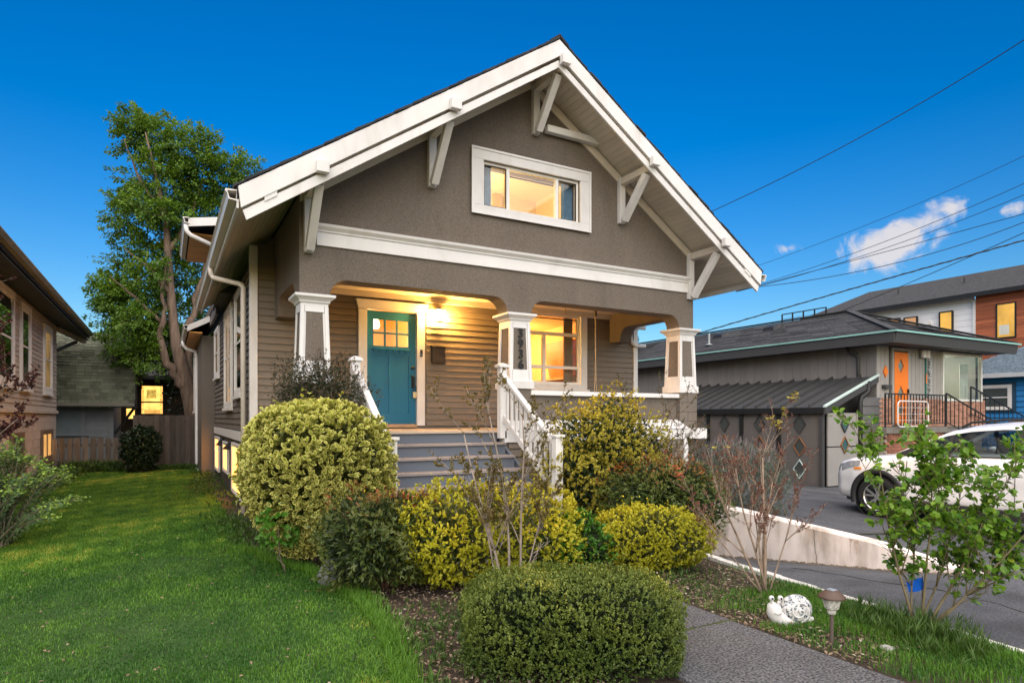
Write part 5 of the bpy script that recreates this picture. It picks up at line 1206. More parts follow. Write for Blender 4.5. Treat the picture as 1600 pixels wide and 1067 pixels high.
BRGT = LEAF('bright_green_leaf', (.06, .17, .014), (.22, .36, .03), third=(.42, .44, .05), trans=.35, rough=.42)
EUPH = LEAF('euphorbia_leaf', (.08, .16, .07), (.18, .28, .10), third=(.40, .58, .10), trans=.25)
PLUM = LEAF('purple_leaf', (.045, .018, .018), (.12, .035, .032), third=(.10, .09, .03))
TREEL = LEAF('tree_leaf', (.036, .095, .010), (.16, .28, .024), third=(.33, .43, .05), trans=.35)
CAMEL = LEAF('camellia_leaf', (.012, .028, .012), (.035, .06, .025), rough=.3, trans=.1)
WEED = LEAF('weed_leaf', (.03, .07, .012), (.10, .18, .03), third=(.22, .28, .05))

# 1 the big clipped variegated globe
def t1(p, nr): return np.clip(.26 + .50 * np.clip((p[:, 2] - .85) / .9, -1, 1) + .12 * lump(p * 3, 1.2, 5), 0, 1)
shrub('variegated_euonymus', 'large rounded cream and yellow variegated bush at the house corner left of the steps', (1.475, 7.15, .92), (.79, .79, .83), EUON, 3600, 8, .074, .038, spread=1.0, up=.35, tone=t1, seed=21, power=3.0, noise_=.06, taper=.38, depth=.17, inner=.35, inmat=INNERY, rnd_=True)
gs = thing('green_sprout', 'plain green reverted sprout low on the left side of the large variegated bush', 'sprout', (.98, 6.62, 0))
P, Nr, _ = blob(70, (.98, 6.62, .52), (.17, .17, .22), 3); leaves('foliage', *tufts(P, Nr + np.array([0, -.3, .3]), 6, .9, .08, .04, np.full(len(P), .5)), GRNSH, gs); stems('stem', (1.1, 6.75, 0), [(.98, 6.6, .5), (.92, 6.6, .42)], TWIG, gs, r0=.007, r1=.003)
# 2 dark fine shrub behind it, against the porch column
shrub('barberry', 'dark fine twiggy shrub rising behind the large variegated bush beside the left column', (1.70, 8.1, 1.50), (.68, .40, .98), DKTW, 4200, 7, .034, .015, spread=1.2, up=.5, tone=const(.45), seed=31, power=2.2, noise_=.25, f=4, depth=.6, inner=.25, tvar=.9, ntip=60, jit=.7, size=.05, stemmat=REDTWIG)
# 3 nandina left
shrub('heavenly_bamboo', 'dark green nandina shrub at the lawn edge between the variegated bush and the yellow shrub', (1.82, 5.75, .44), (.62, .50, .47), NAND, 1700, 8, .062, .0145, spread=1.15, up=.2, tone=lambda p, nr: np.clip(.34 + .55 * np.clip((p[:, 2] - .64) * 4, 0, 1) + .32 * lump(p * 4, 1.5, 8), 0, 1), seed=41, stray=.08, noise_=.28, f=3.4, depth=.45, inner=.5, tvar=.5, ntip=18, taper=.15, stemmat=REDTWIG)
# 4 yellow shrub in front of the steps
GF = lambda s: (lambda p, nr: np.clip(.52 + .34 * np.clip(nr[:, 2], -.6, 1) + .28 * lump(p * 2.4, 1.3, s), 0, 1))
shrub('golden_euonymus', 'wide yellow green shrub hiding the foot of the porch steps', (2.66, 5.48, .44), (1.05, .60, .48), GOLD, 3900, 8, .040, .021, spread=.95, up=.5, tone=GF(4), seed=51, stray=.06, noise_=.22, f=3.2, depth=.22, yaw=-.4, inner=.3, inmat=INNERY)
shrub('green_shrub', 'small plain green shrub at the right end of the wide yellow one', (3.48, 5.10, .32), (.36, .30, .34), GRNSH, 600, 8, .055, .027, spread=.95, tone=const(.35), seed=55, noise_=.15, inner=.4, ntip=6)
# 5 box hedge in the foreground
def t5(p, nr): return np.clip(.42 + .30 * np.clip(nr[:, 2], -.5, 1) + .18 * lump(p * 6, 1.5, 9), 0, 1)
shrub('box_hedge', 'clipped low box hedge of tiny olive leaves in the foreground beside the walk', (2.33, 3.44, .20), (.70, .44, .385), BOX, 10500, 9, .019, .012, spread=.95, up=.55, tone=t5, seed=61, power=4.5, noise_=.05, f=5, depth=.12, bottom=-1, yaw=-.45, inner=.5, tvar=.5, taper=.08, size=.03, ntip=26, jit=.3)
# 6 golden shrub right
shrub('golden_euonymus', 'compact yellow mound of a shrub right of the steps below the reddish nandina', (4.56, 5.20, .30), (.64, .48, .35), GOLD, 2500, 8, .038, .020, spread=.95, up=.5, tone=GF(7), seed=71, stray=.06, noise_=.20, f=3.5, depth=.22, yaw=-.45, inner=.3, inmat=INNERY)
# 7 tall golden variegated bush right of the stair rail
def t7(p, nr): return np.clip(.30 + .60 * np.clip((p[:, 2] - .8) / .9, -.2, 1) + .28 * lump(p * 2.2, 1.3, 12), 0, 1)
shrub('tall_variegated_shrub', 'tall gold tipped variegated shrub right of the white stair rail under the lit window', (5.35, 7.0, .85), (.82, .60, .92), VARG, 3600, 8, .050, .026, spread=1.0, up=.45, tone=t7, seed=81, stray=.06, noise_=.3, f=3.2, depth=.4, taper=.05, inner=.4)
# 8 reddish nandina
shrub('heavenly_bamboo', 'red tipped nandina shrub spilling over the top of the retaining wall right of the steps', (5.5, 5.95, .56), (.74, .55, .58), NANDR, 2300, 8, .060, .0145, spread=1.15, up=.15, tone=lambda p, nr: np.clip(.42 + .50 * np.clip((p[:, 2] - .60) * 2.5, 0, 1) + .30 * lump(p * 4, 1.4, 18), 0, 1), seed=91, stray=.08, noise_=.28, f=3.2, depth=.45, inner=.5, tvar=.5, taper=.1, stemmat=REDTWIG)
# 9 lavender hedge
lt = thing('lavender', 'grey green lavender hedge at the right corner of the porch', 'shrub', (8.75, 7.9, -.1))
P, Nr, _ = blob(2600, (8.75, 7.75, .42), (.62, .95, .68), 101, noise_=.16, f=4, depth=.5)
P[:, 2] = np.maximum(P[:, 2], 0)
leaves('foliage', *tufts(P, Nr * .6 + np.array([0, 0, .9]) + unitv(len(P)) * .3, 8, .45, .10, .010, np.full(len(P), .35), .05, tvar=.6), LAV, lt)
P2 = P[P[:, 2] > .75][:420]; leaves('flower_spike', *tufts(P2 + np.array([0, 0, .02]), np.tile([[.1, -.1, 1.]], (len(P2), 1)) + unitv(len(P2)) * .25, 2, .12, .20, .009, np.full(len(P2), .97), 0, tvar=.06), LAV, lt)
stems('stem', (8.75, 7.9, -.1), [tuple(P[i] * .8 + np.array([8.75, 7.9, 0]) * .2) for i in range(0, 200, 8)], TWIG, lt)
# 10 camellia by the fence
shrub('camellia', 'dark round evergreen shrub in front of the tall board fence', (-.64, 20.8, .64), (.52, .42, .72), CAMEL, 900, 6, .10, .055, spread=1.0, seed=111, noise_=.2, f=3, taper=.5, ntip=10, tone=const(.45), tvar=.9)

# --- branching plants with visible stems
def branch_plant(t, base, mains, sub, r0, mat, tipfn, wob=.06, levels=2, spread=.55, rmin=.0022, shrink=.62, seed=0, nseg=6, sides=5):
    """each main stem is a part named stem; returns the tip points and directions"""
    rr = random.Random(seed); tips = []; segs = []
    def grow(b, p, d, L, r, lev):
        pts = [p]; n = nseg; q = p.copy(); dd = d.copy()
        for i in range(n):
            dd = (dd + Vector((rr.uniform(-1, 1), rr.uniform(-1, 1), rr.uniform(-.5, .9))) * wob).normalized(); q = q + dd * (L / n); pts.append(q.copy())
        rads = [max(rmin, r * (1 - .62 * i / n)) for i in range(n + 1)]; b.tube(pts, rads, sides)
        for i in range(1, n + 1): segs.append((pts[i], (pts[i] - pts[i - 1]).normalized(), lev))
        tips.append((pts[-1], dd.copy(), lev))
        if lev < levels:
            for _ in range(sub[lev]):
                i = rr.randrange(max(1, n // 3), n + 1); side = Vector((rr.uniform(-1, 1), rr.uniform(-1, 1), rr.uniform(-.2, .6))).normalized()
                nd = (pts[i] - pts[i - 1]).normalized(); nd = (nd + side * spread).normalized(); grow(b, pts[i], nd, L * rr.uniform(.45, .8) * shrink * 1.2, max(rmin, rads[i] * .62), lev + 1)
    for (off, tip, r) in mains:
        b = MB(); p = Vector(base) + Vector(off); d = Vector(tip) - p; L = d.length; grow(b, p, d.normalized(), L, r, 0); b.build('stem', mat, t, smooth=True)
    return tips, segs
# 11 young maple in front of the yellow shrub
mp = thing('young_maple', 'slender multi-stemmed young maple with sparse bronze green leaves in front of the steps', 'small tree', (2.52, 4.55, 0))
Bm = (2.52, 4.55, 0)
tips, segs = branch_plant(mp, Bm, [((-.03, 0, 0), (2.10, 4.80, 1.45), .015), ((.02, .03, 0), (2.45, 4.72, 1.62), .014), ((.05, -.02, 0), (2.74, 4.55, 1.60), .013), ((.10, .02, 0), (2.88, 4.65, .85), .010), ((-.06, .02, 0), (2.12, 4.7, 1.15), .008)], [9, 6], .016, M('maple_bark', (.27, .22, .18), .8, .3, 14), None, wob=.10, levels=2, spread=.75, seed=5, shrink=.34)
S = [(p, d) for p, d, l in segs if p.z > .72 and l >= 1] ; random.shuffle(S); S = S[:900] + [(p, d) for p, d, l in tips if p.z > .7]
P = np.array([p[:] for p, d in S]); A = np.array([d[:] for p, d in S])
T = tufts(P, A + unitv(len(P)) * .5, 5, 1.1, .036, .017, np.clip(rnd(len(P)), 0, 1) * .85, 0, tvar=.3); leaves('foliage', *T, MAPLE, mp)
# 12 nearly bare shrub by the snail
br = thing('bare_shrub', 'nearly bare vase shaped shrub with red buds beside the white kerb', 'shrub', (4.73, 3.86, 0))
tips, segs = branch_plant(br, (4.73, 3.86, 0), [((-.02, 0, 0), (4.42, 4.18, 1.06), .014), ((.02, .01, 0), (4.76, 3.95, 1.26), .017), ((.0, .03, 0), (4.98, 4.12, 1.0), .012), ((-.03, -.02, 0), (4.18, 4.30, .70), .007), ((.03, -.02, 0), (5.10, 3.75, .95), .008), ((0, -.03, 0), (4.58, 4.03, 1.16), .012), ((.01, .02, 0), (4.85, 3.90, .9), .010)], [7, 5, 4], .02, M('pale_twig_bark', (.27, .20, .145), .85, .3, 16), None, wob=.085, levels=3, spread=.62, rmin=.0015, seed=17, shrink=.45)
S = [(p, d) for p, d, l in segs if l >= 2 and p.z > .55]; random.shuffle(S); S = S[:1500] + [(p, d) for p, d, l in tips]
P = np.array([p[:] for p, d in S]); A = np.array([d[:] for p, d in S])
leaves('bud', *tufts(P, A + unitv(len(P)) * .5, 3, .7, .020, .009, rnd(len(P)) * .7, 0, tvar=.3), BUD, br)
Y_ = [(p, d) for p, d, l in tips if p.z > 1.3][:30]
if Y_: P = np.array([p[:] for p, d in Y_]); leaves('foliage', *tufts(P, np.array([d[:] for p, d in Y_]), 3, 1., .045, .03, np.full(len(P), 1.), 0, tvar=.05), BUD, br)
# 13 leafy shrub at the right edge: the 300 largest leaves are single objects
gsb = thing('leafy_green_shrub', 'loose arching shrub with bright green oval leaves at the right edge over the kerb', 'shrub', (4.97, 2.66, 0))
G0 = Vector((4.97, 2.66, 0))
mains = [((-.02, .02, 0), at(1372, 735, 4.9)[:], .012), ((.02, 0, 0), at(1470, 760, 4.7)[:], .012), ((.05, -.02, 0), at(1580, 780, 4.6)[:], .012), ((.06, -.03, 0), at(1660, 830, 4.4)[:], .010), ((.02, .03, 0), at(1530, 800, 5.0)[:], .010), ((.0, .04, 0), at(1410, 790, 5.1)[:], .009), ((.05, 0, 0), at(1590, 880, 4.6)[:], .008)]
tips, segs = branch_plant(gsb, G0, mains, [11, 7], .012, M('green_brown_bark', (.16, .13, .07), .8, .25, 10), None, wob=.10, levels=2, spread=.8, seed=23, shrink=.42)
S = [(p, d) for p, d, l in segs if p.z > .40 and l >= 1]; random.shuffle(S); S = S[:1350] + [(p, d) for p, d, l in tips]
P = np.array([p[:] for p, d in S]); A = np.array([d[:] for p, d in S])
T = tufts(P + unitv(len(P)) * .04, A * .4 + unitv(len(P)) * .7 + np.array([0, 0, .1]), 2, 1.25, .062, .046, rnd(len(P)) * .6 + .1, .03, tvar=.5)
# turn blades towards the light like a real shrub's
T[2] = norm(T[2] * .5 + np.array([0, -.25, 1.0]))
q = len(T[0]); idx = RNG.permutation(q); one, rest = idx[:300], idx[300:]
leaves('foliage', *[a[rest] for a in T], BRGT, gsb, rnd_=True)
protos = []
for tv in (.15, .35, .55, .75, .95):
    b = leaves('leaf', np.array([list(origin(gsb))]), np.array([[1., 0, 0]]), np.array([[0, 0, 1.]]), np.array([1.]), np.array([.74]), np.array([tv]), BRGT, gsb, kind=None, rnd_=True); protos.append(b.data); bpy.data.objects.remove(b)
from mathutils import Matrix
for i in one:
    d = Vector(T[1][i]).normalized(); u = Vector(T[2][i]); s_ = d.cross(u).normalized(); nn = s_.cross(d)
    o = bpy.data.objects.new('leaf', protos[min(4, int(T[5][i] * 5))]); COL.objects.link(o); o.parent = gsb
    m3 = Matrix((d, -s_, nn)).transposed(); o.matrix_local = Matrix.Translation(Vector(T[0][i]) - G0) @ m3.to_4x4() @ Matrix.Scale(float(T[3][i]), 4)
# 14 arching sparse shrub between the tall bush and the porch wall
ar = thing('arching_shrub', 'sparse arching shrub with wispy branches against the porch wall', 'shrub', (5.9, 6.9, 0))
tips, segs = branch_plant(ar, (5.75, 6.9, 0), [((0, 0, 0), (6.5, 6.8, 1.55), .012), ((.04, 0, 0), (6.5, 6.6, 1.15), .010), ((-.04, 0, 0), (5.8, 6.95, 1.8), .012), ((.02, .03, 0), (6.1, 6.9, 1.65), .011), ((.02, .03, 0), (6.3, 6.5, 1.1), .012), ((.02, .03, 0), (5.9, 6.5, .95), .012)], [8, 5], .014, REDTWIG, None, wob=.12, levels=2, spread=.75, seed=29, shrink=.42)
S = [(p, d) for p, d, l in segs if l >= 1 and p.z > .4]; random.shuffle(S); S = S[:900]
P = np.array([p[:] for p, d in S]); A = np.array([d[:] for p, d in S])
leaves('foliage', *tufts(P, A + unitv(len(P)) * .6, 4, 1., .032, .016, rnd(len(P)) * .55, .01, tvar=.5), LEAF('olive_small_leaf', (.045, .06, .016), (.12, .12, .03), third=(.16, .06, .03)), ar)
# 15 euphorbia at the left edge
eu = thing('spurge', 'grey leaved spurge clump with lime flower heads at the left edge of the lawn', 'plant', (-1.85, 9.7, 0))
rr = random.Random(3); stemsb = MB(); PP = []; DD = []; HP = []
for i in range(80):
    a = rr.uniform(0, 6.28); e = rr.uniform(.1, 1.0); H_ = rr.uniform(.65, 1.35) * (1.05 - .45 * e); tip = Vector((-1.72 + math.cos(a) * .85 * e, 9.7 + math.sin(a) * .85 * e, H_)); p0 = Vector((-1.85 + rr.uniform(-.15, .15), 9.75 + rr.uniform(-.15, .15), 0))
    pts = [p0.lerp(tip, s / 5) + Vector((0, 0, .10 * math.sin(s / 5 * math.pi))) for s in range(6)]; stemsb.tube(pts, [.011 - .001 * s for s in range(6)], 5)
    for s in range(16):
        f = .15 + .85 * s / 15; k = min(4, int(f * 5)); q = pts[k].lerp(pts[k + 1], f * 5 - k); PP.append(q[:]); DD.append(((pts[k + 1] - pts[k]).normalized())[:])
    if rr.random() < .8: HP.append(pts[-1][:])
stemsb.build('stem', M('spurge_stem', (.20, .17, .12), .7), eu)
P = np.array(PP); A = np.array(DD); leaves('foliage', *tufts(P, A, 6, 1.15, .095, .020, rnd(len(P)) * .5, .02, tvar=.3), EUPH, eu)
P = np.array(HP); P = np.repeat(P, 26, 0) + RNG.normal(size=(len(P) * 26, 3)) * np.array([.055, .055, .03]); leaves('flower_head', *tufts(P, np.tile([[0, 0, 1.]], (len(P), 1)) + unitv(len(P)) * .4, 5, 1.1, .034, .028, np.full(len(P), .93), 0, tvar=.2), EUPH, eu)
# 16 purple-leaved tree reaching in from the left
pt = thing('purple_plum', 'purple leaved small tree reaching in at the left edge before the neighbour house', 'tree', (-2.62, 10.2, 0))
tips, segs = branch_plant(pt, (-2.62, 10.2, 0), [((0, 0, 0), (-2.15, 10.3, 3.0), .035), ((.02, 0, .6), (-1.72, 10.35, 1.95), .022), ((0, 0, .5), (-1.95, 10.2, 2.5), .02), ((0, 0, .5), (-1.62, 10.1, 1.55), .014), ((0, 0, .8), (-2.4, 10.2, 3.3), .02)], [8, 5], .03, M('grey_plum_bark', (.22, .18, .14), .85, .3, 9), None, wob=.10, levels=2, spread=.75, seed=31, shrink=.45)
S = [(p, d) for p, d, l in segs if l >= 1]; random.shuffle(S); S = S[:650] + [(p, d) for p, d, l in tips]
P = np.array([p[:] for p, d in S]); A = np.array([d[:] for p, d in S]); leaves('foliage', *tufts(P, A + unitv(len(P)) * .7, 5, 1.1, .058, .034, rnd(len(P)) * .85, .03, tvar=.3), PLUM, pt)

# --- the big tree behind the fence
def wavy(pts, amp, k=4):
    o = []
    for i in range(len(pts) - 1):
        a, b2 = Vector(pts[i]), Vector(pts[i + 1])
        for j in range(k): o.append(a.lerp(b2, j / k) + (Vector((random.uniform(-1, 1), random.uniform(-1, 1), random.uniform(-.3, .3))) * amp if (i or j) else Vector()))
    return o + [Vector(pts[-1])]
BT = thing('shade_tree', 'tall leaning shade tree with peeling twisted trunk behind the board fence', 'tree', (1.0, 24.6, 0))
trk = MB()
trk.tube([(1.15, 24.7, -.1), (1.02, 24.65, 1.0), (.82, 24.6, 2.1), (.55, 24.55, 3.1), (.30, 24.5, 4.1), (.18, 24.5, 5.4), (.08, 24.5, 6.8), (.02, 24.5, 8.2), (-.25, 24.5, 9.6), (-.6, 24.5, 11.2)], [.46, .38, .31, .24, .17, .15, .13, .10, .07, .02], 12)
trk.build('trunk', BARK, BT, smooth=True)
for pts, r in [([(.75, 24.6, 2.3), (.38, 24.5, 3.0), (-.02, 24.4, 3.6), (-.16, 24.4, 4.6), (-.05, 24.3, 5.6), (-.12, 24.3, 7.0)], .21), ([(.8, 24.6, 2.2), (.75, 24.7, 3.4), (.72, 24.8, 4.6), (.95, 24.9, 5.8), (1.4, 25, 7.5), (2.0, 25, 9.2)], .19), ([(.15, 24.5, 5.8), (-.5, 24.4, 6.6), (-1.2, 24.3, 7.2)], .1), ([(.05, 24.5, 7.2), (.7, 24.6, 8.4), (1.2, 24.6, 10.0)], .1), ([(-.1, 24.4, 4.8), (-.9, 24.3, 5.6), (-1.6, 24.2, 6.2)], .08), ([(.02, 24.5, 8.4), (-.8, 24.5, 9.6), (-1.2, 24.4, 10.8)], .08), ([(.9, 24.9, 5.6), (1.9, 25.1, 6.8), (2.6, 25.2, 8.6)], .1), ([(1.1, 24.6, .4), (1.02, 24.4, 2.0), (1.0, 24.4, 3.0)], .28)]:
    pts = wavy(pts, min(.09, r * .5)); MB().tube([p for p in pts], [lerp(r, r * .12, i / (len(pts) - 1)) * random.uniform(.88, 1.12) for i in range(len(pts))], 8).build('limb', BARK, BT, smooth=True)
BLOBS = [(225, 215, 1.0, .65, 95, 0), (290, 235, 1.2, .7, 120, 0), (255, 290, 1.55, 1.0, 200, 0), (330, 275, 1.1, .8, 105, .5), (205, 345, 1.0, .9, 95, 0), (300, 340, 1.5, 1.1, 150, .4), (235, 410, 1.3, .9, 130, .2), (350, 330, .9, .8, 60, .8), (190, 470, .85, .7, 100, -.2), (225, 480, 1.1, .8, 110, 0), (300, 430, 1.0, .9, 90, 1.0), (205, 535, .9, .6, 85, 0), (170, 450, .6, .5, 45, 0), (250, 540, 1.0, .7, 90, .9), (310, 560, .8, .7, 70, 1.2), (375, 265, .7, .4, 50, .6), (205, 195, .5, .35, 35, 0), (175, 500, .5, .45, 35, 0), (285, 500, 1.0, .8, 80, .9), (235, 330, .8, .5, 50, -1.2), (232, 430, .6, .5, 35, -1.1), (215, 500, .8, .5, 40, -1.0), (225, 560, .7, .4, 40, -.6)]
b = MB(); LP, LT, LDn = [], [], []
rr = random.Random(77)
for (px_, py_, rx, rz, n_, dy) in BLOBS:
    c_ = at(px_, py_, 22 + dy)
    for k in range(n_):
        d = Vector((rr.gauss(0, 1), rr.gauss(0, 1), rr.gauss(0, 1))).normalized(); q0 = c_ + Vector((d.x * rx, d.y * rx, d.z * rz)) * rr.uniform(.15, .75)
        g = (d * .9 + Vector((rr.uniform(-.5, .5), rr.uniform(-.5, .5), rr.uniform(-.15, .45)))).normalized(); Lb = rr.uniform(.35, .8) * (.7 + .3 * rx)
        q1 = q0 + g * Lb * .55 + Vector((0, 0, .02)); q2 = q0 + g * Lb + Vector((0, 0, -.10 * Lb))
        if k % 3 == 0: b.tube([q0, q1, q2], [.010, .007, .003], 3)
        m = rr.randint(26, 62); t0 = rr.uniform(.25, .75) + .2 * d.z
        for _ in range(m):
            s_ = rr.random() ** .7; p = (q0.lerp(q1, s_ * 2) if s_ < .5 else q1.lerp(q2, s_ * 2 - 1)); sg = .055 + .06 * (1 - s_)
            LP.append((p.x + rr.gauss(0, sg), p.y + rr.gauss(0, sg), p.z + rr.gauss(0, sg * .7))); LT.append(t0 + rr.uniform(-.2, .2)); LDn.append((g.x, g.y, g.z - .35))
b.build('twig', BARK, BT, smooth=True, kind='stuff')
P = np.array(LP); nq = len(P)
leaves('crown', P, np.array(LDn) + unitv(nq) * .8, unitv(nq) * .6 + np.array([0, 0, 1.]), .105 * (.65 + .6 * rnd(nq)), .068 * (.65 + .6 * rnd(nq)), np.clip(np.array(LT), 0, 1), TREEL, BT, quad=True, fold=.1)
# dark trees beyond, left of the side bay and between the porch columns
def far_tree(label, c, r, h, seed, mat):
    t = thing('far_tree', label, 'tree', (c[0], c[1], 0), 'dark trees beyond the houses'); MB().tube([(c[0], c[1], 0), (c[0], c[1], c[2] + r[2] * .5)], [.2, .05], 7).build('trunk', BARK, t)
    P, Nr, _ = blob(h, c, r, seed, noise_=.3, f=4, depth=.6, taper=0); n = len(P); P = np.repeat(P, 8, 0) + RNG.normal(size=(n * 8, 3)) * .16
    leaves('crown', P, unitv(n * 8), unitv(n * 8) + np.array([0, 0, .8]), .17, .11, rnd(n * 8), mat, t, quad=True)
DKT = LEAF('dark_conifer_leaf', (.012, .026, .012), (.03, .055, .02), trans=.15)
far_tree('dark leafy tree filling the gap between the big trunk and the side bay', (1.9, 28.6, 3.6), (1.7, 1.2, 2.6), 900, 121, DKT)
far_tree('dark conifer top showing above the low roof between the porch columns', (24.3, 30.5, 6.6), (.8, .8, 2.2), 420, 125, DKT)
# ground cover under the left house, the fence and the side wall
def cover(name, label, pts, mat, L, W, k, n, zs, tone, spread=.7):
    P = []; 
    for (x0, y0, x1, y1, h) in pts:
        m = int(n); t = rnd(m); P.append(np.stack([lerp(x0, x1, t) + RNG.normal(size=m) * .16, lerp(y0, y1, t) + RNG.normal(size=m) * .16, rnd(m) * h], 1))
    P = np.concatenate(P); me_parent = None
    T = tufts(P, np.tile([[0, 0, 1.]], (len(P), 1)) + unitv(len(P)) * .35, k, spread, L, W, np.clip(tone + (rnd(len(P)) - .5) * .5, 0, 1), .03)
    o = leaves(name, *T, mat, None); o['label'] = label; o['category'] = 'ground cover'; return o
cover('ground_cover', 'low leafy border plants under the left house and along the picket fence', [(-2.55, 13, -2.45, 21.3, .22), (-2.4, 21.4, -1.0, 21.5, .30), (-2.3, 17, -2.2, 21.3, .2), (-.2, 21.4, .9, 21.4, .12)], WEED, .16, .02, 7, 420, .2, .45)
cover('weeds', 'weeds and low plants at the foot of the side wall and basement windows', [(.95, 11.2, .98, 20.5, .14), (.62, 14, .9, 20.5, .10), (1.0, 8.2, .8, 11, .05)], WEED, .10, .018, 6, 260, .1, .35)
cover('weeds', 'sparse weeds scattered through the bed below the box hedge and nandina', [(1.35, 3.4, 1.6, 5.2, .04), (1.5, 3.2, 1.75, 4.6, .04), (1.8, 4.2, 2.2, 5.0, .04), (4.2, 4.3, 4.9, 5.3, .05)], WEED, .06, .012, 6, 150, .1, .35)
cover('weeds', 'tall grassy weeds around the foot of the green shrub by the kerb', [(4.55, 2.3, 4.98, 3.0, .06), (4.7, 2.2, 5.0, 2.9, .10)], WEED, .15, .009, 7, 150, .1, .4, .6)
# ---- lawn
def lawn_right(y):
    pts = [(0, .9), (2.0, .96), (3.4, 1.14), (4.5, 1.36), (5.5, 1.40), (6.6, 1.22), (7.4, .92), (8.2, .80), (11, .78), (21.5, .75)]
    return np.interp(y, [p[0] for p in pts], [p[1] for p in pts])
def lawn_left(y): return np.interp(y, [0, 6, 9, 11, 21.5], [-6, -5, -2.3, -2.35, -2.3])
TURF = M('lawn_turf', (.028, .062, .012), .95, .3, 4, bump=.6, bscale=40, grain=.4, grainscale=70)
ysl = [0, .5, 1] + [1.5 + i * .5 for i in range(41)]
V = []; F = []
for y in ysl:
    a, b2 = float(lawn_left(y)), float(lawn_right(y))
    for i in range(9): V.append((lerp(a, b2, i / 8), y, .012 + .01 * fbm(lerp(a, b2, i / 8), y, .9)))
for j in range(len(ysl) - 1):
    for i in range(8): F.append((j * 9 + i, j * 9 + i + 1, (j + 1) * 9 + i + 1, (j + 1) * 9 + i))
struct(MB().add(V, F).build('lawn', TURF, smooth=True))
def grass(name, label, xy, h, wd, tone, mat, lean=.45):
    n = len(xy); a = rnd(n) * 2 * np.pi; D = np.stack([np.cos(a), np.sin(a), np.zeros(n)], 1); S = np.stack([-np.sin(a), np.cos(a), np.zeros(n)], 1)
    P = np.concatenate([xy, np.full((n, 1), .008)], 1); h = h[:, None]; le = (lean * rnd(n) * rnd(n) * 2.0)[:, None]; wd = wd[:, None]
    mid = P + np.array([0, 0, 1]) * h * .6 + D * h * le * .35; tip = P + np.array([0, 0, 1]) * h * (1 - .25 * le) + D * h * le
    V = np.stack([P - S * wd * .5, P + S * wd * .5, mid + S * wd * .38, mid - S * wd * .38, tip], 1).reshape(-1, 3)
    i = np.arange(n)[:, None] * 5; F = np.concatenate([i + np.array([[0, 1, 2]]), i + np.array([[0, 2, 3]]), i + np.array([[3, 2, 4]])], 1).reshape(-1, 3)
    me = npmesh(name, V, F, [mat], [('tone', 'FACE', np.repeat(tone, 3))]); o = bpy.data.objects.new(name, me); COL.objects.link(o); o['kind'] = 'stuff'; o['label'] = label; o['category'] = 'grass'; return o
GRASS = LEAF('grass_blade', (.030, .110, .012), (.145, .30, .026), third=(.42, .42, .07), trans=.3, rough=.55)
n = 640000
# more blades close to the camera, larger ones far away
yv = 1.6 + (20.2) * rnd(n) ** 2.4; a, b2 = lawn_left(yv), lawn_right(yv); xv = a + (b2 - a + .06) * rnd(n) + RNG.normal(size=n) * .03
vis = (xv > -.90 * yv - .1 + .0) if True else None
dep = .483 * xv + .875 * yv; uu = (.875 * xv - .483 * yv) / np.maximum(dep, .1); keep = ((uu > -.86) | ((uu > -2.2) & (rnd(n) < .5))) & (dep > .8) & ((dep > 2.6) | (rnd(n) < .5))
xy = np.stack([xv, yv], 1)[keep]; dep = dep[keep]
pat = lump(np.concatenate([xy, np.zeros((len(xy), 1))], 1), 1.1, 77) + .6 * lump(np.concatenate([xy, np.zeros((len(xy), 1))], 1), 3.5, 78)
hh = (.019 + .019 * rnd(len(xy)) + .010 * pat) * (1 + .02 * dep); hh = np.maximum(hh, .016)
edge = np.clip(1 - (lawn_right(xy[:, 1]) - xy[:, 0]) / .25, 0, 1); hh *= 1 + .3 * edge
grass('grass', 'short green lawn grass running back between the two houses', xy, hh, (.0024 + .0008 * dep), np.clip(.40 + .38 * pat + .24 * lump(np.concatenate([xy, np.zeros((len(xy), 1))], 1), 9, 79) + (rnd(len(xy)) - .5) * .7, 0, 1), GRASS, 1.1)
# the ragged verge between walk and kerb
n = 60000; yv = 1.7 + 3.2 * rnd(n); xr = 5.07 + (yv - 2.07) * .121 - .05; xv = 3.92 + (xr - 3.92) * rnd(n); P3 = np.stack([xv, yv, np.zeros(n)], 1)
den = .12 + .75 * lump(P3, 2.2, 91) + .45 * (xv - 3.92) - .28 * np.clip(yv - 3.2, 0, 3); keep = rnd(n) < np.clip(den, .03, 1)
xy = P3[keep][:, :2]; pt_ = lump(P3[keep], 5, 92)
grass('verge_grass', 'patchy verge grass between the front walk and the white kerb', xy, .032 + .032 * rnd(len(xy)) + .012 * pt_, np.full(len(xy), .005), np.clip(.35 + .2 * pt_ + (rnd(len(xy)) - .5) * .6, 0, 1), GRASS, .7)
# thin tufts of grass straying into the beds
n = 9000; yv = 3 + 5 * rnd(n); xv = lawn_right(yv) + np.abs(RNG.normal(size=n)) * .09; xy = np.stack([xv, yv], 1)
grass('edge_grass', 'longer grass straying over the lawn edge into the planting bed', xy, .06 + .05 * rnd(n), np.full(n, .006), np.clip(.25 + .5 * rnd(n), 0, 1), GRASS, .8)
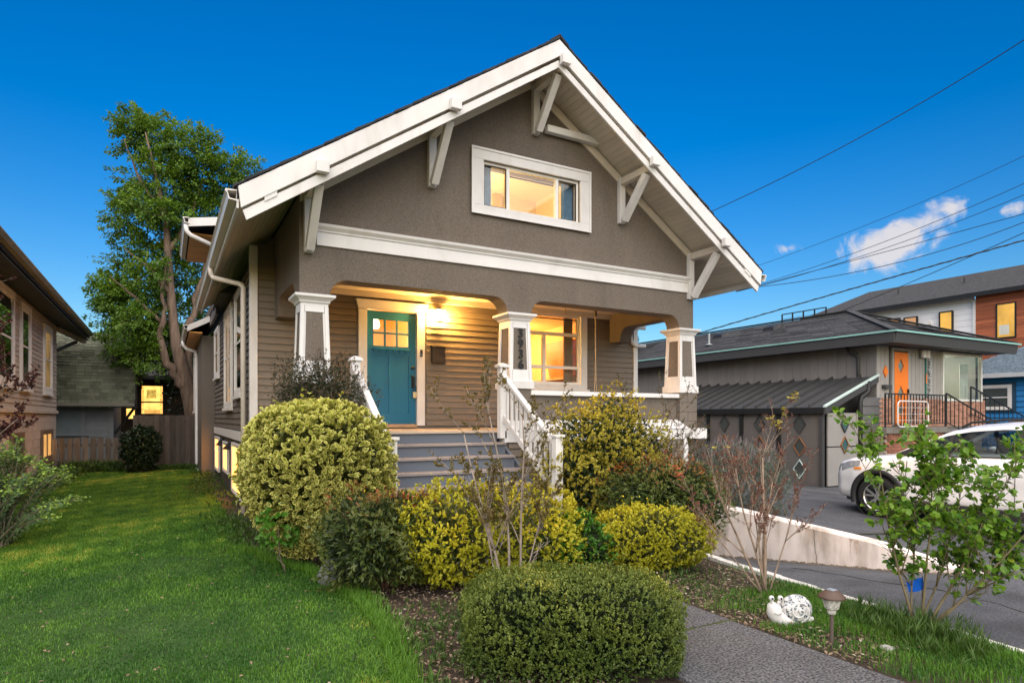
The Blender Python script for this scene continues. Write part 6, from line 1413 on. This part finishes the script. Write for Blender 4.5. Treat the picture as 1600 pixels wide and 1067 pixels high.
# leaf litter and pale chips on the soil
n = 9000; xv = np.concatenate([1.25 + 1.3 * rnd(n // 2), 3.9 + 1.3 * rnd(n // 2)]); yv = np.concatenate([3.0 + 4.6 * rnd(n // 2), 2.4 + 3.4 * rnd(n // 2)]); ok = xv > lawn_right(yv) + .02
P = np.stack([xv, yv, .012 + .02 * rnd(n)], 1)[ok]; q = len(P); D = unitv(q); D[:, 2] *= .25
LIT = LEAF('dry_litter', (.10, .065, .04), (.26, .19, .12), third=(.50, .45, .37), trans=.1, rough=.8)
o = leaves('leaf_litter', P, D, unitv(q) * .35 + np.array([0, 0, 1.]), .018 + .032 * rnd(q), .010 + .014 * rnd(q), rnd(q) ** 1.3, LIT, None); o['label'] = 'dry leaves and pale wood chips scattered over the garden bed'; o['category'] = 'leaf litter'
n = 260; yv = 2.4 + 9 * rnd(n) ** 1.5; xv = lawn_left(yv) * .4 + (lawn_right(yv) - lawn_left(yv) * .4) * rnd(n); P = np.stack([xv, yv, .035 + .02 * rnd(n)], 1); D = unitv(n); D[:, 2] *= .2
o = leaves('fallen_leaves', P, D, unitv(n) * .3 + np.array([0, 0, 1.]), .03, .02, rnd(n) * .8 + .1, LIT, None); o['label'] = 'few dry leaves fallen on the lawn'; o['category'] = 'fallen leaves'
# ------------------------------------------------------------ garden objects
def rock(name, label, c, r, seed, col):
    P = bmesh.new(); bmesh.ops.create_icosphere(P, subdivisions=3, radius=1)
    for v in P.verts:
        k = 1 + .16 * math.sin(v.co.x * 3 + seed) * math.sin(v.co.y * 2.7 + seed * 2) + .08 * math.sin(v.co.z * 7 + seed) ; v.co = Vector((v.co.x * r[0] * k, v.co.y * r[1] * k, v.co.z * r[2] * k))
    me = bpy.data.meshes.new(name); P.to_mesh(me); P.free(); me.materials.append(col); me.polygons.foreach_set('use_smooth', [True] * len(me.polygons))
    o = bpy.data.objects.new(name, me); COL.objects.link(o); o.location = c; return tag(o, label, 'rock')
STONE = M('grey_stone', (.13, .135, .14), .8, .25, 8, bump=.6, bscale=30, grain=.2)
rock('rock', 'grey boulder half hidden at the lawn edge left of the dark nandina', (1.42, 6.05, .10), (.15, .13, .19), 2, STONE)
rock('rock', 'small pale stone in the verge below the path light', (4.32, 2.52, .015), (.055, .045, .03), 5, M('pale_stone', (.32, .31, .29), .85, .2, 12))
# solar path light
pl_ = thing('path_light', 'brown mushroom capped solar path light with ribbed glass in the verge', 'garden lamp', (4.10, 2.78, 0))
c = (4.10, 2.78, 0)
PBR = M('brown_lamp_plastic', (.085, .055, .042), .5, .12, 12)
MB().lathe([(.0, -.05), (.013, -.04), (.014, .235), (.0, .236)], c, 12).build('stake', M('lamp_stake', (.10, .08, .065), .5), pl_, smooth=False)
MB().lathe([(.026, .222), (.03, .236), (.03, .25), (.046, .262), (.052, .285), (.060, .318), (.066, .335), (.064, .338), (.0, .338)], c, 24).build('glass_lantern', M('ribbed_glass', (.50, .49, .44), .18, .2, 30, spec=.6, grain=.35, grainscale=60), pl_)
MB().lathe([(.0, .337), (.088, .334), (.092, .338), (.088, .347), (.068, .366), (.045, .384), (.03, .389), (.0, .390)], c, 28).build('cap', PBR, pl_, smooth=True)
MB().box(4.10 - .026, 4.10 + .026, 2.78 - .026, 2.78 + .026, .3885, .3935).build('solar_panel', M('solar_cell', (.30, .33, .36), .15, .1, 40, spec=.6), pl_)
# little survey flag
fg = thing('marker_flag', 'small blue marker flag on a wire by the green shrub', 'flag', (5.23, 2.78, 0))
MB().tube([(5.23, 2.78, -.02), (5.235, 2.78, .2), (5.245, 2.78, .35)], .003, 5).build('wire', BLACK, fg)
er_ = Vector((math.cos(TH), -math.sin(TH), 0)); ef_ = Vector((math.sin(TH), math.cos(TH), 0))
n = 8; vs = []
for i in range(n + 1):
    t = i / n
    for j in range(2): q = Vector((5.24, 2.78, 0)) - er_ * (.13 * t - .03 * j) + ef_ * (.012 * math.sin(t * 6 + j)); vs.append((q.x, q.y, .335 - .095 * j - .035 * t * (1 - .4 * j)))
MB().add(vs, [(2 * i, 2 * i + 2, 2 * i + 3, 2 * i + 1) for i in range(n)]).build('cloth', M('blue_flag_vinyl', (.005, .12, .62), .5, .08), fg, smooth=True)
# low spotlight that shines at the foot of the stair post
sl_ = thing('garden_spotlight', 'small lit garden spotlight at the foot of the steps behind the yellow mound', 'garden lamp', (4.30, 6.05, 0))
MB().lathe([(.0, -.02), (.012, .0), (.012, .12), (.0, .121)], (4.30, 6.05, 0), 8).build('stake', BLACK, sl_)
MB().lathe([(.0, -.075), (.04, -.07), (.05, .06), (.046, .061), (.0, .062)], (4.30, 6.05, .17), 14, 'y').build('housing', BRONZE, sl_, smooth=True)
MB().lathe([(.0, -.003), (.044, -.003), (.044, .002), (.0, .003)], (4.30, 6.05 - .077, .17), 14, 'y').build('lens', EM('spot_lens', (1, .86, .5), 3.5), sl_)
# mosaic snail
sn = thing('snail_ornament', 'white snail garden ornament with pebble mosaic shell facing left beside the walk', 'ornament', (4.22, 3.22, 0))
SO = Vector((4.22, 3.22, 0)); er = Vector((math.cos(TH), -math.sin(TH), 0)); ef = Vector((math.sin(TH), math.cos(TH), 0))
def sp_(a, b, h): return SO + er * a + ef * b + Vector((0, 0, h))
SNW = M('white_glazed_cement', (.66, .65, .64), .5, .10, 14, bump=.3, bscale=90, dirt=(.4, .39, .36), dirtscale=14)
m_, t_, o_ = newmat('pebble_mosaic')
vo = N(t_, 'ShaderNodeTexVoronoi'); vo.inputs['Scale'].default_value = 46; vd = N(t_, 'ShaderNodeTexVoronoi', feature='DISTANCE_TO_EDGE'); vd.inputs['Scale'].default_value = 46
gg = N(t_, 'ShaderNodeNewGeometry'); t_.links.new(gg.outputs['Position'], vo.inputs['Vector']); t_.links.new(gg.outputs['Position'], vd.inputs['Vector'])
sep = N(t_, 'ShaderNodeSeparateColor'); t_.links.new(vo.outputs['Color'], sep.inputs[0])
rp_ = N(t_, 'ShaderNodeValToRGB'); rp_.color_ramp.interpolation = 'CONSTANT'; rp_.color_ramp.elements[0].color = (.055, .07, .085, 1); rp_.color_ramp.elements[1].position = .5; rp_.color_ramp.elements[1].color = (.42, .43, .43, 1); e_ = rp_.color_ramp.elements.new(.28); e_.color = (.16, .20, .24, 1); e_ = rp_.color_ramp.elements.new(.72); e_.color = (.66, .66, .64, 1)
t_.links.new(sep.outputs[0], rp_.inputs[0]); mxg = N(t_, 'ShaderNodeMix', data_type='RGBA'); mxg.inputs['A'].default_value = (.62, .62, .60, 1); t_.links.new(mapr(t_, vd.outputs['Distance'], .06, .10, 0, 1), mxg.inputs['Factor']); t_.links.new(rp_.outputs[0], mxg.inputs['B'])
pr_ = N(t_, 'ShaderNodeBsdfPrincipled'); pr_.inputs['Roughness'].default_value = .3; t_.links.new(mxg.outputs['Result'], pr_.inputs['Base Color'])
bp_ = N(t_, 'ShaderNodeBump'); bp_.inputs['Strength'].default_value = .6; bp_.inputs['Distance'].default_value = .004; t_.links.new(mapr(t_, vd.outputs['Distance'], .0, .15, 0, 1), bp_.inputs['Height']); t_.links.new(bp_.outputs[0], pr_.inputs['Normal']); t_.links.new(pr_.outputs[0], o_.inputs['Surface'])
MOS = m_
b = MB().tube([sp_(.19, 0, .05), sp_(.15, 0, .035), sp_(.06, 0, .035), (sp_(-.04, 0, .04)), sp_(-.09, 0, .06), sp_(-.115, -.01, .10), sp_(-.118, -.015, .15), sp_(-.112, -.018, .17)], [.012, .03, .05, .062, .065, .058, .050, .030], 16)
bd = b.build('body', SNW, sn, smooth=True)
for k in (-1, 1):
    MB().tube([sp_(-.112 + k * .02, -.02, .155), sp_(-.112 + k * .032, -.03, .20)], [.014, .011], 10).build('eye_stalk', SNW, sn, smooth=True)
    ey = MB().lathe([(.0, -.022), (.014, -.017), (.022, 0), (.014, .017), (.0, .022)], sp_(-.112 + k * .034, -.032, .212), 14).build('eye', SNW, sn, smooth=True)
    MB().lathe([(.0, -.004), (.008, -.003), (.008, .003), (.0, .004)], sp_(-.112 + k * .034, -.053, .214), 10, 'y').build('pupil', BLACK, ey)
MB().tube([sp_(-.14, -.07, .105), sp_(-.112, -.082, .097), sp_(-.085, -.07, .105)], .003, 5).build('smile', M('mouth_line', (.2, .2, .19), .8), sn)
# coiled shell: a flattened dome with a spiral rib
prof = [(.0, -.075), (.05, -.07), (.09, -.05), (.112, -.018), (.115, 0), (.112, .018), (.09, .05), (.05, .07), (.0, .075)]
shl = MB(); n = 28; vs = []; fs = []
for (rr_, hh_) in prof:
    for j in range(n):
        a = 2 * math.pi * j / n; vs.append(sp_(.055 + rr_ * math.cos(a) * 1.08, hh_, .118 + rr_ * math.sin(a)))
fs = [(i * n + j, i * n + (j + 1) % n, (i + 1) * n + (j + 1) % n, (i + 1) * n + j) for i in range(len(prof) - 1) for j in range(n)]
shl.add(vs, fs).build('shell', MOS, sn, smooth=True)
pts = []
for i in range(60):
    a = i * .22 + 2.8; r_ = .104 - .0017 * i; d_ = -.030 - .048 * (1 - r_ / .104) ** .8 - .006; pts.append(sp_(.055 + r_ * math.cos(a), d_ - .004, .118 + r_ * math.sin(a)))
MB().tube(pts, .0065, 6).build('shell_spiral', SNW, sn, smooth=True)
# ------------------------------------------------------------ parked car: nose towards +Y, left side towards the camera
CARX, CARY, CZ0 = 11.55, 7.32, -.115
car = thing('parked_car', 'white compact SUV parked on the upper driveway behind the green shrub', 'car', (CARX, CARY - 2.3, CZ0))
PAINT = M('white_car_paint', (.82, .81, .80), .28, .02, 2, spec=.5, coat=.8)
CLAD = M('black_cladding', (.025, .025, .026), .55, .1, 20)
TINT = GLASS('car_glass', (.10, .13, .14), 1.6)
def interp(s, tab): return float(np.interp(s, [a for a, b in tab], [b for a, b in tab]))
LEN = 4.6; WB0, WB1 = .93, 3.60
hoodz = [(0, .66), (.05, .80), (.15, .92), (.4, 1.00), (.9, 1.06), (1.25, 1.10), (1.45, 1.13), (3.9, 1.19), (4.35, 1.16), (4.5, 1.08), (4.6, .80)]
halfw = [(0, .50), (.06, .66), (.2, .80), (.5, .895), (1, .92), (3.6, .92), (4.2, .87), (4.5, .74), (4.6, .55)]
botz = [(0, .34), (.1, .27), (.5, .235), (4.1, .25), (4.6, .42)]
st = [0, .03, .06, .1, .15] + [round(.2 + i * .04, 3) for i in range(106)] + [4.44, 4.5, 4.55, 4.6]
V = []; F = []; K = 0
for s in st:
    hz, hw, bz = interp(s, hoodz), interp(s, halfw), interp(s, botz)
    ring = []
    prof = [(0, bz), (.70, bz), (.93, bz + .05), (.985, bz + .16), (.985, lerp(bz, hz, .42)), (1.0, lerp(bz, hz, .60)), (.992, lerp(bz, hz, .72)), (.965, lerp(bz, hz, .86)), (.93, lerp(bz, hz, .94)), (.86, lerp(bz, hz, .985)), (.60, hz + .012), (.3, hz + .022), (0, hz + .026)]
    dense = []
    for (a, b_) in zip(prof, prof[1:]):
        m = max(1, int(math.hypot((a[0] - b_[0]) * .92, a[1] - b_[1]) / .045))
        for q in range(m): dense.append((lerp(a[0], b_[0], q / m), lerp(a[1], b_[1], q / m)))
    dense.append(prof[-1]); ring = dense; 
    if not K: NP = 60
    # resample to a fixed count by arc length
    d = [0]
    for a, b_ in zip(ring, ring[1:]): d.append(d[-1] + math.hypot((a[0] - b_[0]) * .92, a[1] - b_[1]))
    rs = []
    for q in range(NP):
        tt = d[-1] * q / (NP - 1); rs.append((float(np.interp(tt, d, [r[0] for r in ring])), float(np.interp(tt, d, [r[1] for r in ring]))))
    K = 1
    for sx in (-1, 1):
        for (fx, z) in rs: V.append([sx * fx * hw, s, z])
nr = 2 * NP
wheels = [(WB0, .36), (WB1, .36)]
RA = .415
def inarch(v): return any((v[1] - ws) ** 2 + (v[2] - wz) ** 2 < RA * RA and abs(v[0]) > .55 for ws, wz in wheels)
for i in range(len(st) - 1):
    for side in range(2):
        for q in range(NP - 1):
            f = [i * nr + side * NP + q, i * nr + side * NP + q + 1, (i + 1) * nr + side * NP + q + 1, (i + 1) * nr + side * NP + q]
            c_ = [sum(V[k][j] for k in f) / 4 for j in range(3)]
            if inarch(c_): continue
            F.append(tuple(f))
used = set(k for f in F for k in f)
for k in used:
    v = V[k]
    for ws, wz in wheels:
        dd = math.hypot(v[1] - ws, v[2] - wz)
        if abs(v[0]) > .55 and dd < RA + .022: v[1] = ws + (v[1] - ws) / dd * (RA + .002); v[2] = wz + (v[2] - wz) / dd * (RA + .002)
def cw(v): return (CARX + v[0], CARY - v[1], CZ0 + v[2])
def cbuild(name, vs, fs, mat, parent, smooth=True, bevel=0):
    use = sorted(set(k for f in fs for k in f)); ix = {k: i for i, k in enumerate(use)}; vs = [vs[k] for k in use]; fs = [tuple(ix[k] for k in f) for f in fs]
    return MB().add([cw(v) for v in vs], fs, .5).build(name, mat, parent, smooth=smooth, bevel=bevel)
body = cbuild('body', V, F, PAINT, car)
# greenhouse: roof, pillars and glass follow one side profile
def gh(s0, z0, s1, z1, s2, z2, s3, z3): pass
base_l, roof_l = .855, .62
bel = [(1.22, 1.10), (4.30, 1.18)]
rooft = [(1.22, 1.105), (1.55, 1.30), (1.95, 1.505), (2.25, 1.585), (2.7, 1.63), (3.3, 1.62), (3.8, 1.58), (4.12, 1.52), (4.32, 1.18)]
rs_ = [1.22 + i * (4.32 - 1.22) / 62 for i in range(63)]
V2 = []; F2 = []; M2 = 14
for s in rs_:
    zt = interp(s, rooft); zb = interp(s, bel); hb = min(base_l, interp(s, halfw) * .95); f = max(0, (zt - zb)) / .45; hr = lerp(hb, roof_l, min(1, f))
    V2 += [[-hb, s, zb - .02], [-hr - .02, s, zt - .045 * min(1, f)], [-hr + .06, s, zt - .012], [-hr * .5, s, zt + .016 * min(1, f * 2)], [0, s, zt + .022 * min(1, f * 2)], [hr * .5, s, zt + .016 * min(1, f * 2)], [hr - .06, s, zt - .012], [hr + .02, s, zt - .045 * min(1, f)], [hb, s, zb - .02]]
n9 = 9
roofF, wsF, rwF = [], [], []
for i in range(len(rs_) - 1):
    s = (rs_[i] + rs_[i + 1]) / 2
    for q in range(n9 - 1):
        f = (i * n9 + q, i * n9 + q + 1, (i + 1) * n9 + q + 1, (i + 1) * n9 + q)
        if q in (0, n9 - 2): continue
        if 1.30 < s < 2.08 and 2 <= q <= 5: wsF.append(f)
        elif s > 4.05 and 2 <= q <= 5: rwF.append(f)
        else: roofF.append(f)
cbuild('roof', V2, roofF, PAINT, car); cbuild('windscreen', V2, wsF, TINT, car); cbuild('rear_window', V2, rwF, TINT, car)
# side windows, left and right, with pillars between
def topz(s): return interp(s, rooft)
for sx in (-1, 1):
    def sidept(s, f):
        zt = topz(s) - .05 * min(1, (topz(s) - interp(s, bel)) / .45); zb = interp(s, bel) - .02; hb = min(base_l, interp(s, halfw) * .95); ff = min(1, max(0, (topz(s) - interp(s, bel)) / .45)); hr = lerp(hb, roof_l, ff) + .02
        return [sx * lerp(hb, hr, f), s, lerp(zb, zt, f)]
    def strip(name, s0, s1, f0, f1, mat, out_=0., parent=car, n=14):
        vs = []; 
        for i in range(n + 1):
            s = lerp(s0, s1, i / n)
            for f in (f0(s) if callable(f0) else f0, f1(s) if callable(f1) else f1): p = sidept(s, f); p[0] += sx * out_; vs.append(p)
        return cbuild(name, vs, [(2 * i, 2 * i + 2, 2 * i + 3, 2 * i + 1) for i in range(n)], mat, parent)
    for s0, s1 in ((1.24, 1.62), (1.975, 2.045), (2.895, 2.975), (3.715, 3.785), (4.115, 4.30)): strip('pillar', s0, s1, -.02, 1.0, CLAD, -.004, n=6)
    strip('roof_rail_paint', 1.24, 4.30, .90, 1.02, PAINT, .004, n=40)
    strip('beltline_trim', 1.5, 4.1, -.01, .045, CLAD, .006, n=30)
    strip('side_glass', 1.62, 1.98, .05, lambda s: .86, GLASS('car_glass_dark', (.5, .55, .56), .9), .002); strip('side_glass', 2.04, 2.90, .05, .88, GLASS('car_glass_dark', (.5, .55, .56), .9), .002); strip('side_glass', 2.97, 3.72, .05, .87, GLASS('car_glass_dark', (.5, .55, .56), .9), .002); strip('side_glass', 3.78, 4.12, .08, .80, GLASS('car_glass_dark', (.5, .55, .56), .9), .002)
    MB().tube([cw((sx * .60, s, topz(s) + .05 - (.04 if s in (2.1, 3.95) else 0))) for s in (2.1, 2.25, 2.7, 3.3, 3.8, 3.95)], .018, 6).build('roof_rail', CLAD, car)
    # mirror
    MB().lathe([(.0, -.06), (.045, -.055), (.062, -.015), (.058, .035), (.0, .04)], cw((sx * 1.0, 1.82, 1.165)), 14, 'y', sx=1.3, sy=.85).build('mirror', PAINT if sx < 0 else PAINT, car, smooth=True)
    MB().bar(cw((sx * .87, 1.82, 1.12)), cw((sx * .97, 1.82, 1.15)), .05, .05).build('mirror_arm', CLAD, car)
    # arch cladding, sill, handles, lamps
    for ws, wz in wheels:
        vs = []; n = 26
        for i in range(n + 1):
            a = R(lerp(-18, 198, i / n))
            for rr_, xo in ((RA - .03, .90), (RA - .005, .935), (RA + .055, .932), (RA + .062, .915)):
                s = ws - rr_ * math.cos(a); z = wz + rr_ * math.sin(a); hwv = interp(max(0, min(4.6, s)), halfw) / .92; vs.append([sx * xo * (.35 + .65 * hwv), s, z])
        cbuild('arch_cladding', vs, [(4 * i + j, 4 * i + 4 + j, 4 * i + 5 + j, 4 * i + 1 + j) for i in range(n) for j in range(3)], CLAD, car)
        liner = MB().lathe([(.0, 0), (RA - .01, 0), (RA - .01, .36), (.0, .361)], cw((sx * .52 - (.0 if sx > 0 else .0), ws, wz)), 24, 'x') if False else None
    b = MB(); x0, x1 = sorted((CARX + sx * .86, CARX + sx * .94)); b.box(x0, x1, CARY - 3.20, CARY - 1.34, CZ0 + .22, CZ0 + .37); b.build('sill_cladding', CLAD, car, bevel=.02)
    for s in (2.62, 3.45): MB().tube([cw((sx * .92, s - .1, .97)), cw((sx * .955, s - .07, .975)), cw((sx * .955, s + .07, .98)), cw((sx * .92, s + .1, .98))], .014, 6).build('door_handle', PAINT, car, smooth=True)
    for s in (1.42, 2.93, 3.72):
        MB().tube([cw((sx * (.922 if z < .8 else .905), s + (.0 if z < 1 else .01), z)) for z in (.40, .6, .78, 1.0)], .005, 4).build('door_seam', CLAD, car)
    vs = [];  n = 8
    for i in range(n + 1):
        s = lerp(.10, .62, i / n); hwv = interp(s, halfw); zt = interp(s, hoodz) - .06; vs += [[sx * (hwv * .985 + .006), s, zt - lerp(.16, .09, i / n)], [sx * (hwv * .955 + .012), s, zt]]
    cbuild('headlight', vs, [(2 * i, 2 * i + 2, 2 * i + 3, 2 * i + 1) for i in range(n)], M('headlight_lens', (.45, .47, .50), .1, .3, 20, spec=.7, metal=.3), car)
    vs = [[sx * .905, .52, .80], [sx * .915, .66, .81], [sx * .912, .66, .85], [sx * .902, .52, .84]]
    cbuild('side_marker', vs, [(0, 1, 2, 3)], M('amber_lens', (.8, .25, .02), .3), car)
    vs = [[sx * .86, 4.2, .95], [sx * .80, 4.42, .96], [sx * .76, 4.45, 1.08], [sx * .84, 4.2, 1.1]]; cbuild('tail_light', vs, [(0, 1, 2, 3)], M('red_lens', (.4, .01, .01), .2), car)
    for ws, wz in wheels:
        wc = cw((sx * .80, ws, wz)); TY = M('tyre_rubber', (.022, .022, .022), .8, .15, 30)
        o_x = -1 if sx < 0 else 1
        wh = MB().lathe([(.235, -.10 * o_x), (.30, -.105 * o_x), (.345, -.085 * o_x), (.358, -.04 * o_x), (.358, .05 * o_x), (.345, .095 * o_x), (.30, .115 * o_x), (.235, .10 * o_x)], wc, 40, 'x', cap=False).build('wheel', TY, car, smooth=True)
        MB().lathe([(.236, .10 * o_x), (.245, .102 * o_x), (.240, .075 * o_x), (.21, .03 * o_x), (.0, .02 * o_x)], wc, 40, 'x', cap=False).build('rim', M('dark_rim', (.05, .05, .052), .4, .1, metal=.6), wh, smooth=True)
        ALLOY = M('machined_alloy', (.62, .62, .62), .28, .05, metal=.8); b = MB()
        for k in range(5):
            for d_ in (-.17, .17):
                a0 = 2 * math.pi * k / 5 + .3; a1 = a0 + d_ * 1.5
                p0 = Vector(wc) + Vector((.075 * o_x, math.cos(a0 + d_ * .4) * .05, math.sin(a0 + d_ * .4) * .05)); p1 = Vector(wc) + Vector((.088 * o_x, math.cos(a1) * .232, math.sin(a1) * .232)); b.bar(p0, p1, .028, .02, up=(1, 0, 0))
        b.lathe([(.0, .05 * o_x), (.06, .055 * o_x), (.055, .085 * o_x), (.0, .088 * o_x)], wc, 20, 'x'); b.lathe([(.225, .085 * o_x), (.238, .10 * o_x), (.246, .10 * o_x), (.243, .085 * o_x)], wc, 40, 'x', cap=False); b.build('alloy_spokes', ALLOY, wh)
        MB().lathe([(.0, -.14 * o_x), (RA - .004, -.14 * o_x), (RA - .004, .09 * o_x), (RA - .03, .09 * o_x), (RA - .03, -.13 * o_x)], wc, 28, 'x', cap=False).build('arch_liner', BLACK, car)
# front face: grille, bumper lip, interior seats
cbuild('grille', [[-.55, .012, .50], [.55, .012, .50], [.60, .035, .72], [-.60, .035, .72], [0, -.006, .6]], [(0, 1, 4), (1, 2, 4), (2, 3, 4), (3, 0, 4)], CLAD, car, smooth=False)
MB().lathe([(.0, 0), (.86, 0), (.86, .10), (.0, .1)], cw((0, .62, .24)), 24, sx=1, sy=.70).build('bumper_lip', CLAD, car)
for s, x in ((2.55, -.36), (2.55, .36), (3.45, -.36), (3.45, .36)):
    MB().lathe([(.0, 0), (.20, .02), (.21, .42), (.14, .58), (.0, .6)], cw((x, s, .72)), 12, sy=.4).lathe([(.0, 0), (.11, .02), (.11, .14), (.0, .16)], cw((x, s, 1.30)), 12, sy=.4).build('seat', M('grey_seat', (.05, .05, .055), .8), car, smooth=True)
# keep the car square on the sloping drive
